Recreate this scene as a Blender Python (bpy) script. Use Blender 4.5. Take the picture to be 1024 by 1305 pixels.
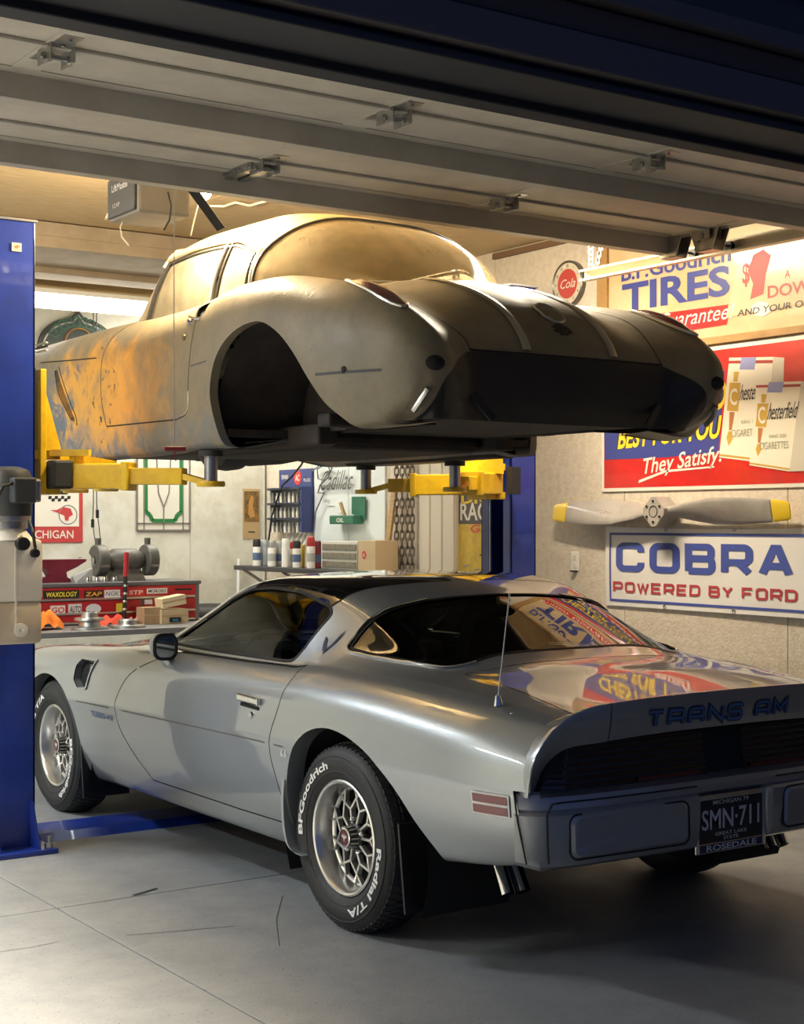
import bpy, bmesh, math, random
import numpy as np
from mathutils import Vector, Matrix, kdtree
random.seed(7)
for o in list(bpy.data.objects): bpy.data.objects.remove(o)
SC = bpy.context.scene
COL = SC.collection

# ------------------------------------------------------------------ camera
FPX, YAW, HZ, CAMZ = 1930.0, math.radians(34.5), 665.0, 1.475
SN, CS = math.sin(YAW), math.cos(YAW)
cam_d = bpy.data.cameras.new('camera'); cam = bpy.data.objects.new('camera', cam_d); COL.objects.link(cam)
cam.location = (0, 0, CAMZ); cam.rotation_euler = (math.pi/2, 0, -YAW)
cam_d.sensor_fit = 'HORIZONTAL'; cam_d.sensor_width = 36; cam_d.lens = FPX/1024*36
cam_d.shift_y = (HZ-652.5)/1024; cam_d.clip_start = .05; cam_d.clip_end = 100
SC.camera = cam
# ------------------------------------------------------------------ world, view, lights
W = bpy.data.worlds.new('world'); SC.world = W; W.use_nodes = True
W.node_tree.nodes['Background'].inputs[0].default_value = (.10, .17, .42, 1)
W.node_tree.nodes['Background'].inputs[1].default_value = .34
SC.view_settings.view_transform = 'Standard'; SC.view_settings.look = 'None'
SC.view_settings.gamma = 1; SC.view_settings.use_curve_mapping = False
SC.view_settings.exposure = 0.25
def area(name, loc, sx, sy, power, col, rot=(0, 0, 0)):
    l = bpy.data.lights.new(name, 'AREA'); l.shape = 'RECTANGLE'; l.size = sx; l.size_y = sy
    l.energy = power; l.color = col
    o = bpy.data.objects.new(name, l); COL.objects.link(o); o.location = loc; o.rotation_euler = rot
    return o
WARM, NEUT, COOL = (1, .82, .58), (1, .93, .82), (.82, .92, 1)

# ------------------------------------------------------------------ lamps of the room (fixtures are built further down where they hang)
area("strip_lamp_near", (-.06, 4.3, 3.10), .06, 1.8, 430, (1, .87, .68))
area("strip_lamp_far", (.4, 7.6, 3.07), .16, 1.8, 120, COOL)
area("strip_lamp_left", (-2.2, 6.0, 3.07), .16, 1.8, 95, COOL)
area('strip_lamp_over_car', (4.9, 6.1, 3.10), .14, 1.1, 60, WARM)
area("strip_lamp_bench", (3.75, 9.42, 2.84), 1.3, .07, 22, (1, .96, .85))
area("strip_lamp_back_corner", (5.2, 10.2, 3.02), .16, .7, 24, (1, .96, .87))
pl = bpy.data.lights.new('ceiling_bulb_light', 'POINT'); pl.energy = 140; pl.color = (1, .82, .54); pl.shadow_soft_size = .04
plo = bpy.data.objects.new('ceiling_bulb_light', pl); COL.objects.link(plo); plo.location = (3.19, 6.25, 2.935)

# ------------------------------------------------------------------ helpers
def ray(u, v):
    a = (u-512)/FPX
    return (a*CS+SN, -a*SN+CS, -(v-HZ)/FPX)
def at(u, v, x=None, y=None, z=None):
    r = ray(u, v)
    t = x/r[0] if x is not None else (y/r[1] if y is not None else (z-CAMZ)/r[2])
    return Vector((r[0]*t, r[1]*t, CAMZ+r[2]*t))

def topof(o):
    while o.parent: o = o.parent
    return o
def tag(o, label=None, cat=None, group=None, kind=None):
    if label: o['label'] = label
    if cat: o['category'] = cat
    if group: o['group'] = group
    if kind: o['kind'] = kind
    return o
def root(name, label, cat, loc=(0, 0, 0), group=None):
    o = bpy.data.objects.new(name, None); COL.objects.link(o); o.location = loc
    o.empty_display_size = .1
    return tag(o, label, cat, group)
def mesh(name, vs, fs, mat, parent=None, smooth=False, local=False, normals=None, angle=None):
    """one mesh object; vs in world space unless local"""
    me = bpy.data.meshes.new(name)
    vs = [tuple(v) for v in vs]
    if parent is not None:
        off = (0, 0, 0) if local else tuple(topof(parent).location)
    else:
        if local or not vs: off = (0, 0, 0)
        else:
            a = np.array(vs); off = tuple(float(q) for q in ((a[:, 0].min()+a[:, 0].max())/2, (a[:, 1].min()+a[:, 1].max())/2, a[:, 2].min()))
    me.from_pydata([(v[0]-off[0], v[1]-off[1], v[2]-off[2]) for v in vs], [], fs)
    me.materials.append(mat); me.update()
    if smooth:
        me.shade_smooth()
        if angle is not None: me.set_sharp_from_angle(angle=angle)
        if normals is not None: me.normals_split_custom_set_from_vertices(normals)
    o = bpy.data.objects.new(name, me); COL.objects.link(o)
    if parent is not None: o.parent = parent
    elif not local: o.location = off
    return o
def copy_tree(o, parent=None):
    c = o.copy(); COL.objects.link(c); c.parent = parent
    for ch in list(o.children): copy_tree(ch, c)
    return c

class MB:
    def __init__(s): s.v = []; s.f = []
    def add(s, vs, fs):
        n = len(s.v); s.v += [tuple(v) for v in vs]; s.f += [tuple(i+n for i in f) for f in fs]; return s
    def hexa(s, p):   # 8 points: bottom 4 ccw, top 4 ccw
        return s.add(p, [(3, 2, 1, 0), (4, 5, 6, 7), (0, 1, 5, 4), (1, 2, 6, 5), (2, 3, 7, 6), (3, 0, 4, 7)])
    def box(s, a, b, bev=0):
        x0, y0, z0 = [min(p, q) for p, q in zip(a, b)]; x1, y1, z1 = [max(p, q) for p, q in zip(a, b)]
        if bev <= 0:
            return s.hexa([(x0, y0, z0), (x1, y0, z0), (x1, y1, z0), (x0, y1, z0), (x0, y0, z1), (x1, y0, z1), (x1, y1, z1), (x0, y1, z1)])
        bm = bmesh.new(); bmesh.ops.create_cube(bm, size=1)
        for v in bm.verts: v.co = Vector(((x0+x1)/2+v.co.x*(x1-x0), (y0+y1)/2+v.co.y*(y1-y0), (z0+z1)/2+v.co.z*(z1-z0)))
        bev = min(bev, .49*min(x1-x0, y1-y0, z1-z0))
        bmesh.ops.bevel(bm, geom=bm.edges[:], offset=bev, segments=2, affect='EDGES', profile=.5)
        s.bm(bm); return s
    def bm(s, bm):
        bm.verts.index_update()
        s.add([v.co[:] for v in bm.verts], [tuple(v.index for v in f.verts) for f in bm.faces]); bm.free(); return s
    def bar(s, p, q, w, h, up=(0, 0, 1), bev=0):   # box from p to q, width w, height h
        p, q = Vector(p), Vector(q); d = q-p; L = d.length; d.normalize(); u = Vector(up)
        r = d.cross(u)
        if r.length < 1e-5: r = d.cross(Vector((1, 0, 0)))
        r.normalize(); u = r.cross(d)
        t = MB().box((-w/2, 0, -h/2), (w/2, L, h/2), bev)
        return s.add([p+r*v[0]+d*v[1]+u*v[2] for v in t.v], t.f)
    def tube(s, pts, r, n=8, cap=True, closed=False):
        pts = [Vector(p) for p in pts]; N = len(pts); rs = r if isinstance(r, (list, tuple)) else [r]*N
        rings = []; prev = None
        for i, p in enumerate(pts):
            if closed: d = pts[(i+1) % N]-pts[i-1]
            else: d = pts[min(i+1, N-1)]-pts[max(i-1, 0)]
            d.normalize()
            if prev is None:
                a = d.cross(Vector((0, 0, 1)))
                if a.length < 1e-3: a = d.cross(Vector((1, 0, 0)))
            else: a = prev-d*prev.dot(d)
            a.normalize(); prev = a; b = d.cross(a)
            rings.append([p+(a*math.cos(2*math.pi*k/n)+b*math.sin(2*math.pi*k/n))*rs[i] for k in range(n)])
        vs = [v for g in rings for v in g]; fs = []
        for i in range(N if closed else N-1):
            j = (i+1) % N
            for k in range(n): fs.append((i*n+k, i*n+(k+1) % n, j*n+(k+1) % n, j*n+k))
        if cap and not closed: fs += [tuple(range(n))[::-1], tuple((N-1)*n+k for k in range(n))]
        return s.add(vs, fs)
    def cyl(s, p, q, r, n=16, r2=None): return s.tube([p, q], [r, r if r2 is None else r2], n)
    def lathe(s, prof, o=(0, 0, 0), ax=(0, 0, 1), n=24, a0=0, a1=2*math.pi):
        """prof: (radius, height) along ax"""
        ax = Vector(ax).normalized(); e = ax.cross(Vector((0, 1, 0)))
        if e.length < 1e-3: e = ax.cross(Vector((1, 0, 0)))
        e.normalize(); g = ax.cross(e); o = Vector(o); full = abs(a1-a0-2*math.pi) < 1e-6
        m = n if full else n+1; vs = []; fs = []
        for k in range(m):
            t = a0+(a1-a0)*k/n; d = e*math.cos(t)+g*math.sin(t)
            vs += [o+d*r+ax*h for r, h in prof]
        P = len(prof)
        for k in range(n):
            kk = (k+1) % m
            for i in range(P-1): fs.append((k*P+i, kk*P+i, kk*P+i+1, k*P+i+1))
        return s.add(vs, fs)
    def prism(s, poly, o, r, u, depth):   # polygon in plane (r,u) at o, extruded along r x u by depth
        o, r, u = Vector(o), Vector(r), Vector(u); w = r.cross(u)*depth; n = len(poly)
        a = [o+r*x+u*y for x, y in poly]
        return s.add(a+[p+w for p in a], [tuple(range(n))[::-1], tuple(range(n, 2*n))]+[(i, (i+1) % n, n+(i+1) % n, n+i) for i in range(n)])
    def sheet(s, poly, o, r, u):
        o, r, u = Vector(o), Vector(r), Vector(u)
        return s.add([o+r*x+u*y for x, y in poly], [tuple(range(len(poly)))])
    def sphere(s, c, r, n=12, sc=(1, 1, 1)):
        bm = bmesh.new(); bmesh.ops.create_uvsphere(bm, u_segments=n, v_segments=max(6, n//2), radius=r)
        for v in bm.verts: v.co = Vector((v.co.x*sc[0]+c[0], v.co.y*sc[1]+c[1], v.co.z*sc[2]+c[2]))
        return s.bm(bm)
    def build(s, name, mat, parent=None, smooth=False, angle=.6, local=False):
        return mesh(name, s.v, s.f, mat, parent, smooth, local, angle=angle)

def rrect(w, h, r, n=5, cx=0, cy=0):
    out = []
    for sx, sy, a in ((1, -1, -90), (1, 1, 0), (-1, 1, 90), (-1, -1, 180)):
        for k in range(n+1):
            t = math.radians(a+90*k/n); out.append((cx+sx*(w/2-r)+r*math.cos(t), cy+sy*(h/2-r)+r*math.sin(t)))
    return out
def ellipse(rx, ry, n=24, cx=0, cy=0): return [(cx+rx*math.cos(2*math.pi*k/n), cy+ry*math.sin(2*math.pi*k/n)) for k in range(n)]
def arcpts(cx, cy, r, a0, a1, n=8): return [(cx+r*math.cos(math.radians(a0+(a1-a0)*k/n)), cy+r*math.sin(math.radians(a0+(a1-a0)*k/n))) for k in range(n+1)]

# --- text as flat mesh
_tc = {}
def glyphs(s, bold=0.0):
    key = (s, bold)
    if key not in _tc:
        cu = bpy.data.curves.new('t', 'FONT'); cu.body = s; cu.offset = bold; cu.resolution_u = 3; cu.fill_mode = 'FRONT'
        ob = bpy.data.objects.new('t', cu); COL.objects.link(ob)
        me = ob.to_mesh()
        _tc[key] = ([v.co[:2] for v in me.vertices], [tuple(p.vertices) for p in me.polygons])
        ob.to_mesh_clear(); bpy.data.objects.remove(ob); bpy.data.curves.remove(cu)
    return _tc[key]
def text_mb(s, o, r, u, w=None, h=None, bold=.0, shear=0, center=True, mb=None, lift=.0, arc=0):
    """text fitted to width w and height h (of its ink box), lower left (or centre) at o"""
    vs, fs = glyphs(s, bold); a = np.array(vs); lo, hi = a.min(0), a.max(0); sz = hi-lo
    kx = ky = None
    if h: ky = h/sz[1]
    if w: kx = w/sz[0]
    kx = kx or ky; ky = ky or kx
    o, r, u = Vector(o), Vector(r), Vector(u); n = r.cross(u); mb = mb or MB()
    out = []
    for x, y in vs:
        X = (x-lo[0])*kx; Y = (y-lo[1])*ky; X += shear*Y
        if center: X -= sz[0]*kx/2; Y -= sz[1]*ky/2
        if arc: Y += arc*(X*X)
        out.append(o+r*X+u*Y+n*lift)
    return mb.add(out, fs)
# --- square extended stroke letters (cell 1 wide x 1 tall)
_b = .22
STROKES = {
 'C': [[(1, .72), (1, .86), (.86, 1), (.14, 1), (0, .86), (0, .14), (.14, 0), (.86, 0), (1, .14), (1, .28)]],
 'O': [[(.14, 0), (.86, 0), (1, .14), (1, .86), (.86, 1), (.14, 1), (0, .86), (0, .14), (.14, 0), (.5, 0)]],
 'B': [[(0, 0), (0, 1), (.85, 1), (.96, .9), (.96, .62), (.86, .52), (0.1, .52)], [(.86, .52), (1, .4), (1, .12), (.88, 0), (0, 0)]],
 'R': [[(0, 0), (0, 1), (.86, 1), (1, .88), (1, .52), (.86, .4), (0.1, .4)], [(.55, .4), (1, 0)]],
 'A': [[(0, 0), (.42, 1), (.58, 1), (1, 0)], [(.18, .3), (.82, .3)]],
 'P': [[(0, 0), (0, 1), (.86, 1), (1, .88), (1, .5), (.86, .38), (0.1, .38)]],
 'W': [[(0, 1), (.25, 0), (.5, .9), (.75, 0), (1, 1)]],
 'E': [[(1, 1), (0, 1), (0, 0), (1, 0)], [(0.1, .5), (.9, .5)]],
 'D': [[(0, 0), (0, 1), (.8, 1), (1, .82), (1, .18), (.8, 0), (0, 0), (0, .5)]],
 'Y': [[(0, 1), (.5, .5), (1, 1)], [(.5, .5), (.5, 0)]],
 'F': [[(1, 1), (0, 1), (0, 0)], [(0.1, .48), (.85, .48)]],
 'T': [[(0, 1), (1, 1)], [(.5, 1), (.5, 0)]],
 'N': [[(0, 0), (0, 1), (1, 0), (1, 1)]],
 'S': [[(1, .75), (1, .88), (.88, 1), (.12, 1), (0, .88), (0, .62), (.12, .52), (.88, .52), (1, .4), (1, .12), (.88, 0), (.12, 0), (0, .12), (0, .25)]],
 'M': [[(0, 0), (0, 1), (.5, .35), (1, 1), (1, 0)]],
 'K': [[(0, 0), (0, 1)], [(1, 1), (.08, .48), (1, 0)]], 'L': [[(0, 1), (0, 0), (1, 0)]],
 'q': [[(0, 0), (0, .86), (.14, 1), (.86, 1), (1, .86), (1, 0)], [(0.08, .42), (.92, .42)]],   # square A
 'r': [[(0, 0), (0, 1), (.86, 1), (1, .86), (1, .55), (.88, .42), (0.08, .42)], [(.88, .42), (1, .3), (1, 0)]],
}
def ribbon2d(pts, w):
    n = len(pts); L = []; R = []
    for i, p in enumerate(pts):
        a = pts[i-1] if i else None; b = pts[i+1] if i < n-1 else None
        def nrm(p, q):
            dx, dy = q[0]-p[0], q[1]-p[1]; l = math.hypot(dx, dy) or 1; return (-dy/l, dx/l)
        if a is None: m = nrm(p, b); k = 1
        elif b is None: m = nrm(a, p); k = 1
        else:
            n1, n2 = nrm(a, p), nrm(p, b); mx, my = n1[0]+n2[0], n1[1]+n2[1]; l = math.hypot(mx, my)
            if l < .2: m, k = n2, 1
            else:
                m = (mx/l, my/l); k = min(2.2, 1/max(.3, m[0]*n1[0]+m[1]*n1[1]))
        L.append((p[0]+m[0]*w/2*k, p[1]+m[1]*w/2*k)); R.append((p[0]-m[0]*w/2*k, p[1]-m[1]*w/2*k))
    return L+R, [(n+i, n+i+1, i+1, i) for i in range(n-1)]
def soften(pts):
    out = [pts[0]]
    for a, p, b in zip(pts[:-2], pts[1:-1], pts[2:]):
        A, P_, B = Vector(a), Vector(p), Vector(b); da, db = A-P_, B-P_
        if da.length < 1e-6 or db.length < 1e-6: continue
        if (-da).angle(db) > 1.0: out.append(p); continue
        k = .45*min(da.length, db.length); q0, q1 = P_+da.normalized()*k, P_+db.normalized()*k
        for j in range(4):
            t = j/3; q = q0*(1-t)**2+P_*2*t*(1-t)+q1*t*t; out.append((q.x, q.y))
    return out+[pts[-1]]
def stroke_text(s, o, r, u, cw, ch, gap, sw, mb=None, lift=0, widths={}, fat=1.0):
    o, r, u = Vector(o), Vector(r), Vector(u); n = r.cross(u); mb = mb or MB(); x = 0; q = 0
    for c in s:
        if c == ' ': x += cw*.55; continue
        k = cw*widths.get(c, 1)
        for st in STROKES[c]:
            q += 1
            pts = [(x+sw/2+p[0]*(k-sw), sw/2+p[1]*(ch-sw)) for p in st]
            vs, fs = ribbon2d(soften(pts), sw); mb.add([o+r*(a*fat)+u*b+n*(lift+.0002*(q % 3)) for a, b in vs], fs)
        x += k+gap
    return mb, (x-gap)*fat

# ------------------------------------------------------------------ materials
_m = {}
def mat(name, col, rough=.5, metal=0, col2=None, scale=6, bump=0, bscale=80, coat=0, emit=0, trans=0, spec=.5, det=6, lo=.4, hi=.62, aniso=0, stretch=None, rough2=None):
    if name in _m: return _m[name]
    m = bpy.data.materials.new(name); m.use_nodes = True; nt = m.node_tree; b = nt.nodes['Principled BSDF']
    I = b.inputs; I['Base Color'].default_value = (*col, 1); I['Roughness'].default_value = rough; I['Metallic'].default_value = metal
    I['Specular IOR Level'].default_value = spec; I['Coat Weight'].default_value = coat; I['Coat Roughness'].default_value = .04
    I['Transmission Weight'].default_value = trans
    if emit: I['Emission Color'].default_value = (*col, 1); I['Emission Strength'].default_value = emit
    if col2 or bump or rough2 is not None:
        tc = nt.nodes.new('ShaderNodeTexCoord'); src = tc.outputs['Object']
        if stretch:
            mp = nt.nodes.new('ShaderNodeMapping'); mp.inputs['Scale'].default_value = stretch; nt.links.new(src, mp.inputs[0]); src = mp.outputs[0]
    if col2 or rough2 is not None:
        n = nt.nodes.new('ShaderNodeTexNoise'); n.inputs['Scale'].default_value = scale; n.inputs['Detail'].default_value = det; n.inputs['Roughness'].default_value = .65
        nt.links.new(src, n.inputs['Vector'])
        mr = nt.nodes.new('ShaderNodeMapRange'); mr.inputs[1].default_value = lo; mr.inputs[2].default_value = hi; nt.links.new(n.outputs[0], mr.inputs[0])
        if col2:
            mx = nt.nodes.new('ShaderNodeMix'); mx.data_type = 'RGBA'; mx.inputs[6].default_value = (*col, 1); mx.inputs[7].default_value = (*col2, 1)
            nt.links.new(mr.outputs[0], mx.inputs[0]); nt.links.new(mx.outputs[2], I['Base Color'])
        if rough2 is not None:
            m2 = nt.nodes.new('ShaderNodeMapRange'); m2.inputs[3].default_value = rough; m2.inputs[4].default_value = rough2
            nt.links.new(mr.outputs[0], m2.inputs[0]); nt.links.new(m2.outputs[0], I['Roughness'])
    if bump:
        n2 = nt.nodes.new('ShaderNodeTexNoise'); n2.inputs['Scale'].default_value = bscale; n2.inputs['Detail'].default_value = 4
        nt.links.new(src, n2.inputs['Vector'])
        bp = nt.nodes.new('ShaderNodeBump'); bp.inputs['Strength'].default_value = bump; bp.inputs['Distance'].default_value = .01
        nt.links.new(n2.outputs[0], bp.inputs['Height']); nt.links.new(bp.outputs[0], I['Normal'])
    _m[name] = m; return m
def glassmat(name, tint, dust=0, dustcol=(.6, .5, .35), rough=0.0, ior=1.5, dscale=9):
    m = bpy.data.materials.new(name); m.use_nodes = True; nt = m.node_tree; nt.nodes.clear(); N = nt.nodes.new; L = nt.links.new
    out = N('ShaderNodeOutputMaterial'); tr = N('ShaderNodeBsdfTransparent'); tr.inputs[0].default_value = (*tint, 1)
    gl = N('ShaderNodeBsdfGlossy'); gl.inputs['Roughness'].default_value = rough; gl.inputs[0].default_value = (1, 1, 1, 1)
    fr = N('ShaderNodeFresnel'); fr.inputs[0].default_value = ior; mx = N('ShaderNodeMixShader')
    L(fr.outputs[0], mx.inputs[0]); L(tr.outputs[0], mx.inputs[1]); L(gl.outputs[0], mx.inputs[2]); last = mx
    if dust:
        df = N('ShaderNodeBsdfDiffuse'); df.inputs[0].default_value = (*dustcol, 1); tl = N('ShaderNodeBsdfTranslucent'); tl.inputs[0].default_value = (*dustcol, 1)
        ad = N('ShaderNodeMixShader'); ad.inputs[0].default_value = .5; L(df.outputs[0], ad.inputs[1]); L(tl.outputs[0], ad.inputs[2])
        tc = N('ShaderNodeTexCoord'); no = N('ShaderNodeTexNoise'); no.inputs['Scale'].default_value = dscale; no.inputs['Detail'].default_value = 8; L(tc.outputs['Object'], no.inputs['Vector'])
        mr = N('ShaderNodeMapRange'); mr.inputs[1].default_value = .3; mr.inputs[2].default_value = .7; mr.inputs[3].default_value = dust*.75; mr.inputs[4].default_value = min(1, dust*1.2); L(no.outputs[0], mr.inputs[0])
        m2 = N('ShaderNodeMixShader'); L(mr.outputs[0], m2.inputs[0]); L(mx.outputs[0], m2.inputs[1]); L(ad.outputs[0], m2.inputs[2]); last = m2
    L(last.outputs[0], out.inputs[0]); _m[name] = m; return m

BLACK = mat('black_plastic', (.012, .012, .013), .45)
RUBBER = mat('tyre_rubber', (.018, .018, .019), .62, bump=.15, bscale=150)
DARK = mat('matte_dark', (.006, .006, .006), .9)
CHROME = mat('chrome', (.75, .75, .75), .12, 1)
ALU = mat('machined_aluminium', (.72, .71, .68), .28, 1)
STEEL = mat('galvanised_steel', (.5, .49, .46), .38, 1, col2=(.36, .35, .33), scale=20)
WHITE = mat('white_enamel', (.8, .79, .75), .4)
OFFW = mat('off_white', (.72, .68, .58), .5)
YEL = mat('yellow_lift_paint', (.80, .52, .012), .38, col2=(.66, .40, .012), scale=9, coat=.3)
BLUE = mat('blue_lift_paint', (.012, .038, .30), .36, col2=(.010, .03, .22), scale=5, coat=.4)
RED = mat('red_enamel', (.42, .012, .018), .35, coat=.4)
CARD = mat('cardboard', (.45, .30, .16), .85, col2=(.38, .25, .13), scale=14)
WOOD = mat('pale_wood', (.52, .36, .17), .6, col2=(.42, .27, .12), scale=10, stretch=(1, 1, 12))
LIGHTTUBE = mat('lit_tube', (1, .96, .86), .5, emit=40)
# ------------------------------------------------------------------ setting
CONC = mat('concrete', (.20, .215, .228), .55, col2=(.32, .325, .325), scale=2.6, det=12, lo=.3, hi=.75, bump=.12, bscale=120, rough2=.38)
_nt = CONC.node_tree    # dark pits and stains of their own shape
_b = _nt.nodes['Principled BSDF']; _src = _b.inputs['Base Color'].links[0].from_socket
_v = _nt.nodes.new('ShaderNodeTexNoise'); _v.inputs['Scale'].default_value = 85; _v.inputs['Detail'].default_value = 5
_tc2 = _nt.nodes.new('ShaderNodeTexCoord'); _nt.links.new(_tc2.outputs['Object'], _v.inputs['Vector'])
_r = _nt.nodes.new('ShaderNodeMapRange'); _r.inputs[1].default_value = .29; _r.inputs[2].default_value = .38; _nt.links.new(_v.outputs[0], _r.inputs[0])
_mx = _nt.nodes.new('ShaderNodeMix'); _mx.data_type = 'RGBA'; _mx.inputs[6].default_value = (.09, .09, .09, 1)
_nt.links.new(_r.outputs[0], _mx.inputs[0]); _nt.links.new(_src, _mx.inputs[7]); _nt.links.new(_mx.outputs[2], _b.inputs['Base Color'])
JOINT = mat('joint_dirt', (.05, .047, .042), .9)
WALLP = mat('painted_board', (.68, .61, .50), .7, col2=(.56, .48, .36), scale=26, det=9, lo=.42, hi=.72, bump=.35, bscale=70)
WALLB = mat('painted_block', (.70, .70, .62), .75, col2=(.58, .56, .46), scale=4, bump=.15, bscale=60)
CEIL = mat('ceiling_board', (.62, .48, .28), .8, col2=(.50, .37, .20), scale=8, stretch=(1, 9, 1))
TRIMW = mat('trim_brown', (.18, .10, .05), .7)
SEAM = mat('board_seam', (.16, .12, .08), .9)
WX = 6.05; BY = 10.75; CZ = 3.22
floor = MB().box((-6, -4, -.2), (WX+.15, BY+.2, -.012)).build('floor', JOINT); floor['kind'] = 'structure'
g = .0035
xs = [-6, -2.2, 2.19, WX]; ys = [-4, -.4, 2.6, 5.51, 8.5, BY]
for i in range(3):
    for j in range(5):
        MB().box((xs[i]+g, ys[j]+g, -.012), (xs[i+1]-g, ys[j+1]-g, 0), .003).build('slab', CONC, floor)
# hairline cracks and a scuff on the slab
for pts, w in (([(160, 1192), (220, 1187), (300, 1180)], .004), ([(0, 1213), (40, 1207), (75, 1200)], .003), ([(360, 1141), (352, 1172), (356, 1206)], .003)):
    q = [at(u, v, z=.001) for u, v in pts]; vs, fs = ribbon2d([(p.x, p.y) for p in q], w)
    mesh('crack', [(a, b, .001) for a, b in vs], fs, JOINT, floor)
q = [at(u, v, z=.001) for u, v in ((170, 1141), (184, 1137), (200, 1132))]; vs, fs = ribbon2d([(p.x, p.y) for p in q], .018)
mesh('scuff_mark', [(a, b, .0014) for a, b in vs], fs, BLACK, floor)

wall_r = MB().box((WX+.02, -1, 0), (WX+.2, BY+.2, CZ)).build('wall_right', SEAM); wall_r['kind'] = 'structure'
yj = [2.62, 2.86, 4.08, 5.30, 6.52, 7.74, 8.96, 10.18, BY]
for a, b in zip(yj[:-1], yj[1:]):
    MB().box((WX, a+.002, 0), (WX+.02, b-.002, CZ), .0015).build('wall_board', WALLP, wall_r)
wall_b = MB().box((-6, BY+.02, 0), (WX+.02, BY+.2, CZ)).build('wall_back', SEAM); wall_b['kind'] = 'structure'
xj = [-6, -3.6, -1.2, 1.2, 3.58, 5.37, WX]
for a, b in zip(xj[:-1], xj[1:]): MB().box((a+.002, BY, 0), (b-.002, BY+.02, CZ), .0015).build('wall_board', WALLB, wall_b)
wall_l = MB().box((-4.7, 2.6, 0), (-4.5, BY+.2, CZ)).build('wall_left', WALLB); wall_l['kind'] = 'structure'
ceil = MB().box((-6, 2.4, CZ), (WX+.2, BY+.2, CZ+.15)).build('ceiling', CEIL); ceil['kind'] = 'structure'
cb = [-6+1.22*i for i in range(10)]
for a, b in zip(cb[:-1], cb[1:]): MB().box((a+.002, 2.8, CZ-.012), (min(b, WX)-.002, 8.34, CZ), .001).build('ceiling_board', CEIL, ceil)
# ceiling joint trim on the right wall
t = MB().box((WX-.025, 5.8, CZ-.05), (WX, 7.74, CZ-.012), .003).build('trim_1', TRIMW); t['kind'] = 'structure'
# dropped beam, then the recess with a duct
BEAM = mat('beam_paint', (.34, .27, .19), .7, col2=(.27, .21, .14), scale=5)
t = MB().box((-4.5, 8.36, 3.06), (WX, 9.25, CZ-.012), .004).box((-4.5, 8.352, 3.125), (WX, 8.362, 3.145)).box((-4.5, 9.0, 3.02), (WX, 9.25, 3.062), .004).build('trim_2', BEAM); t['kind'] = 'structure'
t = MB().box((-4.5, 9.25, 2.5), (3.05, 9.30, 2.6)).build('trim_3', BEAM); t['kind'] = 'structure'
# front wall: header over the opening with its trim, and the piers at both sides
HEAD = mat('header_black', (.012, .012, .016), .6)
TRIMG = mat('trim_outside', (.055, .048, .048), .6)
SIDE = mat('siding_dark', (.014, .014, .02), .6)
hd = MB().box((-6, 2.52, 2.44), (WX+.2, 2.77, CZ+.15)).build('wall_front', HEAD); hd['kind'] = 'structure'
MB().box((.1, 2.50, 2.425), (5.5, 2.56, 2.445), .004).box((.1, 2.70, 2.42), (5.5, 2.765, 2.445), .004).build('door_stop', HEAD, hd)
MB().box((-.2, 2.475, 2.455), (5.8, 2.52, 2.535), .006).build('header_trim', TRIMG, hd)
MB().box((-.2, 2.49, 2.54), (5.8, 2.52, 2.60), .004).build('header_trim', mat('trim_brown2', (.05, .03, .022), .7), hd)
MB().box((-.2, 2.46, 2.605), (5.8, 2.52, 2.65), .006).build('header_trim', TRIMG, hd)
for k in range(5): MB().hexa([(-.2, 2.485, 2.65+k*.12), (5.8, 2.485, 2.65+k*.12), (5.8, 2.52, 2.65+k*.12), (-.2, 2.52, 2.65+k*.12), (-.2, 2.51, 2.77+k*.12), (5.8, 2.51, 2.77+k*.12), (5.8, 2.52, 2.77+k*.12), (-.2, 2.52, 2.77+k*.12)]).build('siding_board', SIDE, hd)
MB().box((5.5, 2.52, 0), (WX+.2, 2.77, 2.44)).box((-6, 2.52, 0), (-4.0, 2.77, 2.44)).build('front_pier', HEAD, hd)

# ------------------------------------------------------------------ overhead garage door and its track
DOOR = mat('door_panel_paint', (.52, .48, .41), .55, col2=(.46, .42, .35), scale=7, bump=.08, bscale=90)
DOORS = mat('door_strut_steel', (.48, .45, .39), .5, .1, col2=(.43, .40, .34), scale=6)
DZ = 2.825; DX0, DX1 = .12, 5.2
gd = root('garage_door', 'grey panelled overhead garage door rolled up flat under the ceiling', 'garage door', ((DX0+DX1)/2, 4.1, DZ))
dj = [2.83, 3.27, 4.105, 4.965, 5.27]
for a, b in zip(dj[:-1], dj[1:]):
    m = MB(); m.box((DX0, a+.004, DZ), (DX1, b-.004, DZ+.045), .004)
    m.build('door_section', DOOR, gd)
    # pressed rib along each section edge
    MB().box((DX0+.02, b-.030, DZ-.012), (DX1-.02, b-.008, DZ), .003).build('section_rib', DOORS, gd)
for y in (4.40, 5.20, 3.45):
    s = MB()
    s.bar((DX0, y, DZ-.04), (DX1, y, DZ-.04), .004, .08)
    s.bar((DX0, y-.028, DZ-.002), (DX1, y-.028, DZ-.002), .055, .003)
    s.bar((DX0, y+.028, DZ-.079), (DX1, y+.028, DZ-.079), .055, .003)
    s.bar((DX0, y+.056, DZ-.072), (DX1, y+.056, DZ-.072), .003, .016)
    s.build('strut', DOORS, gd)
cols = [.45, 1.63, 2.79, 3.93, 5.12]
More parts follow.
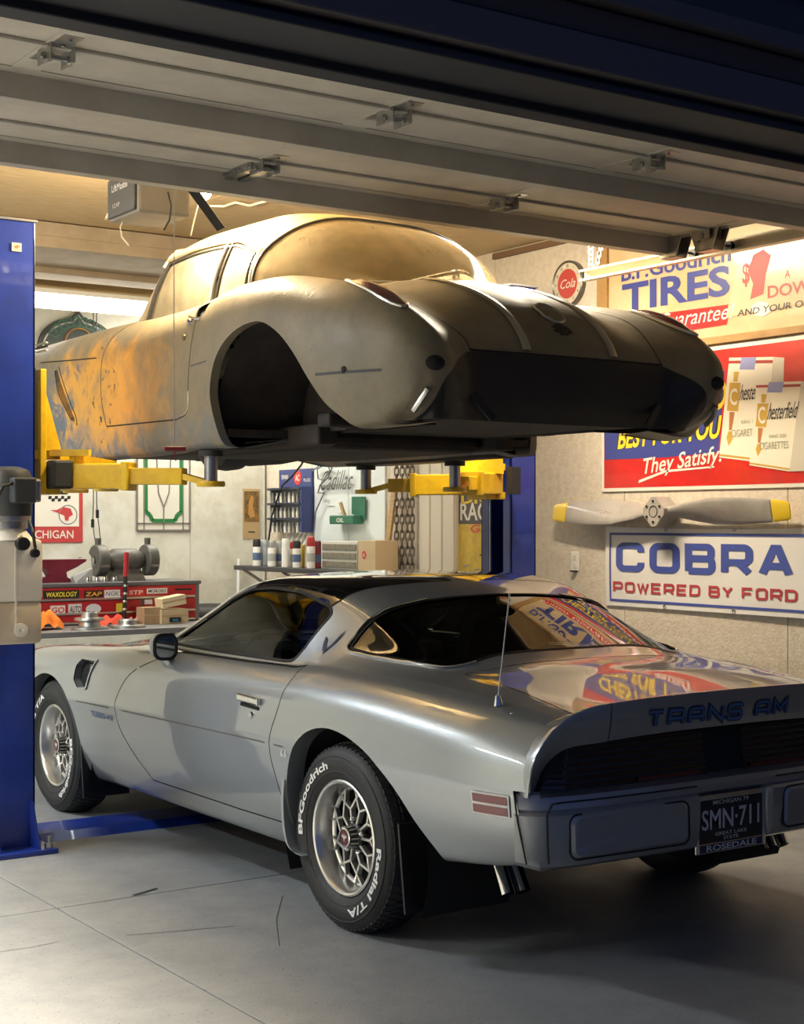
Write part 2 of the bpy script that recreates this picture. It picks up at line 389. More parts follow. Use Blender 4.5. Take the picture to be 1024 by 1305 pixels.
for yy in (4.105, 4.965):
    for x in cols:
        h = MB()
        h.box((x-.03, yy-.13, DZ-.005), (x+.03, yy-.012, DZ)); h.box((x-.03, yy+.012, DZ-.005), (x+.03, yy+.13, DZ))
        for s_ in (-1, 1):
            h.box((x+s_*.035-.002, yy-.05, DZ-.05), (x+s_*.035+.002, yy+.05, DZ))
            h.cyl((x+s_*.028, yy, DZ-.034), (x+s_*.045, yy, DZ-.034), .014, 10)
        h.cyl((x-.05, yy, DZ-.03), (x+.05, yy, DZ-.03), .008, 8)
        hh = h.build('hinge', STEEL, gd)
        b = MB()
        for dy in (-.1, -.045, .045, .1): b.cyl((x, yy+dy, DZ-.004), (x, yy+dy, DZ-.012), .007, 6)
        b.build('bolt', STEEL, hh)
    # stile strip behind each hinge column
for (a, b) in ((3.29, 4.09), (4.12, 4.95), (4.98, 5.26)):
    for x in cols: MB().box((x-.045, a, DZ-.003), (x+.045, b, DZ), .001).build('stile', DOOR, gd)
# roller brackets at the end beside the track
for yy in (5.20, 4.965):
    r = MB(); r.prism([(-.09, 0), (.09, 0), (.05, .10), (-.05, .10)], (DX1-.03, yy, DZ-.001), (0, 1, 0), (0, 0, -1), -.004)
    r.prism([(-.09, 0), (.09, 0), (.05, .10), (-.05, .10)], (DX1-.10, yy, DZ-.001), (0, 1, 0), (0, 0, -1), -.004); r.box((DX1-.10, yy-.05, DZ-.1), (DX1-.03, yy+.05, DZ-.096))
    r.build('roller_bracket', STEEL, gd)
    r = MB(); r.cyl((DX1-.1, yy+.03, DZ-.055), (DX1+.1, yy+.03, DZ-.055), .006, 8); r.cyl((DX1+.09, yy+.03, DZ-.055), (DX1+.112, yy+.03, DZ-.055), .023, 14)
    r.build('roller', BLACK, gd)
# opener arm bracket at door centre
m = MB(); m.box((2.745, 4.99, DZ-.03), (2.775, 5.30, DZ)); m.box((2.80, 4.99, DZ-.03), (2.83, 5.30, DZ))
for k in range(8): m.cyl((2.735, 5.01+k*.035, DZ-.015), (2.745, 5.01+k*.035, DZ-.015), .007, 8)
m.build('arm_bracket', STEEL, gd)

tr = root('garage_door_track', 'galvanised overhead door track on a perforated hanger by the round red dial', 'track', (5.31, 6.05, 2.74))
m = MB(); TX = 5.31
prof = [(-.02, .025), (-.027, .012), (-.027, -.012), (-.02, -.025)]
m.box((TX+.018, 3.0, 2.742), (TX+.021, 6.05, 2.80)); m.box((TX-.02, 3.0, 2.742), (TX+.02, 6.05, 2.746)); m.box((TX-.02, 3.0, 2.796), (TX+.02, 6.05, 2.80)); m.box((TX-.022, 3.0, 2.742), (TX-.02, 6.05, 2.752)); m.box((TX-.022, 3.0, 2.79), (TX-.02, 6.05, 2.80))
m.build('rail', mat('track_zinc', (.72, .66, .52), .35, .5), tr)
m = MB()
for k in range(16):
    z0 = 2.80+k*.026
    m.box((TX+.022, 5.985, z0), (TX+.025, 5.993, z0+.026)); m.box((TX+.022, 6.017, z0), (TX+.025, 6.025, z0+.026)); m.box((TX+.022, 5.993, z0), (TX+.025, 6.017, z0+.010))
m.build('perforated_hanger', STEEL, tr)
m = MB()
for k in range(13):
    a = Vector((TX+.022, 5.96-k*.022*.5, 2.79+k*.033)); m.box(a-Vector((.002, .016, 0)), a+Vector((.002, -.008, .033))); m.box(a+Vector((-.002, .008, 0)), a+Vector((.002, .016, .033))); m.box(a+Vector((-.002, -.008, 0)), a+Vector((.002, .008, .012)))
m.build('perforated_brace', STEEL, tr)
m = MB()
for y in (3.6, 4.6): m.box((TX+.022, y-.015, 2.78), (TX+.026, y+.015, CZ))
m.build('hanger_strap', STEEL, tr)

# ------------------------------------------------------------------ opener with its bulb and cords
op = root('garage_door_opener', 'grey garage door opener box hanging from the ceiling beside the glowing bulb', 'opener', (2.78, 5.94, 2.76))
GREY = mat('opener_shell', (.30, .27, .22), .5, col2=(.26, .23, .18), scale=4)
GREYD = mat('opener_face', (.085, .085, .08), .5)
MB().box((2.66, 5.80, 2.765), (2.90, 6.10, 2.945), .012).build('housing', GREY, op)
MB().box((2.645, 5.815, 2.775), (2.66, 6.085, 2.94), .006).build('face_panel', GREYD, op)
text_mb('LiftMaster', (2.6435, 5.95, 2.895), (0, -1, 0), (0, 0, 1), w=.17, bold=.01).build('lettering', WHITE, op)
text_mb('1/2 HP', (2.6435, 5.99, 2.82), (0, -1, 0), (0, 0, 1), w=.07).build('lettering', OFFW, op)
MB().bar((2.79, 2.8, 2.975), (2.79, 5.9, 2.975), .03, .06).build('rail', DOORS, op)
MB().box((2.75, 5.36, 2.93), (2.83, 5.52, 3.0), .005).build('trolley', BLACK, op)
a, b = at(244, 240, y=5.30), at(281, 291, y=5.46)
MB().bar((2.79, 5.27, 2.80), (2.86, 5.30, 2.78), .03, .02).bar(a, b, .012, .035, up=(1, 0, 0)).build('arm', mat('arm_steel', (.12, .12, .12), .4, .7), op)
for zz in (2.955,):
    MB().bar((2.68, 5.85, 2.94), (2.68, 5.85, CZ), .03, .004).bar((2.88, 5.85, 2.94), (2.88, 5.85, CZ), .03, .004).bar((2.78, 6.05, 2.94), (2.78, 6.05, CZ), .03, .004).build('mounting_strap', STEEL, op)
cb = root('ceiling_bulb', 'glowing bare ceiling bulb with pull string above the old car roof', 'light bulb', (3.19, 6.25, 2.9))
MB().sphere((3.19, 6.25, 2.996), .038, 16, (1, 1, 1.15)).build('bulb', mat('bulb_glow', (1, .87, .62), .5, emit=120), cb, True)
MB().lathe([(.024, 0), (.026, .05), (.05, .09), (.055, .18)], (3.19, 6.25, 3.03), (0, 0, 1), 18).build('socket', OFFW, cb, True)
cordm = mat('cord_grey', (.25, .22, .18), .6); cordw = mat('cord_white', (.75, .68, .52), .5)
c = at(222, 260, x=2.80)
MB().tube([(2.80, c.y, 2.93), (2.80, c.y+.003, 2.4), (2.80, c.y, 1.80)], .0022, 6).build('release_cord', cordm, op)
h = at(223, 572, x=2.80)
MB().bar((h.x-.04, h.y+.02, h.z), (h.x+.04, h.y-.02, h.z), .014, .02, bev=.004).tube([(h.x, h.y, h.z), (h.x-.002, h.y, h.z-.03), (h.x+.004, h.y, h.z-.05)], .003, 6).build('release_handle', mat('maroon_handle', (.16, .01, .015), .4), op)
def hang(name, pts, r, mt, par): return MB().tube(pts, r, 6).build(name, mt, par, True)
hang('loose_wire', [at(u, v, x=2.7) for u, v in ((143, 270), (137, 272), (134, 280), (137, 277), (150, 283))], .003, cordw, op)
hang('loose_wire', [at(u, v, x=2.7) for u, v in ((158, 277), (153, 290), (155, 302), (164, 313))], .003, cordw, op)
hang('loose_wire', [at(u, v, x=2.75) for u, v in ((214, 245), (218, 262), (216, 280), (209, 293))], .004, BLACK, op)
hang('pull_string', [Vector((3.17, 6.25, 3.04))]+[at(u, v, y=6.2) for u, v in ((252, 262), (247, 282), (243, 300))], .003, cordw, cb)
w = hang('ceiling_cable', [at(u, v, z=3.16) for u, v in ((256, 262), (285, 263), (300, 258), (318, 262), (340, 256))], .006, cordw, None)
tag(w, 'white cable sagging along the ceiling behind the glowing bulb', 'cable')

# ------------------------------------------------------------------ strip light fixtures
def strip(name, label, p, q, dirn, par_tubes=2):
    p, q = Vector(p), Vector(q); f = root(name, label, 'light', (p+q)/2)
    d = (q-p).normalized(); s = Vector((0, 0, 1)).cross(d)
    MB().bar(p+Vector((0, 0, .03)), q+Vector((0, 0, .03)), .18, .05, bev=.006).build('housing', WHITE, f)
    for k in range(par_tubes):
        o = s*((k-(par_tubes-1)/2)*.08)
        MB().cyl(p+o+d*.03-Vector((0, 0, .02)), q+o-d*.03-Vector((0, 0, .02)), .016, 12).build('tube', LIGHTTUBE, f, True)
    MB().bar(p-Vector((0, 0, .01)), p+d*.03-Vector((0, 0, .01)), .17, .05).bar(q-Vector((0, 0, .01)), q-d*.03-Vector((0, 0, .01)), .17, .05).build('end_cap', WHITE, f)
strip('strip_light', 'ceiling strip light in the open bay nearest the driveway', (-.06, 3.4, 3.153), (-.06, 5.2, 3.153), 'y')
strip('strip_light', 'ceiling strip light in the open bay nearest the back wall', (.4, 6.6, 3.153), (.4, 8.3, 3.153), 'y')
strip('strip_light', 'ceiling strip light farthest from the parked car in the open bay', (-2.2, 5.1, 3.153), (-2.2, 6.9, 3.153), 'y')
strip('strip_light', 'ceiling strip light above the roof of the raised car', (4.9, 5.5, 3.153), (4.9, 6.7, 3.153), 'y')
strip('strip_light', 'ceiling strip light in the back corner above the parts rack', (5.2, 9.85, 3.165), (5.2, 10.6, 3.165), 'y')
bl = root('fluorescent_light', 'glowing white fluorescent tube above the tool bench beside the blue post', 'light', (3.7, 9.5, 2.9))
a, b = at(40, 379, y=9.45), at(205, 393, y=9.45)
zt = 2.915
MB().bar((3.2, 9.45, zt), (5.2, 9.45, zt), .07, .09, bev=.01).build('diffuser', mat('lit_diffuser', (1, .95, .82), .5, emit=9), bl)
MB().bar((3.15, 9.45, zt+.06), (5.25, 9.45, zt+.06), .12, .03).build('housing', WHITE, bl)
dk = MB().cyl((-4.5, 9.62, 3.02), (WX, 9.62, 3.02), .085, 20)
for x in (3.05, 4.0, 4.55): dk.lathe([(.092, -.02), (.095, 0), (.092, .02)], (x, 9.62, 3.02), (1, 0, 0), 20)
tag(dk.build('air_duct', mat('duct', (.55, .45, .28), .45, .4), None, True), 'round tan air duct running above the fluorescent tube', 'duct')
w = hang('ceiling_wire', [at(u, v, y=9.28) for u, v in ((50, 326), (62, 338), (78, 344), (84, 338), (88, 333))], .006, BLACK, None)
tag(w, 'dark wire looping under the beam beside the blue post', 'wire')
# ------------------------------------------------------------------ lofted car bodies
def interp1(P, h, n, crease=()):
    P = np.asarray(P, float); N = len(P); h = np.maximum(h, 1e-4)[:, None]
    s = (P[1:]-P[:-1])/h; out = []
    def tan(i, side):
        if i == 0: return s[0]
        if i == N-1: return s[-1]
        if i in crease: return s[i] if side > 0 else s[i-1]
        m = (s[i]*h[i-1]+s[i-1]*h[i])/(h[i]+h[i-1])
        lim = 2.5*np.minimum(np.abs(s[i]), np.abs(s[i-1])); same = (s[i]*s[i-1]) > 0
        soft = np.where(same, np.clip(m, -lim, lim), m*.35)
        return soft
    for i in range(N-1):
        m0, m1 = tan(i, 1), tan(i+1, -1)
        for k in range(n):
            t = k/n; t2, t3 = t*t, t*t*t
            out.append((2*t3-3*t2+1)*P[i]+(t3-2*t2+t)*h[i]*m0+(-2*t3+3*t2)*P[i+1]+(t3-t2)*h[i]*m1)
    out.append(P[-1]); return np.array(out)
class Loft:
    """rows x cols control net -> dense grid G (x>=0 half); cols run from the underside to the centre line"""
    def __init__(s, rows, nu, nv, ccol=(), crow=(), smooth=True):
        A = np.array(rows, float); R, K, _ = A.shape; s.nu, s.nv = nu, nv
        hr = np.linalg.norm(A[1:]-A[:-1], axis=2).mean(1)
        B = interp1(A.reshape(R, -1), hr, nu, crow).reshape(-1, K, 3)
        hc = np.linalg.norm(B[:, 1:]-B[:, :-1], axis=2).mean(0)
        C = interp1(B.transpose(1, 0, 2).reshape(K, -1), hc, nv, ccol).reshape(-1, B.shape[0], 3).transpose(1, 0, 2)
        for _ in range(10 if smooth else 0): C[1:-1] = .25*C[:-2]+.5*C[1:-1]+.25*C[2:]
        keep = [k*nv for k in ccol]
        for _ in range(3 if smooth else 0):
            D = C.copy(); D[:, 1:-1] = .25*C[:, :-2]+.5*C[:, 1:-1]+.25*C[:, 2:]
            for k in keep: D[:, k] = C[:, k]
            C = D
        C[:, -1, 0] = 0; s.G = C; s.calc()
    def calc(s):
        C = s.G
        du = np.gradient(C, axis=0); dv = np.gradient(C, axis=1); n = np.cross(dv, du)
        n /= np.maximum(np.linalg.norm(n, axis=2, keepdims=True), 1e-9)
        n[:, -1, 0] = 0; n[:, -1] /= np.maximum(np.linalg.norm(n[:, -1], axis=1, keepdims=True), 1e-9); s.N = n
        kd = kdtree.KDTree(C.shape[0]*C.shape[1]); s.nf = n.reshape(-1, 3)
        for i, p in enumerate(C.reshape(-1, 3)): kd.insert(p, i)
        kd.balance(); s.kd = kd
    def normal(s, p, mir=False):
        q = (abs(p[0]), p[1], p[2]) if mir else p
        acc = np.zeros(3)
        for co, i, d in s.kd.find_n(q, 4): acc += s.nf[i]/(d+1e-4)
        acc /= np.linalg.norm(acc) or 1
        if mir and p[0] < 0: acc[0] = -acc[0]
        return tuple(acc)
    def S(s, i, k):
        a, b = i*s.nu, k*s.nv; R, K = s.G.shape[:2]
        a = min(max(a, 0), R-1.001); b = min(max(b, 0), K-1.001); ia, ib = int(a), int(b); fa, fb = a-ia, b-ib
        def bl(T): return (T[ia, ib]*(1-fa)*(1-fb)+T[ia+1, ib]*fa*(1-fb)+T[ia, ib+1]*(1-fa)*fb+T[ia+1, ib+1]*fa*fb)
        n = bl(s.N); return Vector(bl(s.G)), Vector(n).normalized()
    def find(s, ax, p, cond=None):
        """surface point whose two coordinates ax are nearest p (right half)"""
        F = s.G.reshape(-1, 3); d = (F[:, ax[0]]-p[0])**2+(F[:, ax[1]]-p[1])**2
        if cond is not None: d = np.where(cond(F, s.nf), d, 9e9)
        idx = np.argsort(d)[:4]; w = 1/(np.sqrt(d[idx])+1e-4); w /= w.sum()
        q = (F[idx]*w[:, None]).sum(0); n = (s.nf[idx]*w[:, None]).sum(0)
        q[ax[0]], q[ax[1]] = p; return Vector(q), Vector(n).normalized()
    def bm(s):
        bm = bmesh.new(); R, K = s.G.shape[:2]
        vs = [[bm.verts.new(s.G[i, k]) for k in range(K)] for i in range(R)]
        for i in range(R-1):
            for k in range(K-1):
                q = []
                for v in (vs[i][k], vs[i][k+1], vs[i+1][k+1], vs[i+1][k]):
                    if not any((v.co-w.co).length < 1e-6 for w in q): q.append(v)
                if len(q) >= 3:
                    try: bm.faces.new(q)
                    except ValueError: pass
        bmesh.ops.remove_doubles(bm, verts=bm.verts[:], dist=1e-5)
        return bm
def inpoly(p, poly):
    x, y = p; c = False; n = len(poly)
    for i in range(n):
        x1, y1 = poly[i]; x2, y2 = poly[i-1]
        if (y1 > y) != (y2 > y) and x < (x2-x1)*(y-y1)/(y2-y1)+x1: c = not c
    return c
def smooth_poly(pts, n=6, closed=True):
    P = [Vector((*p, 0)) for p in pts]; N = len(P); out = []
    for i in range(N if closed else N-1):
        p0, p1, p2, p3 = P[(i-1) % N], P[i], P[(i+1) % N], P[(i+2) % N]
        if not closed: p0 = P[max(i-1, 0)]; p3 = P[min(i+2, N-1)]
        for k in range(n):
            t = k/n; q = .5*((2*p1)+(p2-p0)*t+(2*p0-5*p1+4*p2-p3)*t*t+(3*p1-p0-3*p2+p3)*t**3); out.append((q.x, q.y))
    if not closed: out.append(tuple(P[-1][:2]))
    return out
def fillet(pts, r, n=4):
    """round every corner of a closed polygon; r a number or a list"""
    N = len(pts); out = []
    for i in range(N):
        p = Vector(pts[i]); a = Vector(pts[i-1]); b = Vector(pts[(i+1) % N]); rr = r[i] if isinstance(r, (list, tuple)) else r
        if rr <= 0: out.append(tuple(p)); continue
        da, db = (a-p), (b-p); k = min(rr, .48*da.length, .48*db.length); A = p+da.normalized()*k; B = p+db.normalized()*k
        for j in range(n+1):
            t = j/n; q = A*(1-t)**2+p*2*t*(1-t)+B*t*t; out.append((q.x, q.y))
    return out
def offset_poly(poly, d):
    """inset a closed polygon by d"""
    N = len(poly); ar = sum(poly[i-1][0]*poly[i][1]-poly[i][0]*poly[i-1][1] for i in range(N)); sg = 1 if ar > 0 else -1; out = []
    for i in range(N):
        a, p, b = Vector(poly[i-1]), Vector(poly[i]), Vector(poly[(i+1) % N])
        t = ((p-a).normalized()+(b-p).normalized())
        if t.length < 1e-6: out.append(tuple(p)); continue
        t.normalize(); out.append((p.x-t.y*d*sg, p.y+t.x*d*sg))
    return out
def cut(bm, poly, ax, cond):
    lo = [min(p[i] for p in poly)-.06 for i in (0, 1)]; hi = [max(p[i] for p in poly)+.06 for i in (0, 1)]
    def bb(f):
        a = [v.co[ax[0]] for v in f.verts]; b = [v.co[ax[1]] for v in f.verts]; return min(a), max(a), min(b), max(b)
    cand = {}
    for f in bm.faces:
        c = f.calc_center_median()
        if lo[0] < c[ax[0]] < hi[0] and lo[1] < c[ax[1]] < hi[1] and cond(c, f): cand[f] = bb(f)
    N = len(poly)
    for i in range(N):
        p, q = poly[i], poly[(i+1) % N]
        if abs(p[0]-q[0])+abs(p[1]-q[1]) < 1e-7: continue
        a0, a1, b0, b1 = min(p[0], q[0])-1e-4, max(p[0], q[0])+1e-4, min(p[1], q[1])-1e-4, max(p[1], q[1])+1e-4
        sel = [f for f, b in cand.items() if b[0] < a1 and b[1] > a0 and b[2] < b1 and b[3] > b0]
        if not sel: continue
        n = [0, 0, 0]; n[ax[0]] = -(q[1]-p[1]); n[ax[1]] = q[0]-p[0]; co = [0, 0, 0]; co[ax[0]], co[ax[1]] = p
        es = set(e for f in sel for e in f.edges); vs = set(v for f in sel for v in f.verts)
        r = bmesh.ops.bisect_plane(bm, geom=sel+list(es)+list(vs), plane_co=co, plane_no=n, dist=1e-6)
        for f in sel:
            if f.is_valid: cand[f] = bb(f)
            else: cand.pop(f, None)
        for x in r['geom']:
            if isinstance(x, bmesh.types.BMFace) and x.is_valid: cand[x] = bb(x)
        cand = {f: b for f, b in cand.items() if f.is_valid}
    res = []
    for f in cand:
        c = f.calc_center_median()
        if inpoly((c[ax[0]], c[ax[1]]), poly): res.append(f)
    return res
def grab(bm, faces):
    """take faces out of bm -> (verts, faces)"""
    ids = {}; vs = []; fs = []
    for f in faces:
        t = []
        for v in f.verts:
            if v not in ids: ids[v] = len(vs); vs.append(tuple(v.co))
            t.append(ids[v])
        fs.append(tuple(t))
    bmesh.ops.delete(bm, geom=faces, context='FACES'); return vs, fs
def flip(vf): return [(-x, y, z) for x, y, z in vf[0]], [tuple(reversed(f)) for f in vf[1]]
def both(vf):
    vs, fs = list(vf[0]), list(vf[1]); m = {}
    for i, v in enumerate(vf[0]):
        if abs(v[0]) < 1e-4: m[i] = i
        else: m[i] = len(vs); vs.append((-v[0], v[1], v[2]))
    for f in vf[1]: fs.append(tuple(m[i] for i in reversed(f)))
    return vs, fs
def panel(name, vf, mt, par, loft, inset=0.0, thick=0):
    ns = [loft.normal(v, True) for v in vf[0]]
    vs = [tuple(Vector(v)-Vector(n)*inset) for v, n in zip(vf[0], ns)] if inset else vf[0]
    fs = list(vf[1])
    # make sure the faces look outwards
    k = 0
    for f in fs[::max(1, len(fs)//40)]:
        a, b, c = (Vector(vs[f[j]]) for j in (0, 1, 2)); k += 1 if (b-a).cross(c-a).dot(Vector(ns[f[0]])) > 0 else -1
    if k < 0: fs = [tuple(reversed(f)) for f in fs]
    return mesh(name, vs, fs, mt, par, True, True, normals=ns)
def lips(vf, poly, ax, depth, tol=.003, x_only=True):
    """strip running inwards from the open edges that lie on poly"""
    from collections import Counter
    cnt = Counter()
    for f in vf[1]:
        for i in range(len(f)): cnt[frozenset((f[i-1], f[i]))] += 1
    def near(p):
        for i in range(len(poly)):
            a, b = Vector(poly[i-1]), Vector(poly[i]); ab = b-a; l = ab.length_squared
            if l == 0: continue
            t = max(0, min(1, (Vector(p)-a).dot(ab)/l))
            if (a+ab*t-Vector(p)).length < tol: return True
        return False
    m = MB(); vs = vf[0]; ok = {}
    for e, c in cnt.items():
        if c != 1 or len(e) < 2: continue
        i, j = tuple(e)
        for k in (i, j):
            if k not in ok: ok[k] = near((vs[k][ax[0]], vs[k][ax[1]]))
        if ok[i] and ok[j]:
            a, b = Vector(vs[i]), Vector(vs[j]); d = Vector((-depth if a.x > 0 else depth, 0, 0)) if x_only else Vector((0, 0, -depth))
            m.add([a, b, b+d, a+d], [(0, 1, 2, 3)])
    return m
def onsurf(loft, pts, ax, cond=None, mir=False, lift=.002):
    out = []
    for p in pts:
        q, n = loft.find(ax, p, cond)
        if mir: q.x, n.x = -q.x, -n.x
        out.append((q+n*lift, n))
    return out
def surf_strip(pn, w):
    """ribbon of width w along [(point, normal)]"""
    m = MB(); vs = []
    for i, (p, n) in enumerate(pn):
        d = pn[min(i+1, len(pn)-1)][0]-pn[max(i-1, 0)][0]; s = n.cross(d).normalized()*w/2; ww = s; vs += [p-ww, p+ww]
    return m.add(vs, [(2*i, 2*i+1, 2*i+3, 2*i+2) for i in range(len(pn)-1)])
# ================================================================== silver coupe on the floor
SILV = mat('silver_paint', (.30, .325, .34), .38, .6, coat=1.0)
SILV.node_tree.nodes['Principled BSDF'].inputs['Coat IOR'].default_value = 1.75
TRIMB = mat('black_trim', (.006, .006, .007), .6, spec=.25)
GLASS = glassmat('tinted_glass', (.58, .66, .61), ior=1.33)
GLASSR = glassmat('rear_glass', (.42, .46, .43), ior=1.75)
TTOP = mat('smoked_roof_glass', (.004, .004, .005), .05, coat=1)
INT = mat('black_interior', (.014, .014, .015), .7, bump=.1, bscale=200)
LENS = mat('red_lens', (.16, .006, .012), .2, coat=.6)
LENSD = mat('dark_lamp', (.02, .004, .006), .15, coat=.5)
DECAL = mat('blue_decal', (.035, .11, .27), .4); DECALD = mat('dark_blue_decal', (.006, .02, .06), .4)
CARX, CARY = 3.80, 5.998
def row(y, *p): return [(a, y+(c if len(q) > 2 else 0), b) for q in p for a, b, c in [(q[0], q[1], q[2] if len(q) > 2 else 0)]]
TA = [
 row(2.46, (.30, .34), (.50, .35), (.56, .39), (.58, .46), (.56, .53), (.52, .57), (.46, .585), (.38, .59), (.26, .595), (.13, .60), (0, .60)),
 row(2.36, (.5, .26), (.66, .27), (.72, .35), (.74, .48), (.72, .57), (.66, .625), (.58, .64), (.46, .65), (.32, .655), (.16, .665), (0, .67)),
 row(2.15, (.6, .22), (.75, .23), (.82, .34), (.85, .52), (.835, .65), (.76, .72), (.67, .735), (.53, .735), (.36, .74), (.18, .75), (0, .755)),
 row(1.80, (.6, .2), (.82, .2), (.885, .34), (.915, .585), (.90, .73), (.81, .80), (.71, .805), (.56, .79), (.38, .795), (.2, .815), (0, .82)),
 row(1.372, (.6, .18), (.84, .19), (.905, .34), (.932, .60), (.915, .765), (.82, .843), (.71, .845), (.56, .828), (.38, .835), (.2, .86), (0, .865)),
 row(.90, (.6, .18), (.83, .22), (.885, .34), (.918, .605), (.905, .775), (.82, .865), (.71, .872), (.56, .862), (.38, .87), (.2, .893), (0, .90)),
 row(.62, (.6, .18), (.83, .225), (.88, .34), (.915, .61), (.90, .785), (.82, .877), (.74, .893), (.66, .898), (.52, .905), (.27, .918), (0, .922)),
 row(.42, (.6, .18), (.83, .225), (.88, .34), (.915, .613), (.898, .79), (.82, .88), (.745, .902), (.725, .915), (.70, .930), (.35, .985), (0, 1.0)),
 row(.18, (.6, .18), (.83, .225), (.88, .34), (.915, .615), (.897, .795), (.822, .882), (.755, .905), (.714, .968), (.668, 1.035), (.34, 1.095), (0, 1.105)),
 row(-.20, (.6, .18), (.83, .225), (.88, .34), (.915, .62), (.897, .80), (.826, .884), (.765, .905), (.694, 1.07), (.608, 1.203), (.33, 1.240), (0, 1.250)),
 row(-.50, (.6, .18), (.83, .225), (.88, .34), (.915, .625), (.898, .805), (.83, .888), (.772, .908), (.698, 1.08), (.610, 1.224), (.33, 1.256), (0, 1.264)),
 row(-.82, (.6, .18), (.83, .225), (.885, .34), (.92, .63), (.905, .81), (.84, .892), (.785, .915), (.705, 1.075), (.605, 1.208), (.33, 1.246), (0, 1.254)),
 row(-1.15, (.6, .18), (.83, .24), (.90, .36), (.935, .635), (.92, .812), (.855, .90), (.795, .932), (.700, 1.0), (.580, 1.108), (.33, 1.165), (0, 1.180)),
 row(-1.372, (.6, .19), (.84, .25), (.91, .38), (.942, .64), (.925, .812), (.855, .898), (.785, .925), (.68, .962), (.570, 1.028), (.33, 1.085), (0, 1.098)),
 row(-1.60, (.6, .34), (.85, .28), (.905, .40), (.938, .64), (.918, .81), (.84, .893), (.755, .921), (.65, .938), (.545, .952), (.33, .995), (0, 1.005)),
 row(-1.72, (.6, .40), (.85, .31), (.90, .42), (.934, .64), (.912, .805), (.83, .888), (.74, .915), (.63, .928), (.50, .936), (.30, .95), (0, .957)),
 row(-1.95, (.6, .45), (.85, .35), (.895, .44), (.925, .64), (.90, .795), (.81, .874), (.72, .899), (.61, .911), (.46, .919), (.25, .9275), (0, .932)),
 row(-2.25, (.6, .47), (.83, .38), (.87, .46), (.895, .635), (.865, .775), (.775, .849), (.69, .871), (.59, .881), (.45, .887), (.24, .893), (0, .895)),
 row(-2.40, (.55, .48), (.80, .40), (.84, .47), (.862, .63), (.832, .755), (.75, .829), (.67, .852), (.575, .862), (.44, .869), (.24, .875), (0, .877)),
 row(-2.47, (.5, .48), (.78, .41), (.818, .47), (.845, .625), (.815, .744), (.738, .8185), (.662, .843), (.57, .853), (.436, .8605), (.24, .866), (0, .868)),
]
LT = Loft(TA, 14, 9, ccol=(3, 6))
ta = root('silver_coupe', 'silver two-door coupe with rear spoiler and smoked roof panels parked on concrete', 'car', (CARX, CARY, 0))
bm = LT.bm()
SIDE_C = lambda c, f: c.x > .5
TOP_C = lambda c, f: c.z > .55
# --- outlines in side view (y, z)
arch_f = [(1.372+.385*math.cos(t), .33+.375*math.sin(t)) for t in [math.radians(a) for a in range(-8, 189, 7)]]
arch_f = [(1.76, .05)]+arch_f[:-1]+[(.985, .33), (.95, .22), (.95, .05)]
arch_r = smooth_poly([(-1.035, .28), (-1.03, .46), (-1.08, .60), (-1.18, .69), (-1.32, .73), (-1.47, .72), (-1.63, .665), (-1.76, .58), (-1.87, .475), (-1.98, .36), (-2.03, .28)], 4, False)
arch_r = [(-2.05, .05)]+[(-1.035, .05)]+arch_r
door = smooth_poly([(.10, .899), (.20, .872), (.42, .78), (.545, .66), (.555, .60), (.52, .52), (.40, .425), (.28, .350)], 4, False)+fillet([(.225, .315), (-.6, .312), (-.97, .318), (-1.0, .40), (-.91, .58), (-.915, .66), (-.975, .76), (-1.005, .87), (-.985, .926), (-.93, .9145), (-.5, .904), (-.0, .900)], [0, 0, .10, .08, .05, .04, .04, .04, .01, .01, 0, 0], 4)
dlo = fillet([(.365, .914), (-.10, 1.135), (-.245, 1.188), (-.45, 1.203), (-.70, 1.195), (-.92, 1.145), (-.955, 1.112), (-.90, .98), (-.86, .925), (-.78, .917), (-.1, .912)], [.01, .02, .05, .05, .08, .04, .02, 0, .04, .03, 0], 4)
pieces = {}
pieces['arch'] = grab(bm, cut(bm, arch_f, (1, 2), SIDE_C)); pieces['arch2'] = grab(bm, cut(bm, arch_r, (1, 2), SIDE_C))
cut(bm, dlo, (1, 2), SIDE_C)
di = offset_poly(dlo, .011); pieces['sideglass'] = grab(bm, cut(bm, di, (1, 2), SIDE_C))
pieces['dlo_trim'] = grab(bm, cut(bm, dlo, (1, 2), SIDE_C))
cut(bm, door, (1, 2), SIDE_C)
pieces['door'] = grab(bm, cut(bm, offset_poly(door, .0055), (1, 2), SIDE_C))
pieces['door_gap'] = grab(bm, cut(bm, door, (1, 2), SIDE_C))
# fender vent behind the front wheel
vent = fillet([(1.03, .775), (.99, .815), (.80, .815), (.845, .745), (.885, .665), (.99, .655), (1.045, .70)], .015, 3)
cut(bm, vent, (1, 2), SIDE_C)
vin = offset_poly(vent, .012); pieces['vent_open'] = grab(bm, cut(bm, vin, (1, 2), SIDE_C)); pieces['vent_rim'] = grab(bm, cut(bm, vent, (1, 2), SIDE_C))
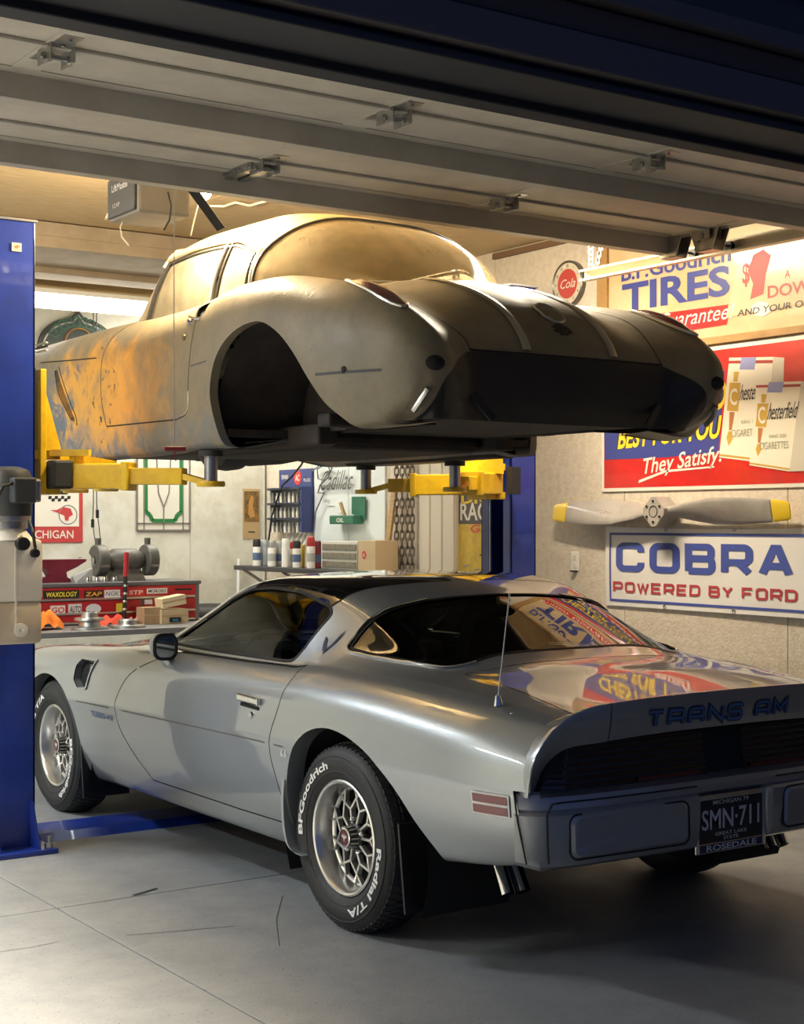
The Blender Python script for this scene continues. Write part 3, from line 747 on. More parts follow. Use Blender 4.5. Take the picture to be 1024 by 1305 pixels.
# --- outlines in plan (x, y)
back = [(-.02, -1.135), (.34, -1.135), (.53, -1.14), (.64, -1.125), (.705, -1.13), (.72, -1.16), (.70, -1.28), (.655, -1.44), (.61, -1.56), (.575, -1.60), (.50, -1.615), (-.02, -1.63)]
back = fillet(back, [0, 0, .05, .05, .03, .03, .05, .05, .03, .03, .05, 0], 3)
GC = lambda c, f: c.z > .90 and c.y < -.9
cut(bm, back, (0, 1), GC); pieces['backglass'] = grab(bm, cut(bm, offset_poly(back, .018), (0, 1), GC)); pieces['back_trim'] = grab(bm, cut(bm, back, (0, 1), GC))
wind = smooth_poly([(-.02, .585), (.3, .57), (.55, .50), (.665, .405)], 5, False)+[(.665, .395), (.60, .10), (.555, -.16), (.52, -.185), (.3, -.165), (-.02, -.155)]
WC = lambda c, f: c.z > .90 and c.y > -.3
cut(bm, wind, (0, 1), WC); pieces['windshield'] = grab(bm, cut(bm, offset_poly(wind, .016), (0, 1), WC)); pieces['wind_trim'] = grab(bm, cut(bm, wind, (0, 1), WC))
tt = fillet([(.075, -.235), (.52, -.26), (.63, -.27), (.68, -.30), (.68, -.90), (.62, -.945), (.50, -.95), (.075, -.955)], .015, 3)
RC = lambda c, f: c.z > 1.13 and c.y < -.2
cut(bm, tt, (0, 1), RC); pieces['ttop'] = grab(bm, cut(bm, offset_poly(tt, .010), (0, 1), RC)); pieces['ttop_trim'] = grab(bm, cut(bm, tt, (0, 1), RC))
hood = fillet([(-.02, .655), (.50, .61), (.655, .52), (.665, .9), (.64, 1.8), (.58, 2.25), (.45, 2.33), (-.02, 2.36)], [0, .05, .03, 0, 0, .1, .1, 0], 3)
HC = lambda c, f: c.z > .5 and c.y > .3 and c.x < .73
cut(bm, hood, (0, 1), HC); pieces['hood'] = grab(bm, cut(bm, offset_poly(hood, .005), (0, 1), HC)); pieces['hood_gap'] = grab(bm, cut(bm, hood, (0, 1), HC))
trunk = fillet([(-.02, -1.70), (.50, -1.69), (.57, -1.685), (.575, -1.8), (.60, -2.2), (.615, -2.42), (.56, -2.44), (-.02, -2.445)], [0, 0, .02, 0, 0, .03, 0, 0], 3)
TC = lambda c, f: c.z > .6 and c.y < -1.5
cut(bm, trunk, (0, 1), TC); pieces['trunk'] = grab(bm, cut(bm, offset_poly(trunk, .005), (0, 1), TC)); pieces['trunk_gap'] = grab(bm, cut(bm, trunk, (0, 1), TC))
bcut = [(-2.405, .642), (-2.425, .55), (-2.46, .40), (-2.38, .30), (-2.38, .10), (-2.8, .1), (-2.8, .642)]
grab(bm, cut(bm, bcut, (1, 2), lambda c, f: c.y < -2.2))
shell = grab(bm, bm.faces[:]); bm.free()
sh = both(shell)
body = panel('body_shell', sh, SILV, ta, LT)
for s_i in (0, 1):
    vf = shell if s_i == 0 else flip(shell)
    for pg in (arch_f, arch_r): lips(vf, pg, (1, 2), .075).build('wheel_arch_lip', SILV, ta, local=True)
SEAMB = mat('panel_gap', (.006, .006, .007), .8)
for s in (1, 0):
    mk = (lambda q: q) if s == 0 else flip
    sg = -1 if s else 1
    d = panel('door', mk(pieces['door']), SILV, ta, LT)
    panel('door_seal', mk(pieces['door_gap']), SEAMB, ta, LT, .004)
    panel('side_window', mk(pieces['sideglass']), GLASS, ta, LT, .006)
    panel('window_trim', mk(pieces['dlo_trim']), TRIMB, ta, LT, -.002)
    t = panel('roof_panel', mk(pieces['ttop']), TTOP, ta, LT, 0); tag(t, 'smoked black lift-out roof panel')
    panel('roof_panel_trim', mk(pieces['ttop_trim']), TRIMB, ta, LT, 0)
    panel('vent_rim', mk(pieces['vent_rim']), SILV, ta, LT, -.006)
    v = panel('fender_vent', mk(pieces['vent_open']), DARK, ta, LT, .03)
    q = lips(mk(pieces['vent_rim']), vin, (1, 2), .05); q.build('vent_wall', SILV, ta, local=True)
    # vent fin
    MB().bar((sg*.893, .845, .79), (sg*.893, .895, .675), .03, .006, up=(0, 1, 0)).build('vent_fin', SILV, ta, local=True)
    # door handle and lock
    p, n = LT.find((1, 2), (-.74, .775), lambda F, nf: F[:, 0] > .6); p.x *= sg; n.x *= sg
    MB().bar((p.x+sg*.012, p.y+.085, p.z+.004), (p.x+sg*.012, p.y-.085, p.z-.002), .022, .03, bev=.006).build('door_handle', CHROME, d, local=True)
    MB().bar((p.x+sg*.004, p.y+.075, p.z-.024), (p.x+sg*.004, p.y-.075, p.z-.030), .012, .014, bev=.003).build('handle_recess', TRIMB, d, local=True)
    p2, n2 = LT.find((1, 2), (-.755, .715), lambda F, nf: F[:, 0] > .6); p2.x *= sg
    MB().lathe([(0, .008), (.012, .008), (.014, 0)], p2, (sg, 0, 0), 16).build('door_lock', CHROME, d, True, local=True)
    # mirror
    mp = Vector((sg*.885, .10, .925))
    mm = MB(); pr = []
    bmx = bmesh.new(); bmesh.ops.create_uvsphere(bmx, u_segments=20, v_segments=12, radius=1)
    for vv in bmx.verts:
        x, y, z = vv.co; y2 = y*.085 if y > 0 else y*.02
        k = (abs(x)**2.6+abs(z)**2.6)**(1/2.6) or 1; r = math.hypot(x, z)
        vv.co = Vector((mp.x+x*.056*(r/k if k else 1), mp.y+y2, mp.z+z*.058*(r/k if k else 1)))
    mm.bm(bmx)
    mir = mm.build('wing_mirror', SILV, ta, True, 3, local=True)
    MB().sheet([(a*.046, b*.047) for a, b in rrect(2, 2, .7, 6)], (mp.x, mp.y-.0225, mp.z), (1, 0, 0), (0, 0, 1)).build('mirror_glass', mat('mirror_silver', (.85, .88, .86), .02, 1), mir, local=True)
    MB().lathe([(.07, 0)], mp).build('x', SILV, mir, local=True) if False else None
    fr = [(mp.x+a*.052, mp.y-.021, mp.z+b*.053) for a, b in rrect(2, 2, .7, 6)]
    MB().tube(fr, .008, 6, closed=True).build('mirror_frame', TRIMB, mir, True, local=True)
    MB().tube([(mp.x-sg*.01, mp.y+.03, mp.z-.04), (sg*.865, .11, .865), (sg*.85, .11, .85)], [.03, .026, .03], 10).build('mirror_stalk', SILV, mir, True, local=True)
    # side marker lamp behind the rear wheel
    for nm, mt, x0, x1, lift in (('side_marker_frame', OFFW, -2.135, -2.285, .004),):
        pass
    cn = lambda F, nf: F[:, 0] > .6
    def quad(y0, z0, y1, z1, lift, n=4):
        g = []
        for i in range(n+1):
            for zz in (z0, z1):
                pp, nn = LT.find((1, 2), (y0+(y1-y0)*i/n, zz), cn); pp = pp+nn*lift; g.append((sg*pp.x, pp.y, pp.z))
        return MB().add(g, [((2*i, 2*i+1, 2*i+3, 2*i+2) if sg < 0 else (2*i+2, 2*i+3, 2*i+1, 2*i)) for i in range(n)])
    fr = quad(-2.21, .555, -2.385, .625, .005).build('side_marker', WHITE, ta, local=True)
    quad(-2.218, .594, -2.377, .620, .008).build('marker_lens', LENS, fr, local=True); quad(-2.218, .560, -2.377, .586, .008).build('marker_lens', LENS, fr, local=True)
    # pinstripe crease along the flank
    pn = onsurf(LT, [(y, .6+.012*(1-y)) for y in [1.0-.075*k for k in range(28)]], (1, 2), cn, s == 1, .0015)
    pn = [q for q in pn]
    a = [q for q in pn if q[0].y > .57]; b = [q for q in pn if -.885 < q[0].y < .53]; c = [q for q in pn if q[0].y < -.92]
    for seg, par in ((a, ta), (b, d), (c, ta)):
        if len(seg) > 1: surf_strip(seg, .006).build('pinstripe', mat('pinstripe_grey', (.10, .085, .08), .5), par, local=True)
    # fender script and bird emblem on the sail panel
    if s == 1:
        n0 = len('TURBO 4.9')
        vs, fs = glyphs('TURBO 4.9', .015); a = np.array(vs); w = a[:, 0].max(); out = []
        for x, y in vs:
            pp, nn = LT.find((1, 2), (.835-.245*x/w, .545+.026*y/.7), cn); pp += nn*.003; out.append((-pp.x, pp.y, pp.z))
        mesh('fender_script', out, [tuple(reversed(f)) for f in fs], DECAL, ta, local=True)
        for poly in ([(0, 0), (.02, .035), (.035, .12), (.055, .16), (.045, .06), (.018, -.02)], [(0, 0), (-.02, .03), (-.045, .08), (-.07, .10), (-.055, .045), (-.018, -.02)], [(0, -.045), (.014, -.01), (0, .02), (-.014, -.01)]):
            o2 = []
            for x, y in poly:
                pp, nn = LT.find((1, 2), (-1.035-x*.62, .985+y*.45), lambda F, nf: (F[:, 0] > .60) & (nf[:, 0] > .3)); pp += nn*.003; o2.append((-pp.x, pp.y, pp.z))
            mesh('bird_emblem', o2, [tuple(range(len(o2)))], DECALD, ta, local=True)
        pp, nn = LT.find((1, 2), (-1.03, .60), cn); pp += nn*.003
        text_mb('6.6', (-pp.x, pp.y, pp.z), (0, -1, 0), (0, 0, 1), h=.028, bold=.02).build('engine_badge', CHROME, ta, local=True)
    # spat ahead of the rear wheel and flap behind both wheels
    pr = [(-.985, .40), (-1.03, .40), (-1.05, .33), (-1.10, .26), (-1.16, .245), (-1.12, .225), (-1.06, .235), (-1.01, .30)]
    MB().prism([(a, b) for a, b in pr], (sg*.86, 0, 0), (0, 1, 0), (0, 0, 1), .075 if sg > 0 else -.075).build('wheel_spat', SILV, ta, local=True) if False else None
    lip = smooth_poly([(-1.03, .50), (-1.022, .42), (-1.03, .33), (-1.055, .265), (-1.10, .238), (-1.16, .235)], 4, False)
    m = MB(); vs = []
    for a, b in lip: vs += [(sg*.925, a, b), (sg*.925, a+.018, b+.004), (sg*.80, a+.018, b+.004), (sg*.80, a, b)]
    fs = []
    for i in range(len(lip)-1):
        for k in range(4): fs.append((4*i+k, 4*i+(k+1) % 4, 4*i+4+(k+1) % 4, 4*i+4+k))
    m.add(vs, fs+[(0, 1, 2, 3), tuple(4*(len(lip)-1)+k for k in (3, 2, 1, 0))]).build('wheel_spat', SILV, ta, True, .7, local=True)
    m = MB()
    m.prism([(-1.06, .46), (-1.06, .27), (-1.10, .25), (-1.16, .25), (-1.16, .30), (-1.10, .46)], (sg*.80, 0, 0), (0, 1, 0), (0, 0, 1), sg*.08)
    m.build('spat_liner', DARK, ta, local=True)
    MB().hexa([(sg*.66, -1.80, .15), (sg*.90, -1.80, .15), (sg*.90, -1.79, .15), (sg*.66, -1.79, .15), (sg*.66, -1.76, .45), (sg*.90, -1.76, .45), (sg*.90, -1.75, .45), (sg*.66, -1.75, .45)]).build('mud_flap', BLACK, ta, local=True)
    MB().hexa([(sg*.66, .955, .13), (sg*.90, .955, .13), (sg*.90, .965, .13), (sg*.66, .965, .13), (sg*.66, 1.0, .45), (sg*.90, 1.0, .45), (sg*.90, 1.01, .45), (sg*.66, 1.01, .45)]).build('mud_flap', BLACK, ta, local=True)
    # wheel wells
    for yc in (1.372, -1.42):
        m = MB(); k = 20; pts = []
        for i in range(k+1):
            t = math.radians(-25+230*i/k); rr = .43 if yc > 0 else .45
            pts.append((yc+rr*1.06*math.cos(t), max(.12, .33+rr*.96*math.sin(t))))
        vs = [(sg*.875, a, b) for a, b in pts]+[(sg*.5, a, b) for a, b in pts]; n1 = k+1
        m.add(vs, [(i, i+1, n1+i+1, n1+i) for i in range(k)]+[tuple(range(n1, 2*n1))]).build('wheel_well', DARK, ta, True, .7, local=True)
panel('windshield', both(pieces['windshield']), GLASS, ta, LT, .004); panel('windshield_trim', both(pieces['wind_trim']), TRIMB, ta, LT, 0)
panel('rear_window', both(pieces['backglass']), GLASSR, ta, LT, .004); panel('rear_window_trim', both(pieces['back_trim']), TRIMB, ta, LT, -.001)
# thin bright moulding round the rear glass
for s in (1, -1):
    cn = lambda F, nf: (F[:, 2] > .9) & (F[:, 1] < -.9)
    pts = [p for p in back if p[0] > .3 and p[1] < -1.12]
    pn = onsurf(LT, pts, (0, 1), cn, s < 0, .004)
    MB().tube([p for p, n in pn], .0045, 6).build('glass_moulding', CHROME, ta, True, local=True)
panel('hood', both(pieces['hood']), SILV, ta, LT); panel('hood_gap', both(pieces['hood_gap']), SEAMB, ta, LT, .004)
tl = panel('trunk_lid', both(pieces['trunk']), SILV, ta, LT); panel('trunk_gap', both(pieces['trunk_gap']), SEAMB, ta, LT, .004)
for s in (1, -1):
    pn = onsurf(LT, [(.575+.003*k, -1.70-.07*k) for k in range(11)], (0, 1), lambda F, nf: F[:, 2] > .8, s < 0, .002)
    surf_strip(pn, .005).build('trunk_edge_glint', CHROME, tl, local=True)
# hood scoop
m = MB(); vs = []; ny, nx = 10, 8
for i in range(ny+1):
    for j in range(nx+1):
        a = j/nx*2-1; t = i/ny; hgt = .085*(1-a**4)*math.sin(math.pi*min(1, .12+t*.88))**.5
        vs.append((a*.24, .72+t*.62, .862-.03*t+hgt+.012))
m.add(vs, [(i*(nx+1)+j, i*(nx+1)+j+1, (i+1)*(nx+1)+j+1, (i+1)*(nx+1)+j) for i in range(ny) for j in range(nx)]).build('hood_scoop', SILV, ta, True, 3, local=True)
# floor pan, inner tub and interior
MB().box((-.74, -1.0, .20), (.74, 2.2, .235)).box((-.5, -1.9, .42), (.5, -1.0, .45)).box((-.74, -2.40, .50), (.74, -1.9, .53)).build('floor_pan', DARK, ta, local=True)
MB().box((-.62, -2.42, .50), (.62, -1.95, .80), .02).build('trunk_floor', DARK, ta, local=True)
MB().box((-.74, .50, .235), (.74, .52, .80)).build('firewall', DARK, ta, local=True)
dash = MB().box((-.73, .18, .72), (.73, .56, .885), .05).box((-.60, .14, .60), (.60, .24, .80), .03).build('dashboard', INT, ta, True, local=True)
MB().box((-.82, -1.0, .3), (-.78, .5, .84), .01).build('door_card', INT, ta, local=True); MB().box((.78, -1.0, .3), (.82, .5, .84), .01).build('door_card', INT, ta, local=True)
MB().box((-.70, -1.85, .87), (.70, -1.20, .90), .01).build('parcel_shelf', INT, ta, local=True)
MB().box((-.64, -1.28, .40), (.64, -1.02, .93), .06).build('rear_seat', INT, ta, True, local=True)
for sx in (-.36, .36):
    m = MB().box((sx-.25, -.62, .36), (sx+.25, -.10, .50), .05)
    st = m.build('front_seat', INT, ta, True, local=True)
    b2 = MB().box((-.25, -.06, 0), (.25, .07, .62), .06); b2.v = [(sx+x*(1-.25*max(0, z-.3)), -.60+y-.30*z, .46+z) for x, y, z in b2.v]; b2.build('seat_back', INT, st, True, local=True)
# B hoop pillars between roof panel and rear glass (inside trim)
for sg in (-1, 1): MB().tube([(sg*.70, -1.0, .86), (sg*.63, -1.05, 1.00), (sg*.53, -1.05, 1.09), (sg*.3, -1.02, 1.145), (0, -1.02, 1.16)], .025, 8).build('pillar_trim', INT, ta, True, local=True)
sw = MB(); cc = Vector((-.37, -.02, .80)); e1 = Vector((1, 0, 0)); e2 = Vector((0, .38, .92)).normalized()
sw.tube([cc+(e1*math.cos(t)+e2*math.sin(t))*.185 for t in [2*math.pi*k/32 for k in range(32)]], .013, 8, closed=True)
w = sw.build('steering_wheel', mat('wheel_rim_black', (.02, .02, .021), .35), ta, True, local=True)
m = MB()
for a in (200, 340, 270): t = math.radians(a); m.bar(cc, cc+(e1*math.cos(t)+e2*math.sin(t))*.18, .03, .006, up=e1.cross(e2))
m.build('wheel_spoke', ALU, w, local=True)
MB().sphere(cc, .04, 12).tube([cc, cc+Vector((0, .28, -.10))], .03, 10).build('wheel_hub', BLACK, w, True, local=True)

# --- tail: lamp panel, spoiler, bumper
lamp_z0, lamp_z1 = .622, .775
# tail panel (dark) across the back
tp = MB(); P = [(-.80, -2.40), (-.70, -2.46), (-.45, -2.475), (0, -2.478), (.45, -2.475), (.70, -2.46), (.80, -2.40)]
vs = [(x, y, lamp_z0-.02) for x, y in P]+[(x, y+.035, lamp_z1+.03) for x, y in P]; n = len(P)
tp.add(vs, [(i, i+1, n+i+1, n+i) for i in range(n-1)]).build('tail_panel', DARK, ta, True, local=True)
for sg in (-1, 1):
    # louvred lamp: outer end swept, slats across
    m = MB()
    lens = MB(); A = [(.09, -2.482), (.45, -2.479), (.70, -2.464), (.775, -2.42)]
    vs = [(sg*x, y, lamp_z0) for x, y in A]+[(sg*(x-(0 if i < 2 else .04*(i-1))), y+.03, lamp_z1) for i, (x, y) in enumerate(A)]
    f4 = [(i, i+1, 5+i, 4+i) for i in range(3)]
    if sg < 0: f4 = [tuple(reversed(f)) for f in f4]
    L = lens.add(vs, f4).build('tail_lamp', LENSD, ta, local=True)
    for k in range(7):
        t = (k+.5)/7; z = lamp_z0+(lamp_z1-lamp_z0)*t
        MB().tube([(sg*(x-(0 if i < 2 else .04*(i-1)*t)), y+.03*t-.006, z) for i, (x, y) in enumerate(A)], .0055, 6).build('lamp_slat', BLACK, L, True, local=True)
    vs, fs = [], []
    MB().bar((sg*.12, -2.486, lamp_z0+.018), (sg*.40, -2.484, lamp_z0+.018), .004, .022).build('reverse_lens', mat('lens_smoke', (.10, .012, .012), .25), L, local=True)
# spoiler sections: profile swept along x, the end pieces wrap down the corner
def sweep(path, name, mt, par, smooth=True, cap=True, ang=.9):
    """path: list of closed profile rings (same count)"""
    n = len(path[0]); vs = [p for r in path for p in r]; fs = []
    for i in range(len(path)-1):
        for k in range(n): fs.append((i*n+k, i*n+(k+1) % n, (i+1)*n+(k+1) % n, (i+1)*n+k))
    if cap: fs += [tuple(range(n))[::-1], tuple((len(path)-1)*n+k for k in range(n))]
    o = mesh(name, vs, fs, mt, par, smooth, True, angle=ang)
    b = bmesh.new(); b.from_mesh(o.data); bmesh.ops.recalc_face_normals(b, faces=b.faces); b.to_mesh(o.data); b.free()
    return o
SPO = mat('spoiler_paint', (.30, .315, .33), .36, .7, coat=.9)
E_ = [Vector((p[0], p[2])) for p in LT.G[-1]][3*9:]      # tail edge of the shell from flank crease to centre
def edge_pt(t):
    """t in -1..1 along the tail edge, 0 = centre"""
    L_ = [0]
    for a, b in zip(E_[:-1], E_[1:]): L_.append(L_[-1]+(b-a).length)
    d = L_[-1]*(1-abs(t)); i = 0
    while i < len(E_)-2 and L_[i+1] < d: i += 1
    f = (d-L_[i])/max(1e-6, L_[i+1]-L_[i]); p = E_[i].lerp(E_[i+1], f); a, b = E_[max(i-3, 0)], E_[min(i+4, len(E_)-1)]; tg = (b-a).normalized(); n = Vector((-tg.y, tg.x))
    if n.y < 0 and n.x < 0: n = -n
    if n.x < 0: n = -n if n.y < 0 else n
    if abs(t) < .02: n = Vector((0, 1))
    return (Vector((p.x, p.y)), n) if t >= 0 else (Vector((-p.x, p.y)), Vector((-n.x, n.y)))
def sp_ring(t):
    p, n = edge_pt(t); u = abs(t); e = max(0, (u-.62)/.38); yr = -2.548+.055*u**2+.03*e; up = .046*(1-e)+.004; dn = .075-.035*e
    if u > .985: up = .001
    R = []
    for o, y in ((.0, -2.30+.06*e), (up*.30, -2.40+.04*e), (up*.85, yr+.035), (up, yr+.012), (up*.96, yr+.002), (up*.75, yr), (-dn*.3, yr+.012), (-dn, yr+.032), (-dn, yr+.075), (-.012, yr+.09)):
        R.append((p.x+n.x*o, y, p.y+n.y*o))
    return R
sp = sweep([sp_ring(-.56+.056*k) for k in range(21)], 'spoiler', SPO, ta)
for sg in (-1, 1): sweep([sp_ring(sg*(.566+.0434*k)) for k in range(11)], 'spoiler_end', SPO, ta)
# lettering on the spoiler face: outlined blocks
def spo_face(x, z):
    u = abs(x)/1.13; yr = -2.548+.055*u**2; zt = .867+.046*.75-.03*u*u; t = (zt-z)/.057; return (x, yr+.012*t-.003, z)
_, wid = stroke_text('TrqNS qM', (0, 0, 0), (1, 0, 0), (0, 1, 0), .079, .066, .011, .019)
for word, x_off in (('TrqNS', 0), ('qM', 5*.090+.079*.55)):
    for mt, swd, lift in ((DECALD, .017, 0), (DECAL, .0085, -.0016)):
        mb, _ = stroke_text(word, (0, 0, 0), (1, 0, 0), (0, 1, 0), .079, .066, .011, .019) if swd > .01 else (None, 0)
        if mb is None:
            mb = MB(); x_ = 0
            for c in word:
                for st in STROKES[c]:
                    vs, fs = ribbon2d(soften([(x_+.0095+p[0]*.060, .0095+p[1]*.047) for p in st]), swd); mb.add([(a, b, 0) for a, b in vs], fs)
                x_ += .090
        out = []
        for v in mb.v: q = spo_face(v[0]+x_off-wid/2-.07, .806+v[1]); out.append((q[0], q[1]+lift, q[2]))
        mesh('spoiler_lettering', out, mb.f, mt, sp, local=True)
# bumper
def bump_path():
    pts = [(0, -2.545), (.10, -2.545), (.165, -2.545), (.175, -2.545), (.30, -2.543), (.50, -2.538), (.66, -2.525), (.755, -2.505), (.808, -2.478), (.838, -2.445), (.858, -2.405)]
    return pts
BP = bump_path(); prof = [(-.13, .640), (-.05, .632), (-.018, .622), (-.004, .606), (0, .585), (-.008, .578), (.004, .566), (.004, .50), (-.004, .435), (-.018, .405), (-.05, .392), (-.13, .388)]
vs = []; half = []
for i, (x, y) in enumerate(BP):
    a = Vector(BP[max(i-1, 0)]); b = Vector(BP[min(i+1, len(BP)-1)]); d = (b-a).normalized(); nrm = Vector((d.y, -d.x))
    if i == 0: nrm = Vector((0, -1))
    tp_ = max(0, (x-.80)/.1)
    rg = []
    for j, (o, z) in enumerate(prof):
        if x < .17 and j >= 5: o -= .055
        if x > .8: o = o*(.15 if j < 5 else (1 if j < 9 else .3))
        zz = z+(.03*tp_ if j > 8 else 0)
        rg.append((x+nrm.x*o, y+nrm.y*o, zz))
    half.append(rg)
allr = [[(-p[0], p[1], p[2]) for p in r] for r in half[:0:-1]]+half
n = len(prof); vs = [p for r in allr for p in r]; fs = [(i*n+k, (i+1)*n+k, (i+1)*n+k+1, i*n+k+1) for i in range(len(allr)-1) for k in range(n-1)]
bp = mesh('rear_bumper', vs, fs, SPO, ta, True, True, angle=.5)
b = bmesh.new(); b.from_mesh(bp.data); bmesh.ops.recalc_face_normals(b, faces=b.faces)
b.to_mesh(bp.data); b.free()
bp.data.set_sharp_from_angle(angle=.5)
def bump_face(x, z, o=.004):
    ax_ = abs(x); i = 0
    while i < len(BP)-2 and BP[i+1][0] < ax_: i += 1
    (x0, y0), (x1, y1) = BP[i], BP[i+1]; t = (ax_-x0)/max(1e-6, x1-x0); return Vector((x, y0+(y1-y0)*t-o, z))
for sg in (-1, 1):
    # raised pad with groove round it
    pad = rrect(.46, .115, .022, 4, .47, .495)
    outer = rrect(.50, .15, .03, 4, .47, .495)
    vs = [bump_face(sg*(x+.03*(z-.495)), z, .012) for x, z in pad]+[bump_face(sg*(x+.03*(z-.495)), z, .003) for x, z in rrect(.485, .138, .028, 4, .47, .495)]
    k = len(pad); fs = [tuple(range(k)) if sg > 0 else tuple(range(k))[::-1]]+[(i, (i+1) % k, k+(i+1) % k, k+i) for i in range(k)]
    mesh('bumper_pad', vs, fs, SPO, bp, False, True)
    MB().tube([bump_face(sg*(x+.03*(z-.495)), z, .004) for x, z in rrect(.488, .140, .028, 4, .47, .495)], .0035, 5, closed=True).build('pad_groove', SEAMB, bp, True, local=True)
    MB().tube([bump_face(sg*x, .607, .0035) for x in (.19, .4, .6, .74)]+[Vector((sg*.775, -2.503, .604)), Vector((sg*.790, -2.494, .57)), Vector((sg*.788, -2.496, .48)), Vector((sg*.784, -2.496, .42))], .003, 5).build('bumper_groove', SEAMB, bp, True, local=True)
    MB().tube([(sg*.862, -2.405, .642), (sg*.860, -2.425, .55), (sg*.845, -2.455, .42)], .003, 5).build('bumper_seam', SEAMB, ta, True, local=True)
# number plate
PL = mat('plate_black', (.01, .01, .012), .4); PLT = mat('plate_letters', (.62, .60, .55), .5)
py = -2.508
pt = MB().box((-.155, py-.004, .395), (.155, py, .555), .003).build('number_plate', PL, ta, local=True)
text_mb('SMN·711', (0, py-.0055, .482), (1, 0, 0), (0, 0, 1), w=.275, h=.068, bold=.012).build('plate_characters', PLT, pt, local=True)
text_mb('GREAT LAKE', (0, py-.0055, .432), (1, 0, 0), (0, 0, 1), w=.15, h=.012, bold=.01).build('plate_characters', PLT, pt, local=True)
text_mb('STATE', (0, py-.0055, .416), (1, 0, 0), (0, 0, 1), w=.07, h=.011, bold=.01).build('plate_characters', PLT, pt, local=True)
text_mb('MICHIGAN 79', (0, py-.0055, .538), (1, 0, 0), (0, 0, 1), w=.17, h=.014, bold=.01).build('plate_characters', PLT, pt, local=True)
fr = MB(); fr.box((-.168, py-.008, .372), (.168, py-.001, .405), .003); fr.box((-.168, py-.007, .548), (.168, py-.001, .566), .003); fr.box((-.168, py-.007, .40), (-.152, py-.001, .55)); fr.box((.152, py-.007, .40), (.168, py-.001, .55))
f_ = fr.build('plate_frame', CHROME, pt, local=True); tag(f_, 'chrome dealer plate frame')
MB().box((-.15, py-.0092, .376), (.15, py-.008, .401)).build('frame_inlay', DECALD, pt, local=True)
text_mb('ROSEDALE', (0, py-.0105, .3885), (1, 0, 0), (0, 0, 1), w=.24, h=.020, bold=.02).build('frame_lettering', PLT, pt, local=True)
# exhaust tips
for sg in (-1, 1):
    for k, xx in enumerate((.60, .665)):
        m = MB(); m.tube([(sg*xx, -1.80, .37), (sg*xx, -1.93, .365), (sg*xx, -2.01, .325), (sg*(xx+.003), -2.06, .24)], .026, 14, cap=False)
        m.build('exhaust_tip', CHROME, ta, True, local=True)
    MB().box((sg*.40, -1.95, .36), (sg*.56, -1.62, .44), .03).build('muffler', mat('rusty_steel', (.05, .04, .035), .8), ta, local=True)
MB().lathe([(0, -.11), (.09, -.11), (.13, -.05), (.13, .05), (.09, .11), (0, .11)], (0, -1.372, .31), (1, 0, 0), 20).cyl((-.7, -1.372, .33), (.7, -1.372, .33), .04, 12).build('rear_axle', DARK, ta, True, local=True)
# aerial on the left rear quarter
pa, na = LT.find((0, 1), (.74, -2.13), lambda F, nf: F[:, 2] > .8)
pa.x = -pa.x
an = MB().lathe([(0, .035), (.008, .034), (.012, .02), (.016, .004), (.017, 0)], pa, (-.1, 0, 1), 14).build('aerial_base', CHROME, ta, True, local=True)
MB().tube([pa+Vector((0, 0, .03)), pa+Vector((.035, -.015, .355)), pa+Vector((.036, -.015, .365))], [.0028, .0018, .003], 8).build('aerial_mast', CHROME, an, True, local=True)
MB().sphere(pa+Vector((-.012, -.10, -.02)), .007, 10).build('lock_button', CHROME, ta, True, local=True)
# wipers on the windshield
for x0 in (-.45, .1): MB().tube([(x0, .60, .935), (x0+.25, .50, .975), (x0+.42, .46, .985)], .006, 6).build('wiper', TRIMB, ta, True, local=True)

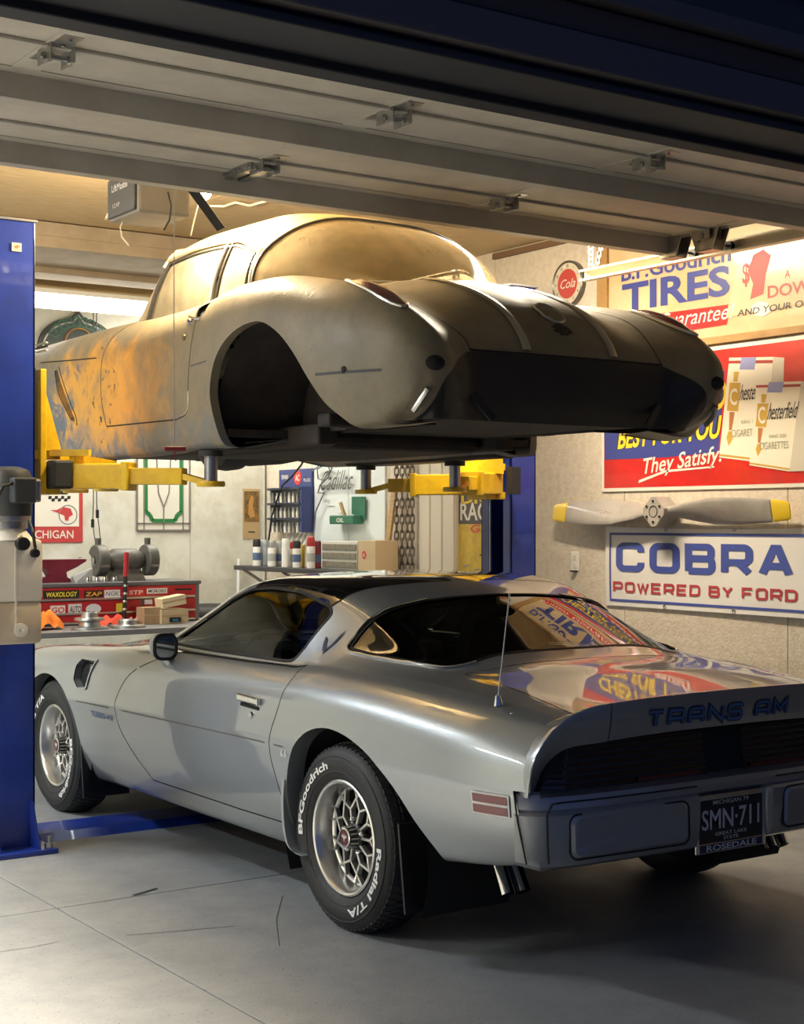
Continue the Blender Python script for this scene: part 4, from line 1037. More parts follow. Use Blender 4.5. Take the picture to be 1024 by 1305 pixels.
# --- wheels
WLET = mat('white_lettering', (.78, .78, .76), .6)
SPK = mat('spoke_paint', (.62, .60, .56), .35, .8)
HUBD = mat('hub_dark', (.03, .03, .03), .4, .5)
def make_wheel():
    """around local x axis, outer face towards -x at x=-.115"""
    w = bpy.data.objects.new('wheel', None); COL.objects.link(w); w.parent = ta; w.empty_display_size = .1
    R = .335; T = MB()
    prof = [(.205, -.088), (.222, -.103), (.25, -.114), (.275, -.116), (.295, -.112), (.312, -.102), (.322, -.094), (.330, -.080), (.334, -.055), (R, -.02), (R, .03), (.333, .06), (.326, .088), (.31, .10), (.27, .112), (.22, .10), (.205, .09)]
    T.lathe(prof, (0, 0, 0), (1, 0, 0), 72); T.build('tyre', RUBBER, w, True, .7, local=True)
    tr_ = MB()   # tread blocks round the shoulder and crown
    for k in range(72):
        t = 2*math.pi*k/72
        for x0, x1, r0, dt in ((-.092, -.062, .331, .0), (-.052, -.020, .3355, .5), (-.012, .02, .3365, 0), (.028, .06, .3355, .5)):
            a0, a1 = t+dt*.087, t+dt*.087+.062
            p = []
            for rr in (r0-.004, r0+.005):
                for (x, a) in ((x0, a0), (x1, a0+.01), (x1, a1+.01), (x0, a1)):
                    rx = rr-(.007 if x < -.08 else 0); p.append((x, math.cos(a)*rx, math.sin(a)*rx))
            tr_.hexa(p)
    q = tr_.build('tread', RUBBER, w, local=True); q['kind'] = 'stuff'
    rng = MB().lathe([(.292, -.1135), (.295, -.1155), (.299, -.1125)], (0, 0, 0), (1, 0, 0), 64).lathe([(.236, -.110), (.239, -.1125), (.242, -.111)], (0, 0, 0), (1, 0, 0), 64)
    rng.build('sidewall_ridge', RUBBER, w, True, 3, local=True)
    # rim lip and deep barrel
    MB().lathe([(.200, -.080), (.208, -.092), (.209, -.098), (.203, -.101), (.196, -.098), (.190, -.090), (.184, -.055), (.180, -.030), (.172, -.026), (.168, -.020)], (0, 0, 0), (1, 0, 0), 64).build('rim', ALU, w, True, .5, local=True)
    MB().lathe([(.172, -.024), (.165, .03), (.165, .09), (0, .09)], (0, 0, 0), (1, 0, 0), 48).build('barrel', DARK, w, True, .7, local=True)
    # snowflake lattice
    def pt(r, a, x): t = math.radians(a); return Vector((x, math.cos(t)*r, math.sin(t)*r))
    N = 10; st = 36
    for i in range(N):
        m = MB(); a = i*st
        up = (-1, 0, 0)
        hubp, mid = pt(.046, a, -.040), pt(.098, a, -.036)
        m.bar(hubp, mid, .010, .022, up=up, bev=.002)
        for sgn in (-1, 1):
            outn = pt(.138, a+sgn*st*.5, -.030)
            m.bar(mid, outn, .009, .022, up=up, bev=.002)
        nd = pt(.138, a+st*.5, -.030)
        m.bar(nd, pt(.178, a+st*.5-8, -.024), .0085, .02, up=up, bev=.002); m.bar(nd, pt(.178, a+st*.5+8, -.024), .0085, .02, up=up, bev=.002)
        m.build('spoke', SPK, w, local=True)
    h = MB().lathe([(.052, -.02), (.052, -.046), (.047, -.052), (.040, -.055), (.038, -.075), (.036, -.085), (.030, -.088), (0, -.088)], (0, 0, 0), (1, 0, 0), 28).build('hub', HUBD, w, True, .5, local=True)
    f = MB()
    for k in range(14):
        t = 2*math.pi*k/14; f.bar((-.054, math.cos(t)*.040, math.sin(t)*.040), (-.084, math.cos(t)*.037, math.sin(t)*.037), .004, .006, up=(0, math.cos(t), math.sin(t)))
    f.build('hub_fin', SPK, w, local=True)
    MB().lathe([(.034, -.0885), (.036, -.090), (.030, -.092), (.030, -.0895)], (0, 0, 0), (1, 0, 0), 24).build('cap_ring', CHROME, w, True, .6, local=True)
    MB().lathe([(.030, -.0892), (0, -.0905)], (0, 0, 0), (1, 0, 0), 24).build('cap_face', mat('cap_red', (.10, .012, .018), .4), w, local=True)
    MB().sheet([(0, -.018), (.004, -.004), (.017, .004), (.013, .012), (.004, .004), (0, .018), (-.004, .004), (-.013, .012), (-.017, .004), (-.004, -.004)], (-.092, 0, 0), (0, -1, 0), (0, 0, 1)).build('cap_emblem', PLT, w, local=True)
    nb = MB()
    for k in range(5):
        t = math.radians(72*k+18); nb.cyl((-.03, math.cos(t)*.062, math.sin(t)*.062), (-.058, math.cos(t)*.062, math.sin(t)*.062), .010, 6); nb.sphere((-.058, math.cos(t)*.062, math.sin(t)*.062), .009, 8)
    nb.build('lug_nut', CHROME, w, True, .7, local=True)
    return w
def arc_text(w, s, a_start, span, r, hgt):
    """clockwise as seen from -x side; angles in degrees, 0 = up, clockwise positive"""
    vs, fs = glyphs(s, .03); a = np.array(vs); lo, hi = a.min(0), a.max(0); out = []
    for x, y in vs:
        f = (x-lo[0])/(hi[0]-lo[0]); t = math.radians(a_start+span*f); rr = r+hgt*(y-0)/.72
        # seen from -x: right is -y, up is z
        xx = -.1175-(.0005 if .262 < rr < .285 else 0) if rr < .29 else -.1145
        out.append((xx, -math.sin(t)*rr, math.cos(t)*rr))
    return mesh('sidewall_lettering', out, fs, WLET, w, local=True)
w0 = make_wheel()
spots = [(-1, 1.37, 180), (-1, -1.376, 0), (1, 1.37, 0), (1, -1.376, 0)]
for i, (sg, y, rot) in enumerate(spots):
    w = w0 if i == 0 else copy_tree(w0, ta)
    w.location = (sg*.785, y, .335); w.rotation_euler = (0, 0, 0 if sg < 0 else math.pi)
for i, w in enumerate([c for c in ta.children if c.name.startswith('wheel') and c.type == 'EMPTY'][:2]):
    sh_ = 0 if w.location.y < 0 else 172
    arc_text(w, 'BFGoodrich', 264+sh_, 80, .252, .028); arc_text(w, 'Radial T/A', 88+sh_, 78, .252, .028)

# the tail is a little shorter than first drawn
for o in ta.children_recursive:
    if o.type == 'MESH' and not topof(o) is None and (o.parent == ta or o.parent.parent == ta) and not o.parent.name.startswith('wheel'):
        if o.name.split('.')[0] in ('exhaust_tip', 'mud_flap'): continue
        for v in o.data.vertices:
            if v.co.y < -1.95: v.co.y = -1.95+(v.co.y+1.95)*.84
# ================================================================== old sports car body up on the lift
def old_paint():
    m = bpy.data.materials.new('weathered_primer'); m.use_nodes = True; nt = m.node_tree; N = nt.nodes.new; L = nt.links.new
    b = nt.nodes['Principled BSDF']; b.inputs['Roughness'].default_value = .55; b.inputs['Specular IOR Level'].default_value = .35
    tc = N('ShaderNodeTexCoord'); sep = N('ShaderNodeSeparateXYZ'); L(tc.outputs['Object'], sep.inputs[0])
    def noise(sc, det=8, dist=0):
        n = N('ShaderNodeTexNoise'); n.inputs['Scale'].default_value = sc; n.inputs['Detail'].default_value = det; n.inputs['Distortion'].default_value = dist; n.inputs['Roughness'].default_value = .65; L(tc.outputs['Object'], n.inputs['Vector']); return n.outputs[0]
    def rng(s, a, b_, lo=0, hi=1):
        r = N('ShaderNodeMapRange'); r.inputs[1].default_value = a; r.inputs[2].default_value = b_; r.inputs[3].default_value = lo; r.inputs[4].default_value = hi; L(s, r.inputs[0]); return r.outputs[0]
    def mul(a, b_):
        k = N('ShaderNodeMath'); k.operation = 'MULTIPLY'; L(a, k.inputs[0]); L(b_, k.inputs[1]); return k.outputs[0]
    def add(a, b_):
        k = N('ShaderNodeMath'); k.operation = 'ADD'; L(a, k.inputs[0]); L(b_, k.inputs[1]); return k.outputs[0]
    def mix(f, a, b_):
        k = N('ShaderNodeMix'); k.data_type = 'RGBA'; L(f, k.inputs[0])
        for i, c in ((6, a), (7, b_)):
            if isinstance(c, tuple): k.inputs[i].default_value = (*c, 1)
            else: L(c, k.inputs[i])
        return k.outputs[2]
    Y, Z = sep.outputs[1], sep.outputs[2]
    base = mix(rng(noise(3.5), .35, .68), (.225, .19, .122), (.165, .142, .098))
    base = mix(rng(noise(18, 4), .5, .75, 0, .5), base, (.14, .122, .088))
    # ochre sanded area on front wing and door
    yy = add(Y, rng(noise(4, 6, .5), .2, .8, -.35, .35)); zz = add(Z, rng(noise(5, 6, .4), .2, .8, -.16, .16))
    och = mul(mul(rng(yy, 6.35, 6.85), rng(yy, 7.8, 7.5)), rng(zz, 2.40, 2.26))
    base = mix(mul(och, rng(noise(6, 10, .6), .22, .5)), base, (.60, .30, .05))
    # blue grey filler low down and in the cove
    gry = mul(rng(zz, 1.98, 1.82), rng(Y, 5.6, 5.9)); base = mix(mul(gry, rng(noise(7, 8, .6), .35, .55)), base, (.12, .145, .17))
    cov = mul(rng(yy, 7.25, 7.45), rng(zz, 2.32, 2.24)); base = mix(mul(cov, rng(noise(5, 10, 1.2), .47, .56)), base, (.11, .13, .15))
    # dark chips along the door joint
    chip = mul(mul(rng(yy, 6.85, 7.0), rng(yy, 7.3, 7.15)), rng(noise(16, 3, .3), .60, .64)); base = mix(chip, base, (.03, .028, .026))
    L(base, b.inputs['Base Color'])
    bp = N('ShaderNodeBump'); bp.inputs['Strength'].default_value = .12; bp.inputs['Distance'].default_value = .01; L(noise(40, 4), bp.inputs['Height']); L(bp.outputs[0], b.inputs['Normal'])
    rr = rng(noise(5), .3, .7, .38, .62); L(rr, b.inputs['Roughness'])
    return m
OLD = old_paint()
OLDT = mat('hardtop_dusty', (.50, .42, .27), .55, col2=(.40, .31, .17), scale=4, bump=.06, bscale=40)
OLDK = mat('near_black_rear', (.010, .010, .013), .45, col2=(.016, .015, .016), scale=6)  # near black for the panel below the trunk lid and its bezels
UND = mat('underside_rust', (.035, .026, .02), .85, col2=(.02, .016, .013), scale=8, bump=.3, bscale=40)
DUSTG = glassmat('dusty_glass', (.8, .78, .7), .55, (.70, .62, .44))
DUSTR = glassmat('dusty_rear_glass', (.75, .68, .55), .42, (.60, .50, .32))
STAIN = mat('dull_chrome', (.42, .42, .38), .32, .9)
VX = 3.95
def rowx(*p): return [tuple(q) for q in p]
def ry(y, *p): return [(a, y, b) for a, b in p]
VR = [
 ry(9.0, (.3, 2.0), (.5, 2.0), (.6, 2.05), (.64, 2.15), (.62, 2.25), (.58, 2.31), (.52, 2.34), (.44, 2.35), (.32, 2.36), (.16, 2.37), (0, 2.37)),
 ry(8.85, (.5, 1.9), (.72, 1.9), (.80, 2.0), (.83, 2.14), (.81, 2.28), (.75, 2.37), (.67, 2.41), (.56, 2.41), (.4, 2.41), (.2, 2.43), (0, 2.44)),
 ry(8.5, (.55, 1.84), (.84, 1.82), (.89, 1.95), (.905, 2.15), (.88, 2.33), (.82, 2.42), (.73, 2.46), (.6, 2.455), (.42, 2.45), (.2, 2.47), (0, 2.48)),
 ry(8.1, (.55, 1.84), (.86, 1.80), (.905, 1.95), (.92, 2.15), (.89, 2.335), (.83, 2.43), (.75, 2.47), (.62, 2.465), (.42, 2.46), (.2, 2.48), (0, 2.49)),
 ry(7.6, (.55, 1.84), (.85, 1.80), (.885, 1.95), (.90, 2.15), (.885, 2.34), (.83, 2.435), (.75, 2.475), (.62, 2.475), (.43, 2.475), (.2, 2.50), (0, 2.505)),
 ry(7.1, (.55, 1.84), (.86, 1.79), (.895, 1.95), (.91, 2.15), (.89, 2.34), (.835, 2.435), (.76, 2.475), (.63, 2.485), (.45, 2.49), (.2, 2.505), (0, 2.51)),
 ry(6.6, (.55, 1.84), (.86, 1.79), (.90, 1.95), (.915, 2.15), (.897, 2.335), (.845, 2.42), (.77, 2.46), (.63, 2.465), (.45, 2.465), (.2, 2.47), (0, 2.47)),
 ry(6.1, (.55, 1.84), (.86, 1.80), (.905, 1.95), (.92, 2.15), (.905, 2.335), (.855, 2.43), (.775, 2.475), (.65, 2.48), (.45, 2.48), (.22, 2.485), (0, 2.49)),
 ry(5.8, (.55, 1.84), (.86, 1.80), (.91, 1.95), (.925, 2.15), (.912, 2.35), (.862, 2.457), (.78, 2.508), (.67, 2.508), (.47, 2.50), (.24, 2.515), (0, 2.525)),
 ry(5.5, (.55, 1.84), (.86, 1.81), (.91, 1.95), (.925, 2.15), (.912, 2.35), (.862, 2.457), (.78, 2.502), (.67, 2.497), (.48, 2.485), (.25, 2.52), (0, 2.535)),
 ry(5.2, (.55, 1.84), (.86, 1.82), (.90, 1.95), (.918, 2.15), (.902, 2.318), (.855, 2.413), (.78, 2.457), (.67, 2.447), (.49, 2.437), (.25, 2.495), (0, 2.515)),
 ry(4.9, (.55, 1.85), (.84, 1.83), (.885, 1.95), (.90, 2.13), (.885, 2.267), (.84, 2.347), (.775, 2.387), (.665, 2.367), (.50, 2.345), (.25, 2.405), (0, 2.425)),
 ry(4.7, (.55, 1.86), (.80, 1.84), (.85, 1.94), (.868, 2.10), (.855, 2.217), (.815, 2.282), (.755, 2.312), (.655, 2.277), (.50, 2.242), (.25, 2.30), (0, 2.32)),
 rowx((.55, 4.72, 1.86), (.76, 4.68, 1.85), (.81, 4.60, 1.93), (.83, 4.56, 2.07), (.82, 4.55, 2.155), (.78, 4.555, 2.205), (.725, 4.56, 2.225), (.64, 4.57, 2.195), (.50, 4.60, 2.165), (.25, 4.60, 2.20), (0, 4.60, 2.215)),
 rowx((.55, 4.71, 1.86), (.74, 4.68, 1.855), (.775, 4.55, 1.93), (.785, 4.50, 2.04), (.77, 4.49, 2.11), (.735, 4.49, 2.145), (.69, 4.495, 2.155), (.62, 4.53, 2.135), (.50, 4.565, 2.11), (.25, 4.56, 2.115), (0, 4.56, 2.12)),
 rowx((.55, 4.71, 1.86), (.73, 4.68, 1.855), (.74, 4.56, 1.91), (.735, 4.49, 1.99), (.72, 4.475, 2.04), (.695, 4.47, 2.06), (.66, 4.475, 2.065), (.60, 4.51, 2.06), (.50, 4.56, 2.06), (.25, 4.565, 2.07), (0, 4.565, 2.07)),
 rowx((.55, 4.71, 1.86), (.72, 4.69, 1.855), (.70, 4.60, 1.88), (.69, 4.53, 1.93), (.675, 4.51, 1.955), (.655, 4.505, 1.965), (.63, 4.51, 1.97), (.58, 4.53, 1.965), (.49, 4.57, 1.96), (.25, 4.575, 1.96), (0, 4.575, 1.96)),
 rowx((.55, 4.72, 1.86), (.71, 4.70, 1.855), (.68, 4.66, 1.857), (.66, 4.60, 1.86), (.645, 4.585, 1.86), (.63, 4.58, 1.86), (.60, 4.58, 1.862), (.56, 4.59, 1.862), (.48, 4.61, 1.862), (.25, 4.62, 1.862), (0, 4.62, 1.862)),
]
LV = Loft(VR, 12, 8)
vt = root('sports_car_body', 'dusty tan sports car body without wheels raised high on the blue lift', 'car body', (VX, 0, 0))
bm = LV.bm()
archr = smooth_poly([(5.81, 1.70), (5.845, 1.82), (5.875, 1.95), (5.875, 2.06), (5.81, 2.19), (5.67, 2.275), (5.47, 2.30), (5.31, 2.245), (5.18, 2.15), (5.07, 2.03), (4.98, 1.935), (4.88, 1.865), (4.80, 1.80)], 4, False)+[(4.8, 1.70)]
archf = smooth_poly([(7.60, 1.70), (7.64, 1.82), (7.77, 1.98), (7.84, 2.18), (7.98, 2.31), (8.2, 2.35), (8.4, 2.32), (8.56, 2.2), (8.63, 2.0), (8.66, 1.70)], 4, False)
vdoor = fillet([(6.90, 2.468), (7.03, 2.40), (7.085, 2.30), (7.075, 2.1), (7.04, 1.945), (6.25, 1.935), (6.10, 1.955), (6.075, 2.16), (6.045, 2.36), (6.10, 2.42), (6.15, 2.462)], [.02, .06, .05, 0, .02, 0, .09, 0, .05, .02, .01], 4)
SV = lambda c, f: c.x > .45
vp = {}
grab(bm, cut(bm, archr, (1, 2), SV)); grab(bm, cut(bm, archf, (1, 2), SV))
cut(bm, vdoor, (1, 2), SV)
vp['door'] = grab(bm, cut(bm, offset_poly(vdoor, .007), (1, 2), SV)); vp['gap'] = grab(bm, cut(bm, vdoor, (1, 2), SV))
scoop = fillet([(7.735, 2.295), (7.665, 2.30), (7.42, 2.02), (7.415, 1.97), (7.50, 1.99), (7.66, 2.14)], .02, 3)
cut(bm, scoop, (1, 2), SV); sc_i = offset_poly(scoop, .018)
vp['scoop'] = grab(bm, cut(bm, sc_i, (1, 2), SV)); vp['scoop_rim'] = grab(bm, cut(bm, scoop, (1, 2), SV))
qv = fillet([(6.005, 2.452), (5.985, 2.385), (6.03, 2.37), (6.13, 2.385), (6.16, 2.40), (6.10, 2.445)], .015, 3)
cut(bm, qv, (1, 2), SV); vp['qvent'] = grab(bm, cut(bm, qv, (1, 2), SV))
# trunk lid in plan, and the rear panel below it
lid = smooth_poly([(-.02, 5.33), (.40, 5.28), (.56, 5.12), (.60, 4.95), (.575, 4.80), (.53, 4.68), (.50, 4.60)], 4, False)+[(.50, 4.45), (-.02, 4.45)]
cut(bm, [(-.03, 2.128), (.64, 2.128), (.64, 2.4), (-.03, 2.4)], (0, 2), lambda c, f: c.y < 4.75)
TV = lambda c, f: c.z > 2.128 and c.y < 5.5 and c.x < .75
cut(bm, lid, (0, 1), TV); vp['lid'] = grab(bm, cut(bm, offset_poly(lid, .006), (0, 1), TV)); vp['lid_gap'] = grab(bm, cut(bm, lid, (0, 1), TV))
pan = fillet([(-.02, 2.124), (.50, 2.124), (.60, 2.075), (.685, 2.0), (.70, 1.80), (-.02, 1.80)], [0, .03, .03, .05, .0, 0], 3)
PV = lambda c, f: c.y < 4.66 and c.z < 2.2 and c.x < .76
cut(bm, pan, (0, 2), PV); vp['pan'] = grab(bm, cut(bm, pan, (0, 2), PV))
vshell = grab(bm, bm.faces[:]); bm.free()
panel('body_shell', both(vshell), OLD, vt, LV)
panel('rear_panel', both(vp['pan']), OLDK, vt, LV)
_rs = onsurf(LV, [(.025*k, 2.126) for k in range(21)], (0, 2), lambda F, nf: (F[:, 1] < 4.7) & (F[:, 2] < 2.25), False, .001)
MB().tube([Vector((-p.x, p.y, p.z)) for p, n in _rs[::-1]]+[p for p, n in _rs[1:]], .004, 6).build('trunk_seam', SEAMB, vt, True, local=True)
_st = onsurf(LV, [(.045*math.cos(2*math.pi*k/16)*(1+.3*math.sin(3*k)), 4.622+.02*math.sin(2*math.pi*k/16)) for k in range(16)], (0, 1), lambda F, nf: (F[:, 2] > 2.13) & (F[:, 1] < 5.0), False, .002)
mesh('oil_stain', [(.045*math.cos(2*math.pi*k/16)*(1+.3*math.sin(3*k)), p.y, p.z) for k, (p, n) in enumerate(_st)], [tuple(range(16))], mat('stain_dark', (.02, .017, .012), .6), vt, False, True)
vl = panel('trunk_lid', both(vp['lid']), OLD, vt, LV); panel('trunk_gap', both(vp['lid_gap']), SEAMB, vt, LV, .004)
for sg in (-1, 1):
    mk = flip if sg < 0 else (lambda q: q)
    vf = mk(vshell)
    lips(vf, archr, (1, 2), .04).build('arch_lip', OLD, vt, local=True); lips(vf, archf, (1, 2), .04).build('arch_lip', OLD, vt, local=True)
    dr = panel('door', mk(vp['door']), OLD, vt, LV); panel('door_gap', mk(vp['gap']), SEAMB, vt, LV, .001)
    panel('scoop_rim', mk(vp['scoop_rim']), OLD, vt, LV, -.004); panel('side_scoop', mk(vp['scoop']), mat('scoop_brown', (.12, .075, .035), .8), vt, LV, .035); lips(mk(vp['scoop_rim']), sc_i, (1, 2), .05).build('scoop_wall', OLD, vt, local=True)
    panel('quarter_vent', mk(vp['qvent']), DARK, vt, LV, .02)
    cn = lambda F, nf: F[:, 0] > .5
    MB().tube([p for p, n in onsurf(LV, [(6.01, 2.372), (6.08, 2.378), (6.15, 2.395)], (1, 2), cn, sg < 0, .004)], .007, 6).build('vent_lip', CHROME, vt, True, local=True)
    # cove outline and feature lines
    def line(pts, w, mt, par, nm): surf_strip(onsurf(LV, pts, (1, 2), cn, sg < 0, .002), w).build(nm, mt, par, local=True)
    line([(7.95-.04*k, 2.345-.0023*k) for k in range(21)], .006, SEAMB, vt, 'cove_line')
    line([(6.06-.02*k, 2.165+.001*k) for k in range(9)], .006, mat('old_seam', (.05, .055, .06), .7), vt, 'trim_line')
    line([(5.02-.02*k, 2.045-.0005*k) for k in range(20)], .010, mat('old_seam', (.05, .055, .06), .7), vt, 'trim_line')
    p, n = LV.find((1, 2), (4.84, 2.05), cn); p.x *= sg
    MB().lathe([(0, .003), (.014, .003)], p, (sg, 0, 0), 14).build('trim_hole', DARK, vt, local=True)
    # door handle stub and lock
    p, n = LV.find((1, 2), (6.12, 2.37), cn); p.x *= sg
    MB().lathe([(0, .012), (.012, .010), (.016, 0)], p, (sg, 0, 0), 14).build('handle_stub', CHROME, dr, True, local=True)
    p, n = LV.find((1, 2), (6.145, 2.30), cn); p.x *= sg
    MB().lathe([(0, .006), (.013, .006), (.016, 0)], p, (sg, 0, 0), 14).build('door_lock', mat('brass_dull', (.18, .13, .05), .5, .6), dr, True, local=True)
    # tail lamp on the crown
    tc_ = lambda F, nf: (F[:, 2] > 2.1) & (F[:, 0] > .45) & (nf[:, 2] > .1)
    el = []
    for k in range(28):
        t = 2*math.pi*k/28; r_ = 1-.25*math.cos(t)*0
        el.append((.755+.038*math.sin(t)*(1-.35*math.cos(t)), 4.83+.20*math.cos(t)))
    pn = onsurf(LV, el, (0, 1), tc_, sg < 0, .005); c_, cn_ = onsurf(LV, [(.755, 4.83)], (0, 1), tc_, sg < 0, .022)[0]
    m = MB(); k = len(pn)
    mid = [(p.lerp(c_, .45)+n*.011) for p, n in pn]
    fs = [(i, (i+1) % k, k+(i+1) % k, k+i) for i in range(k)]+[(k+i, k+(i+1) % k, 2*k) for i in range(k)]
    if sg < 0: fs = [tuple(reversed(f)) for f in fs]
    ln = mesh('tail_lamp', [p for p, n in pn]+mid+[c_], fs, mat('old_red_lens', (.13, .010, .012), .25, coat=.6), vt, True, True)
    MB().tube([p for p, n in pn], .007, 6, closed=True).build('lamp_bezel', STAIN, ln, True, local=True)
    # chrome band over the trunk lid
    pn = onsurf(LV, [(.225-.0*k, 5.25-.0335*k) for k in range(19)], (0, 1), lambda F, nf: (F[:, 2] > 2.11) & (F[:, 1] < 5.6), sg < 0, .004)+onsurf(LV, [(.225, z_) for z_ in (2.195, 2.165, 2.14)], (0, 2), lambda F, nf: (F[:, 1] < 4.66) & (F[:, 2] > 2.05), sg < 0, .004)
    b = MB(); vs = []
    for i, (p, n) in enumerate(pn):
        w_ = Vector((.021, 0, 0)); vs += [p-w_, p-w_*.5+n*.006, p+w_*.5+n*.006, p+w_]
    b.add(vs, [(4*i+j, 4*i+j+1, 4*i+5+j, 4*i+4+j) for i in range(len(pn)-1) for j in range(3)]).build('trunk_band', STAIN, vl, True, 3, local=True)
    # bumper bracket opening at the fender tail
    p = Vector((sg*.735, 4.462, 2.055))
    MB().sphere(p+Vector((-sg*.012, .022, 0)), .042, 14, (1, .75, .7)).build('bracket_hole', DARK, vt, True, local=True)
    MB().tube([(sg*.742, 4.50, 1.96), (sg*.755, 4.525, 1.92), (sg*.755, 4.57, 1.885)], .012, 8).build('bracket_trim', STAIN, vt, True, local=True)
    MB().bar((sg*.50, 4.58, 1.975), (sg*.40, 4.55, 1.865), .03, .012, up=(0, 1, 0)).build('exhaust_bezel', OLDK, vt, local=True)
    # inner wheel wells
    for yc, w_, zt in ((5.42, .52, 2.36), (8.15, .52, 2.40)):
        m = MB(); pts = [(yc+w_*math.cos(math.radians(a)), 1.86+(zt-1.86)*math.sin(math.radians(a))) for a in range(0, 181, 12)]
        n1 = len(pts); m.add([(sg*.86, a, b_) for a, b_ in pts]+[(sg*.42, a, b_) for a, b_ in pts], [(i, i+1, n1+i+1, n1+i) for i in range(n1-1)]+[tuple(range(n1, 2*n1))]).build('wheel_well', UND, vt, True, .7, local=True)
    # sill and frame rail below
    MB().box((sg*.44, 5.6, 1.81), (sg*.54, 7.1, 1.90), .01).build('frame_rail', UND, vt, local=True)
    MB().box((sg*.70, 5.95, 1.795), (sg*.84, 7.35, 1.84), .015).build('sill_rail', UND, vt, local=True)
# medallion
pn = onsurf(LV, [(0+.062*math.cos(2*math.pi*k/24), 4.70+.055*math.sin(2*math.pi*k/24)) for k in range(24)], (0, 1), lambda F, nf: (F[:, 2] > 2.15) & (F[:, 1] < 5.3), False, .004)
pn = [(Vector((math.cos(2*math.pi*k/24)*.062, p.y, p.z)), n) for k, (p, n) in enumerate(pn)]
mo = MB().tube([p for p, n in pn], .006, 6, closed=True).build('trunk_medallion', STAIN, vl, True, local=True)
c_ = sum((p for p, n in pn), Vector())/24
MB().add([p for p, n in pn]+[c_+pn[0][1]*.012], [(i, (i+1) % 24, 24) for i in range(24)]).build('medallion_face', OLD, mo, True, 3, local=True)
# underside
MB().box((-.84, 5.86, 1.845), (.84, 7.6, 1.88)).box((-.48, 4.70, 1.87), (.48, 8.8, 1.90)).box((-.42, 5.7, 1.80), (.42, 7.0, 1.88), .03).build('floor_pan', UND, vt, local=True)
MB().box((-.62, 5.38, 1.875), (.62, 5.48, 1.93), .01).build('cross_member', UND, vt, local=True); MB().box((-.62, 7.2, 1.85), (.62, 7.32, 1.90), .01).build('cross_member', UND, vt, local=True)
MB().tube([(.62, 7.5, 1.90), (.60, 7.9, 1.87), (.60, 8.3, 1.87), (.62, 8.6, 1.90)], .05, 12).build('front_suspension', UND, vt, True, local=True)
MB().lathe([(.10, -.1), (.20, -.11), (.26, -.08), (.27, 0), (.26, .08), (.20, .11), (.10, .1)], (.20, 7.85, 2.04), (1, 0, 0), 28).build('inner_wheel_drum', mat('drum_black', (.015, .015, .015), .6), vt, True, .8, local=True)
# --- hardtop, screens
HT = [
 rowx((.705, 7.07, 2.465), (.70, 7.10, 2.468), (.67, 7.17, 2.475), (.50, 7.30, 2.485), (.25, 7.39, 2.49), (0, 7.42, 2.495)),
 rowx((.71, 7.01, 2.46), (.685, 6.94, 2.63), (.63, 6.85, 2.785), (.50, 6.93, 2.845), (.25, 6.98, 2.875), (0, 7.0, 2.885)),
 rowx((.72, 6.55, 2.455), (.695, 6.52, 2.63), (.638, 6.5, 2.80), (.48, 6.5, 2.885), (.25, 6.5, 2.925), (0, 6.5, 2.935)),
 rowx((.715, 6.20, 2.47), (.685, 6.18, 2.63), (.62, 6.15, 2.785), (.47, 6.13, 2.88), (.25, 6.12, 2.925), (0, 6.12, 2.935)),
 rowx((.70, 5.93, 2.49), (.67, 5.95, 2.60), (.605, 5.97, 2.70), (.48, 5.93, 2.80), (.25, 5.93, 2.875), (0, 5.95, 2.89)),
 rowx((.665, 5.85, 2.50), (.635, 5.83, 2.57), (.565, 5.78, 2.63), (.43, 5.70, 2.70), (.22, 5.66, 2.745), (0, 5.66, 2.755)),
 rowx((.64, 5.80, 2.495), (.60, 5.72, 2.50), (.52, 5.60, 2.505), (.40, 5.50, 2.51), (.2, 5.44, 2.515), (0, 5.42, 2.52)),
]
LH = Loft(HT, 10, 8, ccol=(), crow=(1,), smooth=False)
def slab(r0, r1, c0, c1):
    G = LH.G[r0:r1+1, c0:c1+1]; R, K = G.shape[:2]
    return [tuple(p) for p in G.reshape(-1, 3)], [(i*K+k, i*K+k+1, (i+1)*K+k+1, (i+1)*K+k) for i in range(R-1) for k in range(K-1)]
KC = LH.G.shape[1]-1
ht = panel('hardtop', both(slab(10, 40, 15, KC)), OLDT, vt, LH)
panel('windshield', both(slab(0, 10, 13, KC)), DUSTG, vt, LH); panel('rear_window', both(slab(40, 60, 0, KC)), DUSTR, vt, LH)
def hedge(pts, r, mt, nm, par=vt): return MB().tube(pts, r, 8).build(nm, mt, par, True, local=True)
DKT = mat('window_rubber', (.02, .018, .016), .5)
